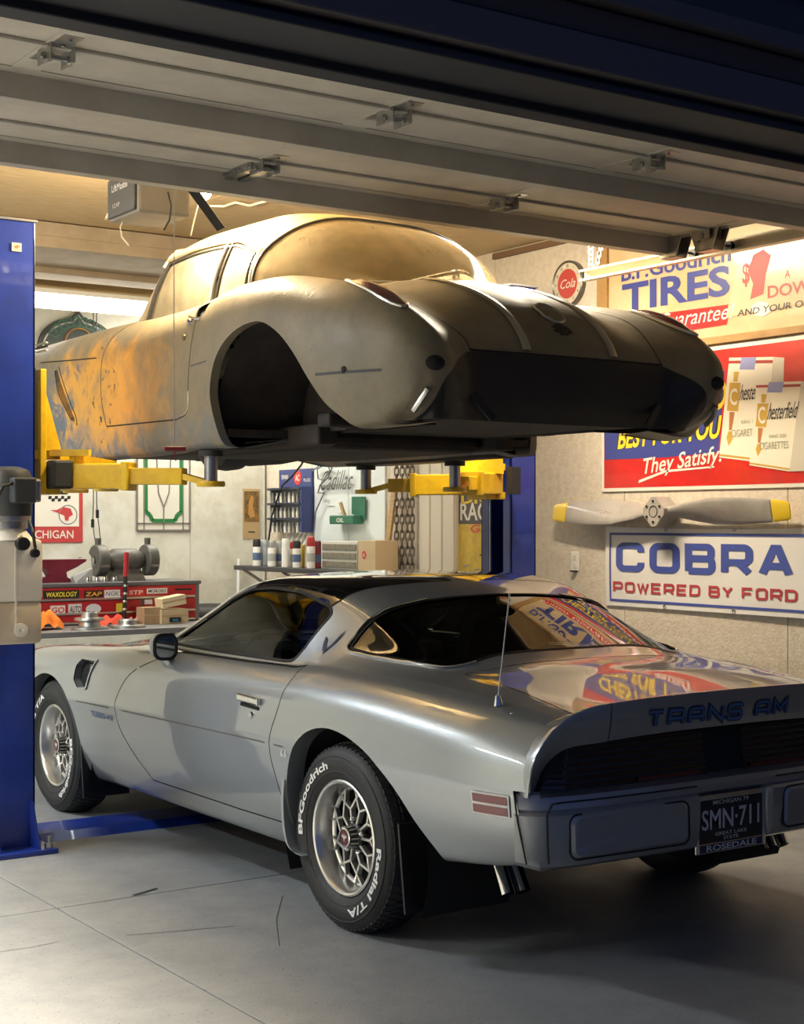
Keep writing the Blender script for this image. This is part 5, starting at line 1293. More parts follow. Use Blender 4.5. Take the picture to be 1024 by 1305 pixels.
for sg in (-1, 1):
    mk = flip if sg < 0 else (lambda q: q)
    panel('side_window', mk(slab(12, 28, 0, 14)), DUSTG, vt, LH, .004); panel('quarter_window', mk(slab(29, 39, 0, 14)), DUSTG, vt, LH, .004)
    panel('windshield_pillar', mk(slab(0, 11, 0, 13)), OLDT, vt, LH)
    S_ = lambda r, c: Vector((sg*LH.G[r, c][0], LH.G[r, c][1], LH.G[r, c][2]))
    hedge([S_(r, 15) for r in range(10, 41, 2)], .014, OLDT, 'drip_rail')
    hedge([S_(r, 14)-Vector((0, 0, .012)) for r in range(11, 41, 2)], .008, DKT, 'window_channel')
    hedge([S_(28, c) for c in range(0, 15, 2)], .009, STAIN, 'window_post'); hedge([S_(29, c)+Vector((0, -.012, 0)) for c in range(0, 15, 2)], .007, DKT, 'window_channel')
    hedge([S_(11, c) for c in range(0, 15, 2)], .010, DKT, 'window_channel')
    hedge([S_(40, c) for c in range(0, 17, 2)], .012, STAIN, 'pillar_trim'); hedge([S_(39, c)+Vector((sg*.004, .008, 0)) for c in range(0, 15, 2)], .008, DKT, 'window_channel')
    hedge([S_(0, c) for c in range(4, 41, 3)], .012, OLDT, 'windshield_frame')
    hedge([S_(10, c) for c in range(13, 41, 3)], .014, OLDT, 'header_rail')
hedge([Vector((sgn*LH.G[41, c][0], LH.G[41, c][1], LH.G[41, c][2]+.002)) for sgn, c in [(-1, c) for c in range(2, 40, 2)]+[(1, c) for c in range(40, 1, -2)]], .009, DKT, 'rear_window_seal')
hedge([Vector((sgn*LH.G[60, c][0], LH.G[60, c][1], LH.G[60, c][2])) for sgn, c in [(-1, c) for c in range(2, 40, 2)]+[(1, c) for c in range(40, 1, -2)]], .010, STAIN, 'rear_window_trim')
# seats and steering wheel faintly visible through the dusty glass
for sx in (-.34, .34):
    m = MB().box((sx-.24, 6.02, 2.40), (sx+.24, 6.16, 2.62), .05); m.build('seat', mat('old_seat', (.14, .10, .06), .8), vt, True, local=True)
cc = Vector((-.34, 6.72, 2.52)); e2 = Vector((0, .35, .93))
MB().tube([cc+Vector((1, 0, 0))*math.cos(t)*.20+e2*math.sin(t)*.20 for t in [2*math.pi*k/30 for k in range(30)]], .011, 8, closed=True).build('steering_wheel', DKT, vt, True, local=True)
vt.location = (VX, 6.4, 1.80)
for c in vt.children: c.location = (0, -6.4, -1.80)
# ================================================================== two-post lift
def bolt(mb, x, y, z): mb.cyl((x, y, z), (x, y, z+.02), .018, 6); mb.cyl((x, y, z+.02), (x, y, z+.05), .010, 8)
def lift_post(label, x0, x1, y0, y1, inner, h=2.82):
    r = root('lift_post', label, 'lift post', ((x0+x1)/2, (y0+y1)/2, 0), 'posts of the vehicle lift')
    t = .012; m = MB()
    xo = x0 if inner > 0 else x1; xi = x1 if inner > 0 else x0     # inner side is open
    m.box((x0, y0, .02), (x1, y0+t, h), .003); m.box((x0, y1-t, .02), (x1, y1, h), .003)
    m.box((xo, y0, .02), (xo+(t if inner > 0 else -t), y1, h), .003)
    for ya, yb in ((y0, y0+.07), (y1-.07, y1)): m.box((xi, ya, .02), (xi-(t if inner > 0 else -t), yb, h), .003)
    m.build('column', BLUE, r)
    MB().box((x0-.01, y0-.01, h), (x1+.01, y1+.01, h+.012), .003).build('top_cap', mat('lift_cap', (.18, .18, .19), .6), r)
    MB().box((x0-.06, y0-.13, 0), (x1+.06, y1+.13, .022), .004).build('base_plate', BLUE, r)
    for xx in (x0+.02, x1-.02):
        MB().prism([(0, 0), (-.11, 0), (-.02, .20), (0, .20)], (xx-.006, y0, .02), (0, 1, 0), (0, 0, 1), .012).build('gusset', BLUE, r)
    for xx, yy in ((x0-.03, y0-.09), (x1+.03, y0-.09), (x0-.03, y1+.09), (x1+.03, y1+.09)):
        b = MB(); bolt(b, xx, yy, .022); b.build('anchor_bolt', STEEL, r)
    return r
lp = lift_post('left blue lift post beside the front wheel of the silver coupe', 2.28, 2.50, 6.55, 6.83, 1)
rp = lift_post('right blue lift post standing behind the silver coupe roof', 5.27, 5.45, 6.60, 6.87, -1, 2.79)
# sticker near the top of the left post
a = at(21, 315, y=6.548)
MB().box((a.x-.022, 6.545, a.z-.019), (a.x+.022, 6.549, a.z+.019)).build('sticker', mat('sticker_peach', (.75, .52, .38), .5), lp)
text_mb('VP', (a.x, 6.5435, a.z), (1, 0, 0), (0, 0, 1), w=.026, bold=.02).build('sticker_print', mat('sticker_red', (.5, .08, .05), .5), lp)
# carriage and arms of one side
RUBP = mat('rubber_block', (.02, .02, .021), .7)
def carriage(post, x, sg, yc, zc):
    m = MB()
    m.box((x-.015, yc-.11, zc-.02), (x+.015, yc+.11, zc+.55), .004); m.box((x-.09, yc-.09, zc-.02), (x+.09, yc+.09, zc+.02), .004); m.box((x-.09, yc-.09, zc+.14), (x+.09, yc+.09, zc+.18), .004)
    c = m.build('carriage', YEL, post)
    MB().hexa([(x-.02, yc-.10, zc+.18), (x+.09*sg, yc-.10, zc+.18), (x+.09*sg, yc-.08, zc+.18), (x-.02, yc-.08, zc+.18), (x-.02, yc-.10, zc+.5), (x, yc-.10, zc+.5), (x, yc-.08, zc+.5), (x-.02, yc-.08, zc+.5)]).build('carriage_gusset', YEL, c)
    return c
def arm(post, p, q, pad, zc, wide=.11, split=.62, tan=False):
    p, q, pad = Vector(p), Vector(q), Vector(pad); d = (q-p); k = p+d*split
    a = MB().bar(p, k, wide, .115, bev=.006).build('swing_arm', YEL, post)
    # hollow mouth of the outer tube
    MB().bar(k-d.normalized()*.03, k+d.normalized()*.004, wide+.014, .130, bev=.004).build('arm_collar', YEL, a)
    MB().bar(k-d.normalized()*.05, q, wide*.72, .075, bev=.004).build('arm_extension', YEL, a)
    MB().lathe([(0, -.012), (.062, -.012), (.065, 0), (.062, .012), (0, .012)], (pad.x, pad.y, zc-.02), (0, 0, 1), 24).build('pad_plate', YEL, a, True, .6)
    MB().bar(q, (pad.x, pad.y, zc-.02), .07, .026).build('pad_tongue', YEL, a)
    MB().cyl((pad.x, pad.y, zc-.01), (pad.x, pad.y, pad.z-.02), .030, 18).build('pad_column', mat('column_steel', (.32, .34, .37), .35, .8), a, True)
    MB().cyl((pad.x, pad.y, pad.z-.025), (pad.x, pad.y, pad.z), .055, 18).build('pad_head', RUBP, a, True)
    return a
ZA = 1.685
c1 = carriage(lp, 2.555, 1, 6.70, 1.62)
a1 = arm(lp, (2.60, 6.68, ZA), (3.07, 6.20, ZA-.005), (3.15, 6.10, 1.795), ZA-.02)
MB().box((2.575, 6.52, 1.625), (2.67, 6.62, 1.755), .012).build('rubber_block', RUBP, lp)
MB().bar((2.66, 6.65, 1.78), (2.92, 6.62, 1.74), .02, .04).bar((2.60, 6.62, 1.79), (2.74, 6.50, 1.79), .04, .03).bar((2.70, 6.56, 1.64), (2.70, 6.56, 1.79), .05, .05).build('arm_brace', YEL, lp)
a2 = arm(lp, (2.60, 6.76, ZA), (3.10, 7.25, ZA-.005), (3.18, 7.33, 1.795), ZA-.02)
c2 = carriage(rp, 5.225, -1, 6.74, 1.62)
a3 = arm(rp, (5.17, 6.74, ZA), (4.79, 7.10, ZA-.005), (4.70, 7.20, 1.795), ZA-.02, split=.75)
a4 = arm(rp, (5.18, 6.64, ZA), (4.83, 6.46, ZA-.005), (4.75, 6.42, 1.795), ZA-.02, split=.72)
MB().hexa([(4.96, 6.52, 1.74), (5.19, 6.56, 1.74), (5.19, 6.76, 1.74), (4.94, 6.70, 1.74), (5.05, 6.56, 1.88), (5.19, 6.58, 1.90), (5.19, 6.72, 1.90), (5.03, 6.68, 1.88)]).build('arm_brace', YEL, rp)
MB().bar((5.18, 6.50, 1.70), (5.24, 6.50, 1.70), .05, .15).build('rubber_block', RUBP, rp)
# equaliser cables beside the right post
for dx, dy in ((.0, 0), (.03, .02)): MB().cyl((5.235+dx*.6, 6.74+dy, .03), (5.235+dx*.6, 6.74+dy, 1.6), .006, 6).build('cable', STEEL, rp)
# floor cover plate between the posts
fp = MB(); fp.hexa([(2.58, 6.66, 0), (5.19, 6.66, 0), (5.19, 7.02, 0), (2.58, 7.02, 0), (2.58, 6.72, .032), (5.19, 6.72, .032), (5.19, 6.96, .032), (2.58, 6.96, .032)])
tag(fp.build('lift_floor_plate', BLUE), 'blue steel cover plate lying across the floor between the lift posts', 'floor plate')

# ------------------------------------------------------------------ hydraulic power unit on the left post
pu = root('hydraulic_power_unit', 'dark hydraulic pump motor with milky oil tank hung on the blue post', 'power unit', (2.3, 6.40, .95))
PX = at(12, 740, y=6.40).x
MOT = mat('motor_grey', (.055, .058, .06), .45, .3)
MB().lathe([(0, 0), (.098, 0), (.104, .01), (.104, .17), (.09, .20), (.05, .215), (0, .215)], (PX, 6.42, 1.50), (0, 0, 1), 28).build('motor', MOT, pu, True, .6)
b = at(30, 625, y=6.30)
MB().box((b.x-.055, 6.26, b.z-.055), (b.x+.045, 6.33, b.z+.055), .008).build('switch_box', MOT, pu)
MB().box((b.x+.03, 6.28, b.z-.05), (b.x+.075, 6.36, b.z+.05), .01).build('switch_cover', STEEL, pu)
MB().tube([(b.x-.05, 6.28, b.z+.03), (b.x-.10, 6.27, b.z+.02), (b.x-.13, 6.30, b.z-.06), (b.x-.14, 6.34, b.z-.12)], .008, 8).build('motor_cable', BLACK, pu, True)
MB().lathe([(0, 0), (.085, 0), (.085, .03), (.10, .035), (.10, .055), (0, .055)], (PX, 6.42, 1.445), (0, 0, 1), 24).build('pump_flange', STEEL, pu, True, .6)
TK = mat('milky_plastic', (.90, .85, .74), .45, trans=.2, col2=(.84, .78, .66), scale=3)
OIL = mat('oil_tint', (.56, .47, .35), .5)
MB().box((PX-.125, 6.33, .945), (PX+.125, 6.53, 1.13), .02).build('oil_fill', OIL, pu, True)
MB().box((PX-.13, 6.325, 1.125), (PX+.13, 6.535, 1.40), .025).build('tank', TK, pu, True)
MB().lathe([(.115, 0), (.08, .045), (.078, .07)], (PX, 6.43, 1.395), (0, 0, 1), 24).build('tank_neck', TK, pu, True)
c = at(28, 690, y=6.32); MB().lathe([(0, .03), (.028, .03), (.03, 0)], (c.x, 6.325, c.z-.01), (0, -1, 0), 18).build('filler_cap', BLACK, pu, True, .6)
c2_ = at(44, 705, y=6.32); MB().lathe([(0, .025), (.018, .025), (.02, 0)], (c2_.x, 6.325, c2_.z), (0, -1, 0), 16).tube([(c2_.x, 6.31, c2_.z+.02), (c2_.x-.015, 6.30, c2_.z+.09), (c2_.x-.02, 6.33, c2_.z+.14)], .007, 8).build('breather', BLACK, pu, True, .6)
c3 = at(27, 803, y=6.32); MB().lathe([(.03, 0), (.03, .012), (.012, .014), (0, .006)], (c3.x, 6.328, c3.z), (0, -1, 0), 20).build('drain_plug', OFFW, pu, True, .6)
MB().bar((PX-.09, 6.322, .97), (PX-.09, 6.322, 1.36), .012, .006, up=(0, -1, 0)).bar((PX+.0, 6.322, 1.0), (PX+.0, 6.322, 1.36), .008, .006, up=(0, -1, 0)).build('tank_rib', TK, pu)
MB().box((PX-.08, 6.47, 1.50), (PX+.08, 6.55, 1.68)).build('mounting_bracket', MOT, pu)
# ================================================================== things on the right wall (facing -x: right is -y)
RR, UU = Vector((0, -1, 0)), Vector((0, 0, 1))
def wy(u, x=WX): return at(u, 665, x=x).y
def wz(u, v, x=WX): return at(u, v, x=x).z
def flat(name, poly_yz, x, m, par):   # polygon given as (y, z) on a plane x, facing -x
    n = len(poly_yz); a = sum(poly_yz[i-1][0]*poly_yz[i][1]-poly_yz[i][0]*poly_yz[i-1][1] for i in range(n))
    p = poly_yz if a < 0 else poly_yz[::-1]
    return mesh(name, [(x, y, z) for y, z in p], [tuple(range(n))], m, par)
def uvpoly(uv, x=WX): return [(at(u, v, x=x).y, at(u, v, x=x).z) for u, v in uv]
def wtext(s, uc, vc, x, w, h, m, par, bold=0, shear=0, name='lettering', arc=0, yz=None, tilt=0):
    y, z = yz if yz else (wy(uc, x), wz(uc, vc, x))
    t = math.radians(tilt); return text_mb(s, (x, y, z), RR*math.cos(t)+UU*math.sin(t), UU*math.cos(t)-RR*math.sin(t), w=w, h=h, bold=bold, shear=shear, arc=arc).build(name, m, par)
INKB = mat('sign_blue', (.045, .06, .26), .35, coat=.3); INKR = mat('sign_red', (.62, .022, .015), .32, coat=.35, col2=(.50, .02, .014), scale=5)
INKW = mat('sign_white', (.80, .76, .66), .38, coat=.3); INKY = mat('sign_yellow', (.88, .62, .03), .4, coat=.2); INKG = mat('sign_gold', (.55, .34, .05), .45)
INKK = mat('sign_black', (.02, .02, .022), .45); CREAM = mat('sign_cream', (.68, .53, .32), .25, coat=.8, col2=(.60, .44, .24), scale=3)
MAROON = mat('sign_brick', (.38, .045, .03), .4)
# --- tyre sign in a wooden frame
S = root('tyre_sign', 'cream tyre advertising sign with blue lettering in a plain wooden frame', 'sign', (WX, 5.5, 2.46))
y0, y1, z0, z1 = 6.70, 4.35, 2.465, 3.14
MB().box((WX-.012, y1, z0), (WX, y0, z1)).build('board', CREAM, S)
FRW = mat('frame_pine', (.42, .25, .09), .6, col2=(.34, .19, .06), scale=9)
for a, b in (((WX-.03, y1, z0-.03), (WX, y0+.03, z0+.01)), ((WX-.03, y1, z1-.01), (WX, y0+.03, z1+.03)), ((WX-.03, y0-.06, z0), (WX, y0+.03, z1))): MB().box(a, b, .003).build('frame_strip', FRW, S)
X1 = WX-.0145
wtext('B.F.Goodrich', 858, 336, X1, .85, .092, INKB, S, .02)
wtext('TIRES', 858, 369, X1, .84, .165, INKB, S, .03)
flat('red_band', uvpoly([(775, 440), (790, 407), (932, 388), (928, 414), (890, 420), (790, 440)]), X1, INKR, S)
wtext('Written Guarantee!', 845, 409, X1-.001, 1.02, .085, INKW, S, .0, .35)
flat('offer_panel', uvpoly([(927, 405), (950, 297), (1085, 275), (1085, 376)]), X1-.0006, mat('sign_pale', (.72, .56, .36), .2, coat=1, bump=.25, bscale=7), S)
wtext('$', 950, 350, X1-.002, .05, .13, MAROON, S, .02)
wtext('A', 1003, 349, X1-.002, .035, .04, MAROON, S, .01); wtext('DOLLAR', 1050, 348, X1-.002, .20, .045, MAROON, S, .01)
wtext('DOWN', 1012, 367, X1-.002, .36, .065, MAROON, S, .02)
wtext('AND YOUR OLD TIRES', 1006, 389, X1-.002, .72, .034, INKK, S, .01, .2)
flat('printed_figure', uvpoly([(955, 345), (962, 325), (975, 318), (985, 326), (978, 350), (975, 375), (958, 382), (962, 362)]), X1-.0015, MAROON, S)
flat('printed_hand', uvpoly([(958, 392), (968, 384), (980, 386), (984, 398), (974, 404), (964, 402)]), X1-.0018, INKW, S)
# --- cigarette sign
S = root('cigarette_sign', 'red and blue cigarette advertising sign picturing two white packs', 'sign', (WX, 5.7, 1.65))
y0, y1, z0, z1 = wy(768), 4.66, 1.651, 2.425
MB().box((WX-.010, y1, z0), (WX, y0, z1), .002).build('board', INKW, S)
X1 = WX-.0115; b_ = .022
flat('red_field', [(y0-b_, z0+b_), (y0-b_, z1-b_), (y1+b_, z1-b_), (y1+b_, z0+b_)], X1, INKR, S)
flat('blue_panel', uvpoly([(772, 586), (800, 585), (850, 583), (900, 578), (917, 576), (925, 473), (860, 470), (771, 490)]), X1-.0007, INKB, S)
wtext('CHESTERFIELD', 851, 510, X1-.0009, .84, .165, INKK, S, .06, .18); wtext('CHESTERFIELD', 852, 510, X1-.0012, .84, .160, INKY, S, .03, .18)
for mt, dx, bo in ((INKK, -.0012, .07), (INKY, -.0022, .03)): wtext('BEST FOR YOU', 847+(0 if mt is INKK else 1), 552, X1+dx, .80, .125, mt, S, bo, .22, tilt=2)
wtext('They Satisfy!', 864, 590, X1-.0018, .62, .118, INKW, S, .012, .32, tilt=5)
flat('underline', uvpoly([(815, 616), (850, 602), (912, 596), (912, 594), (850, 599), (816, 612)]), X1-.0018, INKW, S)
def pack(corners, dx, big):
    f = flat('printed_pack', uvpoly(corners), X1-dx, mat('pack_paper', (.80, .74, .60), .4), S)
    (u0, v0), (u1, v1), (u2, v2), (u3, v3) = corners[:4]
    def q(a, b): return ((u0*(1-a)+u1*a)*(1-b)+(u3*(1-a)+u2*a)*b, (v0*(1-a)+v1*a)*(1-b)+(v3*(1-a)+v2*a)*b)
    def pg(nm, pts, mt, k): flat(nm, uvpoly([q(*p) for p in pts]), X1-dx-.0006*k, mt, f)
    pg('pack_band', [(0, .03), (1, .03), (1, .06), (0, .06)], MAROON, 1); pg('pack_seal', [(.28, 0), (.62, 0), (.60, .12), (.26, .12)], mat('seal_blue', (.28, .30, .55), .5), 2)
    pg('pack_base', [(0, .965), (1, .965), (1, .985), (0, .985)], INKG, 1)
    pg('pack_ornament', [(.07, .25), (.32, .25), (.32, .53), (.07, .53)], INKG, 1); pg('pack_ornament', [(.14, .14), (.26, .14), (.24, .24), (.15, .24)], INKG, 1)
    pg('pack_ornament', [(.13, .54), (.25, .54), (.22, .72), (.16, .72)], mat('sign_copper', (.42, .16, .05), .5), 1); pg('pack_ornament', [(.15, .73), (.23, .73), (.26, .80), (.19, .88), (.12, .80)], INKG, 1)
    yz = lambda a, b: uvpoly([q(a, b)])[0]
    wpk = abs(uvpoly([q(0, .4)])[0][0]-uvpoly([q(1, .4)])[0][0])
    wtext('C', 0, 0, X1-dx-.002, wpk*.17, .09, INKW, f, .02, yz=yz(.19, .39)); wtext('hesterfield', 0, 0, X1-dx-.002, wpk*.66, .085, INKK, f, 0, .3, yz=yz(.63, .33))
    wtext('KING SIZE', 0, 0, X1-dx-.002, wpk*.40, .018, mat('pack_green', (.30, .33, .22), .5), f, 0, yz=yz(.62, .62)); wtext('CIGARETTES', 0, 0, X1-dx-.002, wpk*.68, .038, mat('pack_green', (.30, .33, .22), .5), f, 0, yz=yz(.55, .73))
pack([(931, 456), (987, 455), (975, 590), (918, 583)], .0015, 0)
flat('pack_side', uvpoly([(987, 455), (1001, 456), (997, 590), (975, 590)]), X1-.0015, mat('pack_shade', (.60, .55, .44), .5), S)
pack([(966, 488), (1023, 486), (1008, 601), (957, 593)], .0040, 1)
flat('pack_side', uvpoly([(1023, 486), (1046, 488), (1035, 600), (1008, 601)]), X1-.0040, mat('pack_shade', (.60, .55, .44), .5), S)
# --- aeroplane propeller
PX_ = WX-.075; yc = wy(842, PX_); zc = wz(842, 652, PX_)
Pp = root('propeller', 'grey wooden aeroplane propeller with yellow tips on the right wall', 'propeller', (PX_, yc, zc-.08))
PG = mat('propeller_grey', (.40, .37, .33), .42, col2=(.34, .31, .27), scale=6, coat=.2)
for sg in (1, -1):
    secs = [(.05, .055, .05, 60), (.12, .075, .046, 48), (.22, .105, .038, 34), (.38, .135, .028, 24), (.55, .132, .022, 18), (.72, .115, .017, 14), (.80, .105, .014, 12), (.81, .104, .014, 12), (.905, .088, .010, 10), (.925, .07, .008, 10)]
    rings = []
    for r, ch, th, tw in secs:
        t = math.radians(tw)*sg; rg = []
        for k in range(16):
            a = 2*math.pi*k/16; c_, h_ = math.cos(a)*ch*.58, math.sin(a)*th*.5
            # chord vertical (z), thickness in x, twisted
            rg.append((PX_+c_*math.sin(t)+h_*math.cos(t), yc+sg*r, zc+c_*math.cos(t)-h_*math.sin(t)+.012*(r/.9)*sg*0))
        rings.append(rg)
    def rb(a, b, nm, mt):
        vs = [p for g_ in rings[a:b] for p in g_]; n = 16; m = b-a
        fs = [(i*n+k, i*n+(k+1) % n, (i+1)*n+(k+1) % n, (i+1)*n+k) for i in range(m-1) for k in range(n)]+[tuple(range(n))[::-1], tuple((m-1)*n+k for k in range(n))]
        if sg < 0: fs = [tuple(reversed(f)) for f in fs]
        return mesh(nm, vs, fs, mt, Pp, True, angle=1.0)
    bl_ = rb(0, 7, 'blade', PG); rb(7, 10, 'blade_tip', INKY)
    pr = MB()
    for k in range(9): cx_ = yc+sg*(.40+.012*k+random.uniform(-.004, .004)); zz = zc+random.uniform(-.012, .012); pr.add([(PX_-.018, cx_-.003, zz), (PX_-.018, cx_+.003, zz), (PX_-.018, cx_+.003, zz+.005), (PX_-.018, cx_-.003, zz+.005)], [(0, 1, 2, 3)])
    pr.build('stencil_mark', mat('stencil_red', (.35, .06, .04), .5), bl_)
hubp = [(.088*math.cos(math.radians(a)), .088*math.sin(math.radians(a))) for a in (12, 78, 102, 168, 192, 258, 282, 348)]
MB().prism([(x*.95, y*.95) for x, y in hubp], (PX_+.05, yc, zc), RR, UU, .11).build('hub', PG, Pp)
MB().lathe([(.034, 0), (.030, .002), (.026, -.03), (0, -.03)], (PX_-.061, yc, zc), (-1, 0, 0), 24).build('bore', DARK, Pp, True, .6)
for k in range(6):
    t = math.radians(60*k+30); MB().cyl((PX_-.060, yc+.058*math.cos(t), zc+.058*math.sin(t)), (PX_-.066, yc+.058*math.cos(t), zc+.058*math.sin(t)), .007, 8).build('bolt_hole', DARK, Pp)
# --- racing banner
Bn = root('racing_banner', 'white fabric banner with blue and red lettering below the propeller', 'banner', (WX, 5.8, .985))
y0, y1, z0, z1 = wy(774), 5.00, .985, 1.447
vs, fs = [], []; nx, nz = 40, 10
CL = mat('banner_vinyl', (.78, .76, .72), .35, coat=.2)
for i in range(nx+1):
    for j in range(nz+1):
        a, b = i/nx, j/nz; lift = .012+.006*math.sin(a*9+1)*math.sin(b*3)+(.018*(1-b)**3*(a**2)); vs.append((WX-lift, y0+(y1-y0)*a, z0+(z1-z0)*b-.012*math.sin(math.pi*a)*(b > .5)))
for i in range(nx):
    for j in range(nz): fs.append((i*(nz+1)+j, (i+1)*(nz+1)+j, (i+1)*(nz+1)+j+1, i*(nz+1)+j+1))
mesh('cloth', vs, fs, CL, Bn, True)
def bx(y, z):
    a = (y-y0)/(y1-y0); b = (z-z0)/(z1-z0); return WX-(.012+.006*math.sin(a*9+1)*math.sin(b*3)+(.018*(1-b)**3*(a**2)))
def lay(mb, nm, mt, d=.003):   # press flat lettering on to the cloth
    mb.v = [(bx(v[1], v[2])-d, v[1], v[2]) for v in mb.v]; return mb.build(nm, mt, Bn)
BB = mat('banner_blue', (.06, .09, .36), .4); BR = mat('banner_red', (.45, .05, .06), .4)
m, wd = stroke_text('COBRA', (WX, 0, 1.186), RR, UU, .155, .170, .026, .037, fat=1.5)
m.v = [(v[0], 6.572+v[1]*1.0, v[2]) for v in m.v]; sc_ = (6.572-5.245)/wd; m.v = [(v[0], 6.572+(v[1]-6.572)*sc_, v[2]) for v in m.v]
lay(m, 'lettering', BB)
_, wd = stroke_text('POWERED BY FORD', (WX, 0, 1.064), RR, UU, .066, .064, .013, .014, widths={'W': 1.15}, fat=1.25)
sc_ = (6.598-5.215)/wd; off = 0
for word in ('POWERED', 'BY', 'FORD'):
    m, w1 = stroke_text(word, (WX, 0, 1.064), RR, UU, .066, .064, .013, .014, widths={'W': 1.15}, fat=1.25)
    m.v = [(v[0], 6.598+(v[1]-off)*sc_, v[2]) for v in m.v]; lay(m, 'lettering', BR); off += w1+(.013+.066*.55)*1.25
for (a, b, c, d) in ((y0-.035, y1+.035, 1.398, 1.412), (y0-.035, y1+.035, 1.012, 1.026)):
    m = MB()
    for k in range(30): p, q = a+(b-a)*k/30, a+(b-a)*(k+1)/30; m.add([(0, p, c), (0, q, c), (0, q, d), (0, p, d)], [(0, 1, 2, 3)])
    lay(m, 'border', BB)
m = MB()
for k in range(8): p, q = 1.012+.4*k/8, 1.012+.4*(k+1)/8; m.add([(0, y0-.035, p), (0, y0-.049, p), (0, y0-.049, q), (0, y0-.035, q)], [(0, 1, 2, 3)])
lay(m, 'border', BB)
for u, v in ((850, 672), (938, 672), (849, 774), (938, 781)):
    y, z = wy(u), wz(u, v); MB().lathe([(.006, .001), (.011, .003), (.012, 0)], (bx(y, z)-.002, y, min(max(z, z0+.012), z1-.014)), (-1, 0, 0), 14).build('grommet', STEEL, Bn, True)
# --- wall outlet
O = root('wall_outlet', 'white electrical outlet on the wall left of the banner', 'outlet', (WX, wy(733), wz(733, 728)))
y, za, zb = wy(733), wz(733, 728), wz(733, 703)
MB().box((WX-.006, y-.035, za), (WX, y+.035, zb), .003).build('cover_plate', WHITE, O)
for k in (.3, .7): MB().box((WX-.009, y-.015, za+(zb-za)*k-.017), (WX-.005, y+.015, za+(zb-za)*k+.017), .002).build('socket', OFFW, O)
MB().box((WX-.03, y-.02, za-.004), (WX-.001, y+.02, za+.006), .002).build('plug', BLACK, O)
# --- round dial with red centre
D = root('round_dial', 'round wall dial with red centre and white script beside the tyre sign', 'dial', (WX, wy(727), wz(727, 390)))
y, z = wy(727), wz(727, 362); R_ = .140
MB().lathe([(R_, 0), (R_, .03), (R_-.008, .036), (R_-.014, .03)], (WX, y, z), (-1, 0, 0), 48).build('bezel', mat('bezel_grey', (.16, .15, .13), .35, .6), D, True, .6)
MB().lathe([(0, .026), (R_-.012, .026)], (WX, y, z), (-1, 0, 0), 48).build('dial_face', mat('dial_cream', (.66, .60, .46), .3, coat=.6), D)
MB().lathe([(0, .028), (R_*.64, .028)], (WX, y, z), (-1, 0, 0), 40).build('red_disc', mat('dial_red', (.50, .06, .045), .3, coat=.6), D)
text_mb('Cola', (WX-.030, y, z), RR, UU, w=R_*1.0, h=.055, bold=.0, shear=.4).build('lettering', INKW, D)
for k in range(12):
    t = math.radians(30*k); text_mb(str(k if k else 12), (WX-.028, y-math.sin(t)*R_*.77, z+math.cos(t)*R_*.77), RR, UU, h=.017, bold=.01).build('numeral', INKK, D)
# --- drag racing poster behind the right post
D = root('race_poster', 'yellow and dark drag racing poster half hidden behind the right lift post', 'poster', (WX, 7.8, 1.0))
y0 = wy(584); z1 = wz(584, 600)
MB().box((WX-.006, y0-.62, .98), (WX-.0005, y0, z1), .001).build('sheet', mat('poster_yellow', (.72, .52, .08), .5, col2=(.58, .40, .06), scale=12), D)
flat('dark_header', [(y0, 1.46), (y0, z1), (y0-.62, z1), (y0-.62, 1.46)], WX-.0065, mat('poster_dark', (.10, .09, .08), .5), D)
text_mb('DRAG', (WX-.008, y0-.30, wz(590, 635)), RR, UU, w=.52, h=.075, bold=.03).build('lettering', INKY, D)
text_mb('RACING', (WX-.008, y0-.31, wz(590, 652)), RR, UU, w=.56, h=.12, bold=.02).build('lettering', INKW, D)
text_mb('Guy', (WX-.008, y0-.26, wz(590, 675)), RR, UU, w=.26, h=.07, bold=.02, shear=.3).build('lettering', mat('poster_red', (.70, .10, .06), .5), D)
for k in range(22):
    yy, zz = y0-.04-.55*random.random(), 1.02+.28*random.random()**1.5; w_, h_ = .03+.05*random.random(), .008+.02*random.random()
    flat('printed_shape', [(yy, zz), (yy-w_, zz+h_*.4), (yy-w_*1.1, zz+h_), (yy-.01, zz+h_*.8)], WX-.0070-.0002*k, [INKK, WHITE, mat('poster_grey', (.3, .28, .24), .5)][k % 3], D)
# --- tall white cabinet
C = root('white_door_leaf', 'tall white door leaf fixed to the wall between the chains and the poster', 'door', (WX, 8.35, 0))
DLM = mat('cabinet_cream', (.74, .68, .56), .5)
MB().box((WX-.03, 8.125, .1), (WX-.001, 8.545, 2.2), .003).build('leaf', DLM, C)
for p, q in ((8.135, 8.26), (8.275, 8.40), (8.415, 8.535)): MB().box((WX-.042, p, .12), (WX-.03, q, 2.18), .004).build('board', DLM, C)
# --- white tool board with its things
TB = root('tool_board', 'white painted tool board on the wall behind the silver coupe roof', 'board', (WX, 9.5, 1.2))
TBM = mat('toolboard_white', (.70, .76, .76), .5)
for p, q in ((9.0, 9.48), (9.485, 9.97)): MB().box((WX-.014, p, 1.1), (WX, q, 2.05), .002).build('panel', TBM, TB)
X2 = WX-.016
for k in range(3): MB().box((X2-.004, wy(425+k*14)-.05, wz(430, 645+k*9)), (X2, wy(425+k*14)+.05, wz(430, 645+k*9)+.003)).build('shelf_line', mat('thin_grey', (.35, .36, .35), .5), TB)
Em = root('chrome_script', 'dark chrome cursive car name script hung on the white tool board', 'emblem', (X2, wy(430), wz(430, 625)))
text_mb('Cadillac', (X2-.02, wy(431), wz(431, 612)), RR, UU, w=.44, h=.15, bold=.0, shear=.45, lift=0).build('script', mat('script_chrome', (.20, .20, .20), .3, .9), Em)
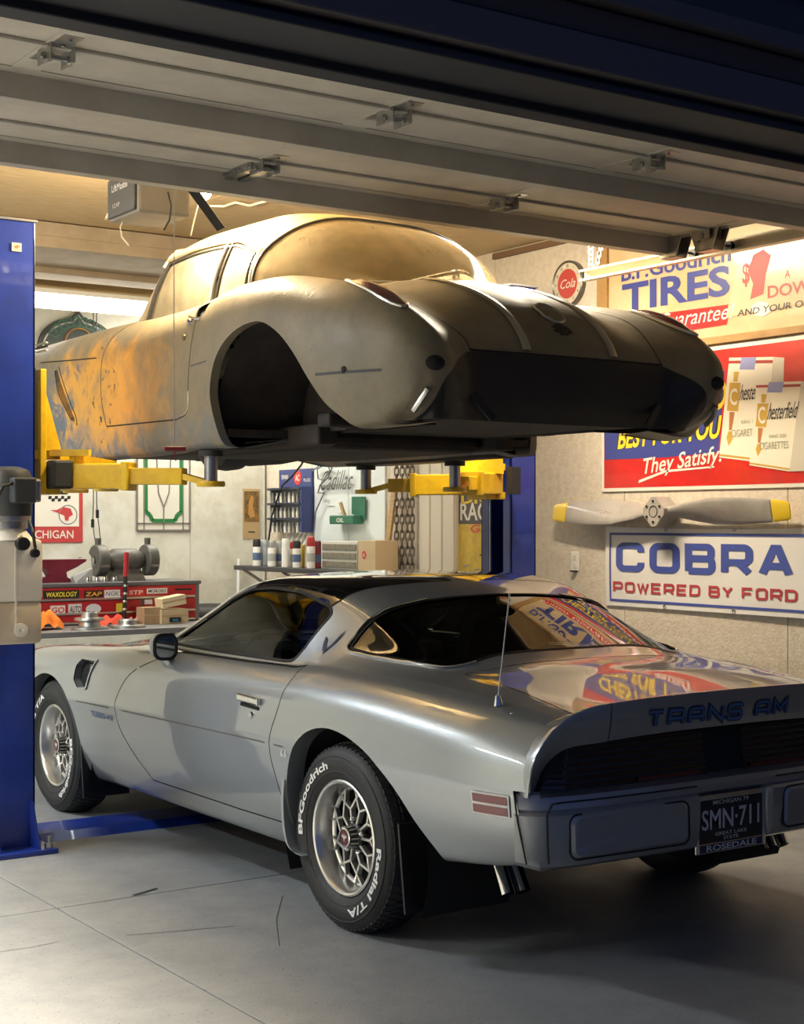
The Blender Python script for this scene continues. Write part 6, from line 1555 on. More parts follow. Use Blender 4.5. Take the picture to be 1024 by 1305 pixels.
MB().bar((X2-.010, wy(410), wz(410, 619)), (X2-.010, wy(455), wz(455, 617)), .006, .006).build('backing_bar', STEEL, Em)
w = hang('looped_cable', [at(u, v, x=6.0) for u, v in ((398, 600), (406, 594), (418, 593), (420, 600), (412, 612), (405, 610), (404, 598), (414, 592), (423, 596), (418, 608), (408, 618), (405, 628), (413, 628), (410, 634), (402, 652), (399, 690))], .006, mat('cable_grey', (.16, .17, .16), .5), None)
tag(w, 'grey cable looped on the white tool board beside the chrome script', 'cable')
w = hang('hanging_cable', [at(u, v, x=5.9) for u, v in ((391, 580), (384, 592), (372, 607), (360, 618), (354, 634), (346, 658), (342, 690))], .008, BLACK, None)
tag(w, 'black cable hanging in front of the blue parts rack', 'cable')
G = root('green_tin', 'green printed tin holder on the white tool board below the chrome script', 'tin', (X2, wy(455), wz(455, 670)))
GT = mat('tin_green', (.03, .17, .10), .4, col2=(.02, .12, .08), scale=20)
p = uvpoly([(451, 633), (468, 633), (468, 662), (451, 655)], X2); MB().prism([(-(y-p[0][0]), z) for y, z in p], (X2-.012, p[0][0], 0), RR, UU, .01).build('back_plate', GT, G)
y, z = wy(450), wz(450, 668); MB().box((X2-.10, wy(467), z), (X2-.012, wy(436), z+.065), .008).build('pocket', GT, G)
text_mb('OIL', (X2-.1005, wy(450), z+.03), RR, UU, w=.10, h=.03, bold=.02).build('print', INKW, G)
MB().bar((X2-.06, wy(450), z+.06), (X2-.07, wy(446), z+.16), .02, .02).build('brush', WOOD, G)
# --- blue spark plug rack
K = root('parts_rack', 'blue spark plug display rack with a red round badge on the wall', 'rack', (WX, 10.2, wz(375, 690)))
RB = mat('rack_blue', (.04, .06, .20), .4); ya, yb = wy(358), wy(400); zt, zm, zb = wz(378, 598), wz(378, 621), wz(378, 678)
MB().box((WX-.02, yb, zm), (WX, ya, zt), .003).build('header', RB, K); MB().box((WX-.015, yb, zb), (WX, ya, zm), .002).build('back_panel', mat('rack_back', (.35, .37, .38), .5), K)
MB().box((WX-.12, yb-.01, zb), (WX, yb+.01, zm), .002).build('side_panel', RB, K); MB().box((WX-.10, ya-.01, zb), (WX, ya+.01, zm), .002).build('side_panel', mat('rack_back', (.35, .37, .38), .5), K)
yc_ = wy(382); zc_ = wz(382, 609)
MB().lathe([(0, .022), (.055, .022), (.058, .02)], (WX, yc_, zc_), (-1, 0, 0), 24).build('badge', INKR, K); text_mb('AC', (WX-.0235, yc_, zc_), RR, UU, w=.062, h=.05, bold=.03).build('lettering', INKW, K)
text_mb('SPARK', (WX-.0215, wy(366), zc_+.01), RR, UU, w=.11, h=.035, bold=.01).build('lettering', INKW, K); text_mb('PLUGS', (WX-.0215, wy(394), zc_-.02), RR, UU, w=.10, h=.025, bold=.01).build('lettering', INKW, K)
for k in range(3):
    zs = zm-(zm-zb)*(k/3)-.012; sh_ = MB().box((WX-.13, yb, zs-.01), (WX-.015, ya, zs+.006), .002).build('shelf', mat('rack_dark', (.03, .035, .06), .5), K)
    for j in range(8):
        yy = yb+(ya-yb)*(j+.5)/8; hh = (zm-zb)/3-.02
        cyl_ = MB().cyl((WX-.09, yy, zs-.012-hh), (WX-.09, yy, zs-.012-hh*.45), .013, 8).cyl((WX-.09, yy, zs-.012-hh*.45), (WX-.09, yy, zs-.03), .008, 8)
        cyl_.build('spark_plug', [WHITE, STEEL, OFFW][(j+k) % 3], sh_, True)
for j in range(5): MB().cyl((WX-.06, yb+.05+.07*j, zb-.10), (WX-.02, yb+.03+.07*j, zb-.005), .010, 8).build('hook_rod', WHITE, K)
# --- shelf with spray cans, drawer unit and carton
SH = root('wall_shelf', 'dark shelf along the right wall carrying a row of spray cans', 'shelf', (5.8, 9.6, 1.09))
MB().box((5.62, 8.60, 1.10), (5.955, 10.5, 1.135), .004).build('shelf_board', mat('shelf_dark', (.05, .05, .055), .5), SH)
for y in (9.1, 9.8, 10.4): MB().bar((5.66, y, 1.10), (WX-.02, y, .88), .02, .02).build('bracket', STEEL, SH)
cans = [(327, 'white', 'black', 'white spray can with a black band at the far end of the shelf', .205), (337, 'grey', 'grey', 'pale grey spray can second along the shelf', .2), (346, 'white', 'silver', 'white spray can with a silver cap below the parts rack', .20), (355, 'silver', 'grey', 'silver spray can under the middle of the parts rack', .19), (364, 'white', 'white', 'all white spray can with a white cap below the parts rack', .215), (371, 'cream', 'red', 'cream spray can with red markings on the shelf', .19), (378, 'white', 'black', 'white spray can with a tall black cap on the shelf', .20), (386, 'yellow', 'yellow', 'narrow yellow can on the shelf beside the black capped one', .17), (396, 'white', 'redcap', 'white spray can with a big red domed cap on the shelf', .225), (404, 'maroon', 'maroon', 'dark red spray can at the near end of the row', .20)]
cc_ = {'white': WHITE, 'black': BLACK, 'grey': mat('can_grey', (.40, .44, .46), .35, .3), 'silver': STEEL, 'cream': OFFW, 'red': RED, 'yellow': mat('can_yellow', (.55, .38, .05), .4), 'redcap': RED, 'maroon': mat('can_maroon', (.20, .02, .03), .4)}
for i, (u, bc, cp, lab, h) in enumerate(cans):
    xx = 5.69+.075*(i % 2); p = at(u, 722, x=xx); r_ = .031 if bc != 'yellow' else .016
    cn = root('spray_can', lab, 'spray can', (p.x, p.y, 1.135), 'spray cans on the wall shelf')
    MB().lathe([(0, 0), (r_, .002), (r_+.001, .006), (r_, .012), (r_, h*.70), (r_*.95, h*.73), (r_*.6, h*.77)], (p.x, p.y, 1.135), (0, 0, 1), 16).build('body', cc_[bc], cn, True, .7)
    MB().lathe([(r_*.98, h*.72), (r_*.98, h*.93), (r_*.8, h) if cp != 'redcap' else (r_*.75, h*1.02), (0, h*1.0 if cp != 'redcap' else h*1.06)], (p.x, p.y, 1.135), (0, 0, 1), 16).build('cap', cc_[cp], cn, True, .7)
    if i % 3 != 1: MB().lathe([(r_+.0008, h*.22), (r_+.0008, h*.50)], (p.x, p.y, 1.135), (0, 0, 1), 16).build('paper_label', [mat('label_blue', (.10, .16, .30), .5), mat('label_red', (.42, .05, .05), .5), mat('label_grey', (.45, .47, .45), .5)][i % 3], cn, True)
DU = root('drawer_unit', 'small grey parts drawer unit on the wall shelf', 'drawers', (5.85, 9.2, 1.135))
ya, yb = wy(455, 5.76), wy(410, 5.76); MB().box((5.76, ya, 1.135), (6.0, yb, 1.335), .004).build('case', mat('drawer_case', (.62, .62, .56), .5), DU)
for k in range(3):
    d_ = MB().box((5.752, ya+.012, 1.148+k*.062), (5.765, yb-.012, 1.148+k*.062+.044), .003).build('drawer', mat('drawer_taupe', (.24, .22, .17), .6, col2=(.18, .165, .12), scale=30), DU)
CB = root('parts_carton', 'tan parts carton with a round red badge beside the drawer unit', 'carton', (5.85, 8.95, 1.135))
ya, yb = wy(478, 5.74), wy(456, 5.74); MB().box((5.74, ya, 1.135), (5.93, yb, 1.345), .003).build('carton', mat('carton_tan', (.58, .44, .26), .6), CB)
MB().lathe([(0, .002), (.028, .002)], (5.74, (ya+yb)/2+.03, 1.245), (-1, 0, 0), 20).build('badge', INKR, CB); text_mb('AC', (5.737, (ya+yb)/2+.03, 1.245), RR, UU, w=.034, h=.026, bold=.03).build('lettering', INKW, CB)
# --- wooden rule and hanging chains
p, q = at(491, 717, x=6.0), at(503, 620, x=6.0)
tag(MB().bar(p, q, .055, .02, up=(1, 0, 0), bev=.002).build('wooden_straightedge', WOOD), 'pale wooden straightedge hung slanting beside the chains', 'straightedge')
CHN = mat('chain_steel', (.20, .17, .14), .4, .8)
lk = None
for s_, (uu, lab) in enumerate(((505, 'hanging steel chain nearest the wooden straightedge'), (512, 'hanging steel chain second from the wooden straightedge'), (519, 'hanging steel chain third from the wooden straightedge'), (525, 'hanging steel chain nearest the white cabinet'))):
    yq = wy(uu, 5.985); ch = root('chain', lab, 'chain', (5.985, yq, 1.05), 'chains hanging on the right wall')
    MB().tube([(WX, yq, 1.955), (5.985, yq, 1.955), (5.975, yq, 1.97)], .006, 6).build('wall_hook', STEEL, ch, True)
    for k in range(16):
        if lk is None:
            b = MB(); b.tube([(math.cos(t)*.014, 0, math.sin(t)*.026+(.012 if math.sin(t) > 0 else -.012)) for t in [2*math.pi*j/12 for j in range(12)]], .0055, 6, closed=True); o = b.build('link', CHN, ch, True, local=True); lk = o
        else:
            o = lk.copy(); COL.objects.link(o); o.parent = ch
        o.location = (0, 0, .05+k*.056); o.rotation_euler = (0, 0, math.radians(45+90*(k % 2)+7*s_))

# ================================================================== things along the back wall (facing -y: right is +x)
XR = Vector((1, 0, 0))
def bt(s, x, y, z, w, h, m, par, bold=0, shear=0): return text_mb(s, (x, y, z), XR, UU, w=w, h=h, bold=bold, shear=shear).build('lettering', m, par)
def bxz(u, v, y=BY): p = at(u, v, y=y); return p.x, p.z
def bflat(nm, uv, y, m, par): return mesh(nm, [(bxz(u, v, y)[0], y, bxz(u, v, y)[1]) for u, v in uv], [tuple(range(len(uv)))[::-1]], m, par)
# metal sign with red border
x1, z1 = bxz(105, 600); x0, z0 = bxz(20, 692)
S = root('dealer_sign', 'white metal sign with red border and emblem on the back wall', 'sign', ((x0+x1)/2, BY, z0))
MB().box((x0, BY-.008, z0), (x1, BY, z1+.22), .002).build('board', mat('dealer_red', (.52, .06, .06), .4), S)
x2 = bxz(100, 670)[0]; zq = bxz(80, 671)[1]
MB().box((x0+.03, BY-.0095, zq), (x2, BY-.008, z1+.19)).build('white_field', INKW, S)
bt('MICHIGAN', bxz(62, 681)[0], BY-.010, bxz(70, 681)[1], .38, .060, INKW, S, .01)
xc, zc = bxz(86, 656)
MB().lathe([(.066, 0), (.068, .002), (.073, .002), (.075, 0)], (xc, BY-.0096, zc), (0, -1, 0), 32).build('emblem_ring', mat('emblem_grey', (.25, .25, .25), .5), S)
bflat('emblem_head', [(64, 650), (72, 650), (80, 646), (90, 648), (93, 656), (88, 659), (87, 664), (83, 663), (82, 657), (75, 654)], BY-.0112, mat('dealer_red', (.52, .06, .06), .4), S)
for k in range(7): bflat('checker', [(62+4*k, 632+(k % 2)*3), (66+4*k, 632+(k % 2)*3), (65.5+4*k, 636+(k % 2)*3), (61.5+4*k, 636+(k % 2)*3)], BY-.0112, INKK, S)
bflat('printed_car', [(56, 630), (66, 627), (74, 624), (84, 627), (87, 630)], BY-.0112, INKK, S)
# stained glass panel
x0, z0 = bxz(174, 676); x1, z1 = bxz(241, 575)
S = root('stained_glass_panel', 'leaded glass panel with a green octagonal border on the back wall', 'glass panel', ((x0+x1)/2, BY, z0))
MB().box((x0, BY-.006, z0), (x1, BY-.002, z1)).build('glass', mat('leaded_glass', (.70, .69, .60), .2, coat=.5), S)
LEAD = mat('lead', (.20, .18, .16), .5); GRN = mat('green_glass', (.02, .18, .05), .25, coat=.5)
def lead(pts, w=.008): 
    m = MB()
    for a, b in zip(pts[:-1], pts[1:]): m.bar((a[0], BY-.010, a[1]), (b[0], BY-.010, b[1]), w, .006, up=(0, 1, 0))
    m.build('lead_came', LEAD, S)
lead([(x0, z0), (x1, z0), (x1, z1), (x0, z1), (x0, z0)], .014)
W_ = x1-x0; xa, xb = x0+.13*W_, x1-.13*W_; za = z0+.055
lead([(x0, za), (x1, za)]); lead([(xa, z0), (xa, z1)]); lead([(xb, z0), (xb, z1)]); lead([(x0+W_/2, z0), (x0+W_/2, bxz(207, 646)[1])])
lead([(x0+W_/2, bxz(207, 646)[1]), (x0+W_*.40, bxz(207, 628)[1]), (x0+W_*.36, z1)]); lead([(x0+W_/2, bxz(207, 646)[1]), (x0+W_*.60, bxz(207, 628)[1]), (x0+W_*.64, z1)])
g0 = za+.02; pts = [(xa+.015, z1), (xa+.015, g0+.07), (xa+.05, g0+.045), (xa+.07, g0), (xb-.07, g0), (xb-.05, g0+.045), (xb-.015, g0+.07), (xb-.015, z1)]
for a, b in zip(pts[:-1], pts[1:]): MB().bar((a[0], BY-.009, a[1]), (b[0], BY-.009, b[1]), .030, .006, up=(0, 1, 0)).build('green_pane', GRN, S)
# pull cords with weights
for k, (ua, ub, vw) in enumerate(((118, 119, 667), (124, 123, 655))):
    t = root('pull_cord', ['thin pull cord with black weight hanging lower beside the red-bordered sign', 'thin pull cord with black weight hanging higher beside the red-bordered sign'][k], 'cord', bxz(ua, 692, 10.3)[:1]+(10.3, bxz(ua, 692, 10.3)[1]))
    MB().tube([Vector((at(ub, 560, y=10.3).x, 10.3, CZ)), at(ub, 640, y=10.3), at(ua, vw, y=10.3)], .004, 6).tube([at(ua, vw, y=10.3), at(ua+2, vw+15, y=10.3), at(ua+5, 700, y=10.3)], .0035, 6).build('cord', mat('cord_dark', (.06, .06, .055), .5), t, True)
    p = at(ua, vw, y=10.3); MB().cyl(p-Vector((0, 0, .03)), p+Vector((0, 0, .03)), .012, 10).build('weight', BLACK, t, True)
# calendar
x0, z0 = bxz(309, 687); x1, z1 = bxz(331, 623)
S = root('wall_calendar', 'narrow old picture calendar pinned to the back wall near the corner', 'calendar', ((x0+x1)/2, BY, z0))
MB().box((x0, BY-.005, z0), (x1, BY, z1), .001).build('sheet', mat('calendar_tan', (.46, .33, .17), .6), S)
MB().box((x0+.012, BY-.006, z0+(z1-z0)*.34), (x1-.012, BY-.005, z1-.02)).build('picture', mat('calendar_picture', (.10, .07, .03), .5, col2=(.28, .15, .04), scale=14), S)
bflat('printed_figure', [(316, 655), (317, 640), (320, 631), (323, 634), (322, 645), (325, 658), (319, 660)], BY-.0065, mat('figure_ochre', (.50, .26, .08), .5), S)
MB().bar(((x0+x1)/2-.03, BY-.006, z0+(z1-z0)*.14), ((x0+x1)/2+.03, BY-.006, z0+(z1-z0)*.14), .008, .001, up=(0, 1, 0)).build('print_line', INKK, S)
# conduit in the corner
tag(MB().cyl((WX-.03, BY-.02, 0), (WX-.03, BY-.02, 2.6), .010, 10).build('conduit', mat('conduit_grey', (.52, .52, .46), .5), None, True), 'thin grey conduit running up the back corner of the garage', 'conduit')
# dark arched sign
p = at(100, 440, y=BY-.03); S = root('arched_sign', 'dark arched sign with faint green lettering under the fluorescent tube', 'sign', (p.x, BY, p.z-.3))
R0 = at(148, 440, y=BY).x-p.x
def arch(r, h, n=10): return [(-r, -.35), (r, -.35), (r, -.05)]+[(r*math.cos(t)*(1-.0*t), h*math.sin(t)**.9-.05) for t in [math.pi*k/(2*n) for k in range(1, n)]]+[(0, h)]+[(-r*math.cos(t), h*math.sin(t)**.9-.05) for t in [math.pi*k/(2*n) for k in range(n-1, 0, -1)]]+[(-r, -.05)]
hz = at(103, 397, y=BY).z-p.z
o = (p.x, BY-.001, p.z)
MB().prism(arch(R0, hz), o, XR, UU, .03).build('outer_rim', mat('arch_dark', (.03, .03, .028), .5), S)
MB().prism(arch(R0*.90, hz*.88), (o[0], o[1]-.028, o[2]), XR, UU, .006).build('silver_rim', mat('arch_silver', (.40, .40, .36), .4, .5), S)
MB().prism(arch(R0*.86, hz*.83), (o[0], o[1]-.032, o[2]), XR, UU, .005).build('face', mat('arch_face', (.02, .035, .03), .4), S)
for k in range(9):
    t = math.radians(155-15*k); c_ = Vector((o[0]+R0*.68*math.cos(t), BY-.0385, o[2]+hz*.68*math.sin(t))); d_ = Vector((math.sin(t), 0, -math.cos(t)*hz/R0)).normalized(); n_ = Vector((math.cos(t), 0, math.sin(t)))
    m = MB()
    vs, f_ = ribbon2d([(.1, 0), (.9, 0), (.9, 1), (.1, 1), (.1, 0)], .18); m.add([c_+d_*(a-.5)*.05+n_*(b-.5)*.07 for a, b in vs], f_); m.build('letter_shape', mat('arch_green', (.03, .12, .08), .5), S)
MB().tube([(o[0]+R0*.35*math.cos(t), BY-.040, o[2]+hz*.40*math.sin(t)+.02) for t in [math.pi*k/10 for k in range(11)]], .008, 6).build('inner_arc', mat('arch_orange', (.30, .14, .04), .5), S, True)

# ------------------------------------------------------------------ bench along the back with its tools
BZ = .785
W_B = root('workbench', 'long grey steel-topped workbench below the back wall signs', 'workbench', (3.7, 9.4, 0))
MB().box((2.3, 9.0, BZ-.035), (4.98, 10.0, BZ), .004).build('bench_top', mat('bench_grey', (.22, .22, .22), .45, .3), W_B)
for x, y in ((2.4, 9.08), (4.88, 9.08), (2.4, 9.92), (4.88, 9.92)): MB().box((x-.03, y-.03, 0), (x+.03, y+.03, BZ-.035), .003).build('leg', STEEL, W_B)
MB().box((2.4, 9.1, .2), (4.88, 9.9, .225), .003).build('lower_shelf', STEEL, W_B)
# tool chest
TY = 9.55; tx0, tx1 = 3.1, at(254, 760, y=TY).x; tz = 1.062
T = root('tool_chest', 'red drawer tool chest covered in stickers on the workbench', 'tool chest', ((tx0+tx1)/2, TY+.2, BZ))
CHG = mat('chest_grey', (.20, .20, .21), .4, .4)
MB().box((tx0, TY, BZ+.002), (tx1, TY+.42, tz), .006).build('case', CHG, T)
MB().box((tx0-.01, TY-.012, tz-.022), (tx1+.01, TY+.43, tz+.004), .005).build('top_lid', mat('chest_lid', (.16, .16, .165), .4, .4), T)
xm = at(181, 770, y=TY).x
rows_ = [(tx0+.015, tx1-.035, 1.035, .958), (tx0+.015, xm-.012, .945, .862), (tx0+.015, xm-.012, .855, .80), (xm+.012, tx1-.035, .945, .862), (xm+.012, tx1-.035, .855, .80)]
dr_ = []
for a, b, zt, zb in rows_:
    d_ = MB().box((a, TY-.012, zb), (b, TY, zt), .004).build('drawer', RED, T); MB().box((a+.01, TY-.028, zb-.006), (b-.01, TY-.010, zb+.007), .003).build('pull_rail', ALU, d_); dr_.append(d_)
def stick(par, u0, v0, u1, v1, m, s=None, ink=None, shear=.1, bold=.02):
    a, b = at(u0, v0, y=TY-.0125), at(u1, v1, y=TY-.0125); MB().box((a.x, TY-.0135, b.z), (b.x, TY-.012, a.z)).build('sticker', m, par)
    if s: text_mb(s, ((a.x+b.x)/2, TY-.0142, (a.z+b.z)/2), XR, UU, w=(b.x-a.x)*.86, h=(a.z-b.z)*.62, bold=bold, shear=shear).build('sticker_print', ink, par)
SK = mat('sticker_black', (.02, .02, .015), .4); SWH = mat('sticker_white', (.75, .74, .70), .4); SY = mat('sticker_yellow', (.80, .68, .05), .4); SRD = mat('sticker_red2', (.60, .04, .03), .4)
stick(dr_[0], 55, 753, 101, 762, SK, 'WAXOLOGY', SY); stick(dr_[0], 107, 753, 131, 761, SK, 'ZAP', mat('sticker_orange', (.8, .4, .05), .4)); stick(dr_[0], 133, 752, 153, 761, SWH, 'NGK', mat('ink_grey', (.2, .22, .25), .5)); stick(dr_[0], 163, 751, 183, 759, SRD, 'STP', SWH); stick(dr_[0], 187, 750, 213, 756, SWH, 'MOROSO', SK)
MB().box((at(222, 753, y=TY).x, TY-.0145, 1.0), (at(243, 753, y=TY).x, TY-.012, 1.012), .001).build('drawer_slot', SK, dr_[0])
stick(dr_[1], 64, 772, 83, 783, SWH, 'GO', SRD); stick(dr_[1], 87, 770, 104, 783, SWH, 'AUTO', SK)
a = at(119, 776, y=TY-.0125); MB().lathe([(0, .0015), (1, .0015)], (0, 0, 0), (0, -1, 0), 28); m = MB().lathe([(0, .002), (.055, .002)], (0, 0, 0), (0, -1, 0), 28); m.v = [(a.x+v[0], TY-.012+v[1], a.z+v[2]*.62) for v in m.v]; m.build('sticker', mat('sticker_pale', (.70, .78, .80), .4), dr_[1])
stick(dr_[1], 148, 769, 157, 780, SY, None); stick(dr_[3], 184, 764, 194, 770, SWH, None)
# anvil
ax_ = at(78, 742, y=9.72).x
A = root('anvil', 'dark red painted anvil on top of the tool chest', 'anvil', (ax_, 9.74, tz))
AN = mat('anvil_red', (.17, .012, .03), .45, col2=(.13, .01, .02), scale=10)
MB().prism([(-.17, .0), (.07, .0), (.065, .02), (.035, .035), (.03, .07), (.10, .10), (.17, .14), (.175, .155), (-.20, .155), (-.20, .12), (-.11, .09), (-.08, .04), (-.16, .03)], (ax_, 9.80, tz+.004), XR, UU, .10).build('body', AN, A)
MB().tube([(ax_+.12, 9.74, tz+.155), (ax_+.13, 9.74, tz+.175), (ax_+.15, 9.74, tz+.17)], .006, 6).build('hook', STEEL, A, True)
# bench grinder
gx0, gx1 = at(112, 740, y=9.78).x, at(203, 740, y=9.78).x; gc = (gx0+gx1)/2; gz = at(157, 714, y=9.78).z
Gd = root('bench_grinder', 'old grey double-wheel bench grinder on top of the tool chest', 'bench grinder', (gc, 9.78, tz))
GM = mat('grinder_grey', (.095, .095, .085), .5, .3, col2=(.14, .13, .11), scale=12)
gz = tz+.145
MB().lathe([(0, -.13), (.055, -.13), (.078, -.09), (.082, -.08), (.082, .08), (.078, .09), (.055, .13), (0, .13)], (gc, 9.78, gz), (1, 0, 0), 28).build('motor', GM, Gd, True, .5)
MB().hexa([(gc-.13, 9.70, tz+.004), (gc+.13, 9.70, tz+.004), (gc+.13, 9.86, tz+.004), (gc-.13, 9.86, tz+.004), (gc-.09, 9.73, gz-.04), (gc+.09, 9.73, gz-.04), (gc+.09, 9.83, gz-.04), (gc-.09, 9.83, gz-.04)]).build('base', GM, Gd)
for sg in (-1, 1):
    cx_ = gc+sg*.185
    MB().lathe([(.035, -.04), (.105, -.038), (.11, -.03), (.11, .03), (.105, .038), (.035, .04)], (cx_, 9.78, gz), (1, 0, 0), 28, math.radians(-60), math.radians(200)).build('wheel_guard', GM, Gd, True, .5)
    MB().lathe([(0, -.022), (.09, -.022), (.092, 0), (.09, .022), (0, .022)], (cx_, 9.78, gz), (1, 0, 0), 24).build('grinding_wheel', mat('stone_grey', (.30, .29, .27), .8), Gd, True, .5)
    MB().cyl((gc+sg*.12, 9.78, gz), (cx_+sg*.045, 9.78, gz), .022, 14).build('spindle', STEEL, Gd, True); MB().cyl((cx_, 9.80, gz+.09), (cx_, 9.80, gz+.155), .022, 12).build('dust_port', GM, Gd, True)
    MB().box((cx_-.03, 9.66, gz-.045), (cx_+.03, 9.70, gz-.03), .003).build('tool_rest', STEEL, Gd)
# steel bits heaped beside the grinder
for k, (u, v, lab) in enumerate(((112, 740, 'shiny steel socket lying nearest the anvil on the tool chest'), (124, 739, 'shiny steel socket lying below the left grinding wheel'), (134, 740, 'shiny steel socket standing under the grinder motor'), (146, 741, 'shiny steel socket farthest from the anvil on the tool chest'))):
    p = at(u, v, y=9.60); s_ = MB(); s_.lathe([(0, 0), (.018, 0), (.020, .005), (.016, .03), (.012, .04), (0, .04)], (p.x, 9.60, tz+.004), (0, 0, 1), 10)
    tag(s_.build('steel_socket', CHROME, None, True, .6), lab, 'socket', 'steel sockets on the tool chest')
p = at(104, 735, y=9.64); tag(MB().hexa([(p.x-.06, 9.60, tz+.004), (p.x+.06, 9.60, tz+.004), (p.x+.07, 9.68, tz+.004), (p.x-.06, 9.68, tz+.004), (p.x-.07, 9.62, tz+.045), (p.x+.06, 9.60, tz+.10), (p.x+.06, 9.66, tz+.10), (p.x-.06, 9.68, tz+.045)]).build('grey_casting', mat('casting', (.42, .42, .40), .5, .2)), 'pale grey wedge-shaped casting between anvil and grinder', 'casting')
# jack handle leaning on the chest
Jx = at(158, 790, y=9.495)
J = root('jack_handle', 'black rod with a red grip leaning on the red tool chest', 'jack handle', (Jx.x, 9.495, BZ))
pa_, pb_ = Vector((Jx.x, 9.495, BZ+.002)), at(161, 704, y=9.505)
MB().tube([pa_, pa_.lerp(pb_, .68)], .014, 10).build('rod', BLACK, J, True); MB().tube([pa_.lerp(pb_, .66), pb_], .017, 10).build('grip', RED, J, True)
for k in range(4): MB().lathe([(.0145, -.008), (.017, 0), (.0145, .008)], pa_.lerp(pb_, .2+.11*k), (pb_-pa_), 10).build('notch_ring', STEEL, J, True)
# galvanised lids / discs on the bench
def disc(u, v, r, y, lab, z=BZ):
    p = at(u, v, y=y); t = root('steel_disc', lab, 'brake disc', (p.x, y, z), 'bare metal discs on the workbench')
    MB().lathe([(0, 0), (r, 0), (r, .012), (r*.98, .016), (r*.62, .016), (r*.58, .02), (r*.55, .048), (r*.50, .054), (r*.2, .054), (r*.19, .04), (0, .04)], (p.x, y, z+.001), (0, 0, 1), 36).build('rotor', mat('bare_metal', (.55, .56, .53), .32, .9), t, True, .5)
    for k in range(5): q = math.radians(72*k); MB().cyl((p.x+r*.36*math.cos(q), y+r*.36*math.sin(q), z+.054), (p.x+r*.36*math.cos(q), y+r*.36*math.sin(q), z+.058), r*.045, 8).build('stud_hole', BLACK, t)
disc(114, 800, .12, 9.16, 'bare metal brake disc on the bench beside the orange cloth')
disc(114, 794, .095, 9.16, 'smaller metal disc stacked on the brake disc by the orange cloth', BZ+.056)
disc(163, 799, .115, 9.16, 'bare metal brake disc on the bench below the jack handle')
# cloths
def cloth(name, lab, m, u, v, y, w, d, h, seed, cat='cloth'):
    rnd = random.Random(seed); p = at(u, v, y=y); n = 14; vs = []; ph = [rnd.uniform(0, 6.28) for _ in range(6)]
    for i in range(n+1):
        for j in range(n+1):
            a, b = i/n*2-1, j/n*2-1; r2 = a*a+b*b; edge = 1+.18*math.sin(3*math.atan2(b, a)+ph[0])
            hh = h*max(0, 1-(r2/edge/1.3))*(0.65+.35*math.sin(5*a+ph[1])*math.cos(4*b+ph[2]))+.012*math.sin(7*a+ph[3])+.012
            vs.append((p.x+a*w*edge, y+b*d*edge, BZ+max(.003, hh)))
    return tag(mesh(name, vs, [(i*(n+1)+j, (i+1)*(n+1)+j, (i+1)*(n+1)+j+1, i*(n+1)+j+1) for i in range(n) for j in range(n)], m, None, True), lab, cat)
cloth('orange_cloth', 'bright orange cloth heaped on the bench beside the oil tank', mat('cloth_orange', (.85, .22, .012), .8), 58, 800, 9.32, .10, .11, .13, 3)
cloth('red_cloth', 'orange-red shop rag crumpled in front of the tool chest', mat('cloth_red', (.75, .08, .03), .8), 146, 795, 9.38, .10, .06, .075, 5)
cloth('pink_rag', 'faded pink rag lying right of the orange-red shop rag', mat('cloth_pink', (.62, .22, .20), .85), 171, 797, 9.40, .035, .04, .04, 8)
# cardboard boxes
def carton(lab, u0, v0, u1, v1, y, tilt, mt, d=.16):
    a, b = at(u0, v1, y=y), at(u1, v0, y=y); t = root('cardboard_box', lab, 'box', ((a.x+b.x)/2, y+d/2, a.z), 'cardboard boxes on the workbench')
    if abs(a.z-BZ) < .09: a.z = BZ+.002
    w_, h_ = (b.x-a.x)/2, b.z-a.z; c_ = Vector(((a.x+b.x)/2, 0, a.z+h_/2)); ct, st_ = math.cos(tilt), math.sin(tilt)
    def R(x, z): return (c_.x+x*ct-z*st_, c_.z+x*st_+z*ct)
    q = [R(-w_, -h_/2), R(w_, -h_/2), R(w_, h_/2), R(-w_, h_/2)]
    MB().hexa([(q[0][0], y, q[0][1]), (q[1][0], y, q[1][1]), (q[1][0], y+d, q[1][1]), (q[0][0], y+d, q[0][1]), (q[3][0], y, q[3][1]), (q[2][0], y, q[2][1]), (q[2][0], y+d, q[2][1]), (q[3][0], y+d, q[3][1])]).build('carton', mt, t)
    f1 = R(-w_*.1, -h_*.02)
    MB().bar((R(-w_, h_*.05)[0], y-.001, R(-w_, h_*.05)[1]), (R(w_, h_*.05)[0], y-.001, R(w_, h_*.05)[1]), .012, .001, up=(0, 1, 0)).build('tape', mat('tape', (.50, .36, .20), .4), t)
    return t, c_, R
carton('brown cardboard box at the left of the box pile', 184, 774, 204, 802, 9.36, 0, CARD, .13)
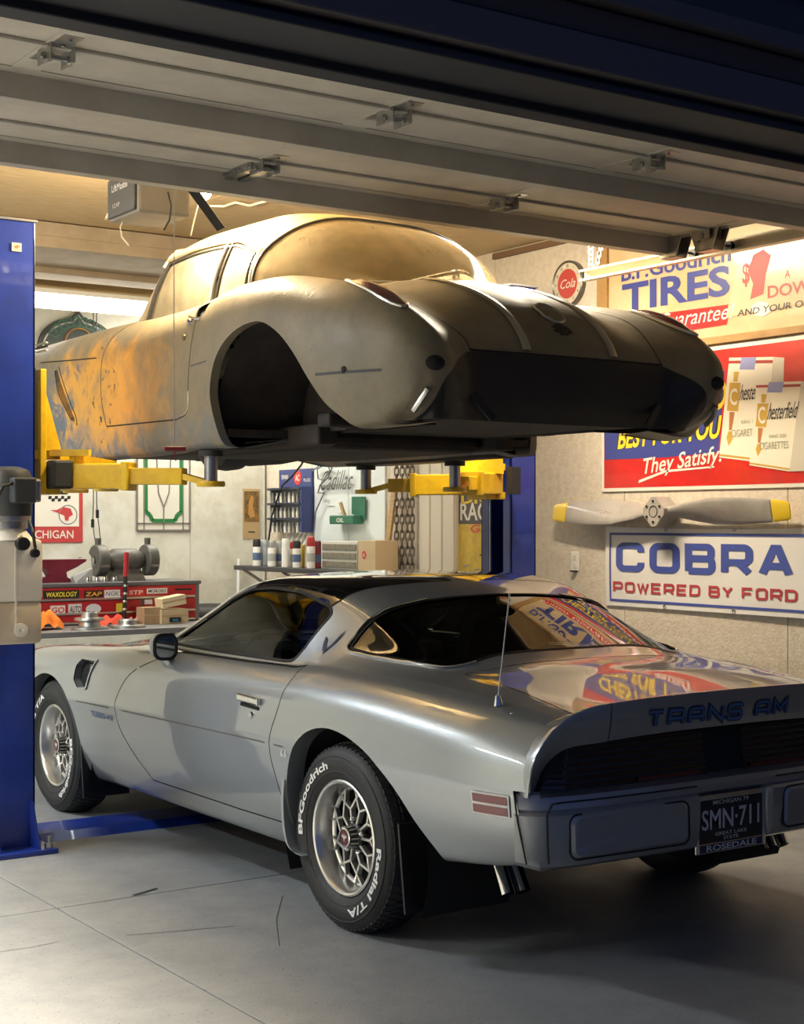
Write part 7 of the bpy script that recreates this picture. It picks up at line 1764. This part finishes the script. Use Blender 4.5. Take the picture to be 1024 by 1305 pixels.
t, c_, R = carton('larger cardboard box with a dark shipping label on the bench', 206, 776, 240, 802, 9.33, 0, mat('cardboard_pale', (.58, .45, .26), .8), .16)
a = at(216, 787, y=9.327); b = at(230, 800, y=9.327); b.z = max(b.z, BZ+.012); MB().box((a.x, 9.322, b.z), (b.x, 9.329, a.z)).build('shipping_label', BLACK, t); MB().box((a.x+.02, 9.319, b.z+.02), (b.x-.02, 9.322, a.z-.025)).build('label_print', mat('label_blue2', (.05, .20, .32), .5), t)
carton('pale cardboard box tilted on top of the box pile', 207, 760, 237, 773, 9.34, .16, mat('cardboard_cream', (.70, .58, .36), .8), .12)
# tyres beside the chest
for k, lab in enumerate(('black tyre lying lowest in the stack beside the tool chest', 'black tyre lying in the middle of the stack beside the tool chest', 'black tyre lying on top of the stack beside the tool chest')):
    p = at(262, 745, y=10.2); z_ = .50+.17*k
    tag(MB().lathe([(.19, .02), (.22, .0), (.29, .0), (.32, .03), (.33, .08), (.32, .13), (.29, .16), (.22, .16), (.19, .14)], (p.x+.06, 10.2, z_-.16+.003*k), (0, 0, 1), 36).build('stacked_tyre', RUBBER, None, True, .8), lab, 'tyre', 'tyres stacked beside the tool chest')
td = MB().box((p.x-.28, 9.9, .30), (p.x+.40, 10.5, .335), .004)
for dx, dy in ((-.24, 9.94), (.36, 9.94), (-.24, 10.46), (.36, 10.46)): td.box((p.x+dx-.02, dy-.02, 0), (p.x+dx+.02, dy+.02, .30))
tag(td.build('tyre_stand', STEEL), 'low steel stand under the tyre stack by the workbench', 'stand')
# white stick leaning in the corner behind the coupe
p, q = at(299, 742, y=10.64), at(304, 712, y=10.68)
tag(MB().bar((p.x, 10.62, 0), q, .02, .015).build('white_batten', WHITE), 'slim white batten standing behind the coupe windshield', 'batten')
# chrome louvre stub on the old car's front wing is part of that car
p = at(56, 443, x=3.06)
for k in range(3): MB().bar((p.x-.006, p.y-.06, p.z+.022-.02*k), (p.x-.006, p.y+.10, p.z+.022-.02*k), .012, .008).build('wing_louvre', DARK if k == 1 else STAIN, vt)
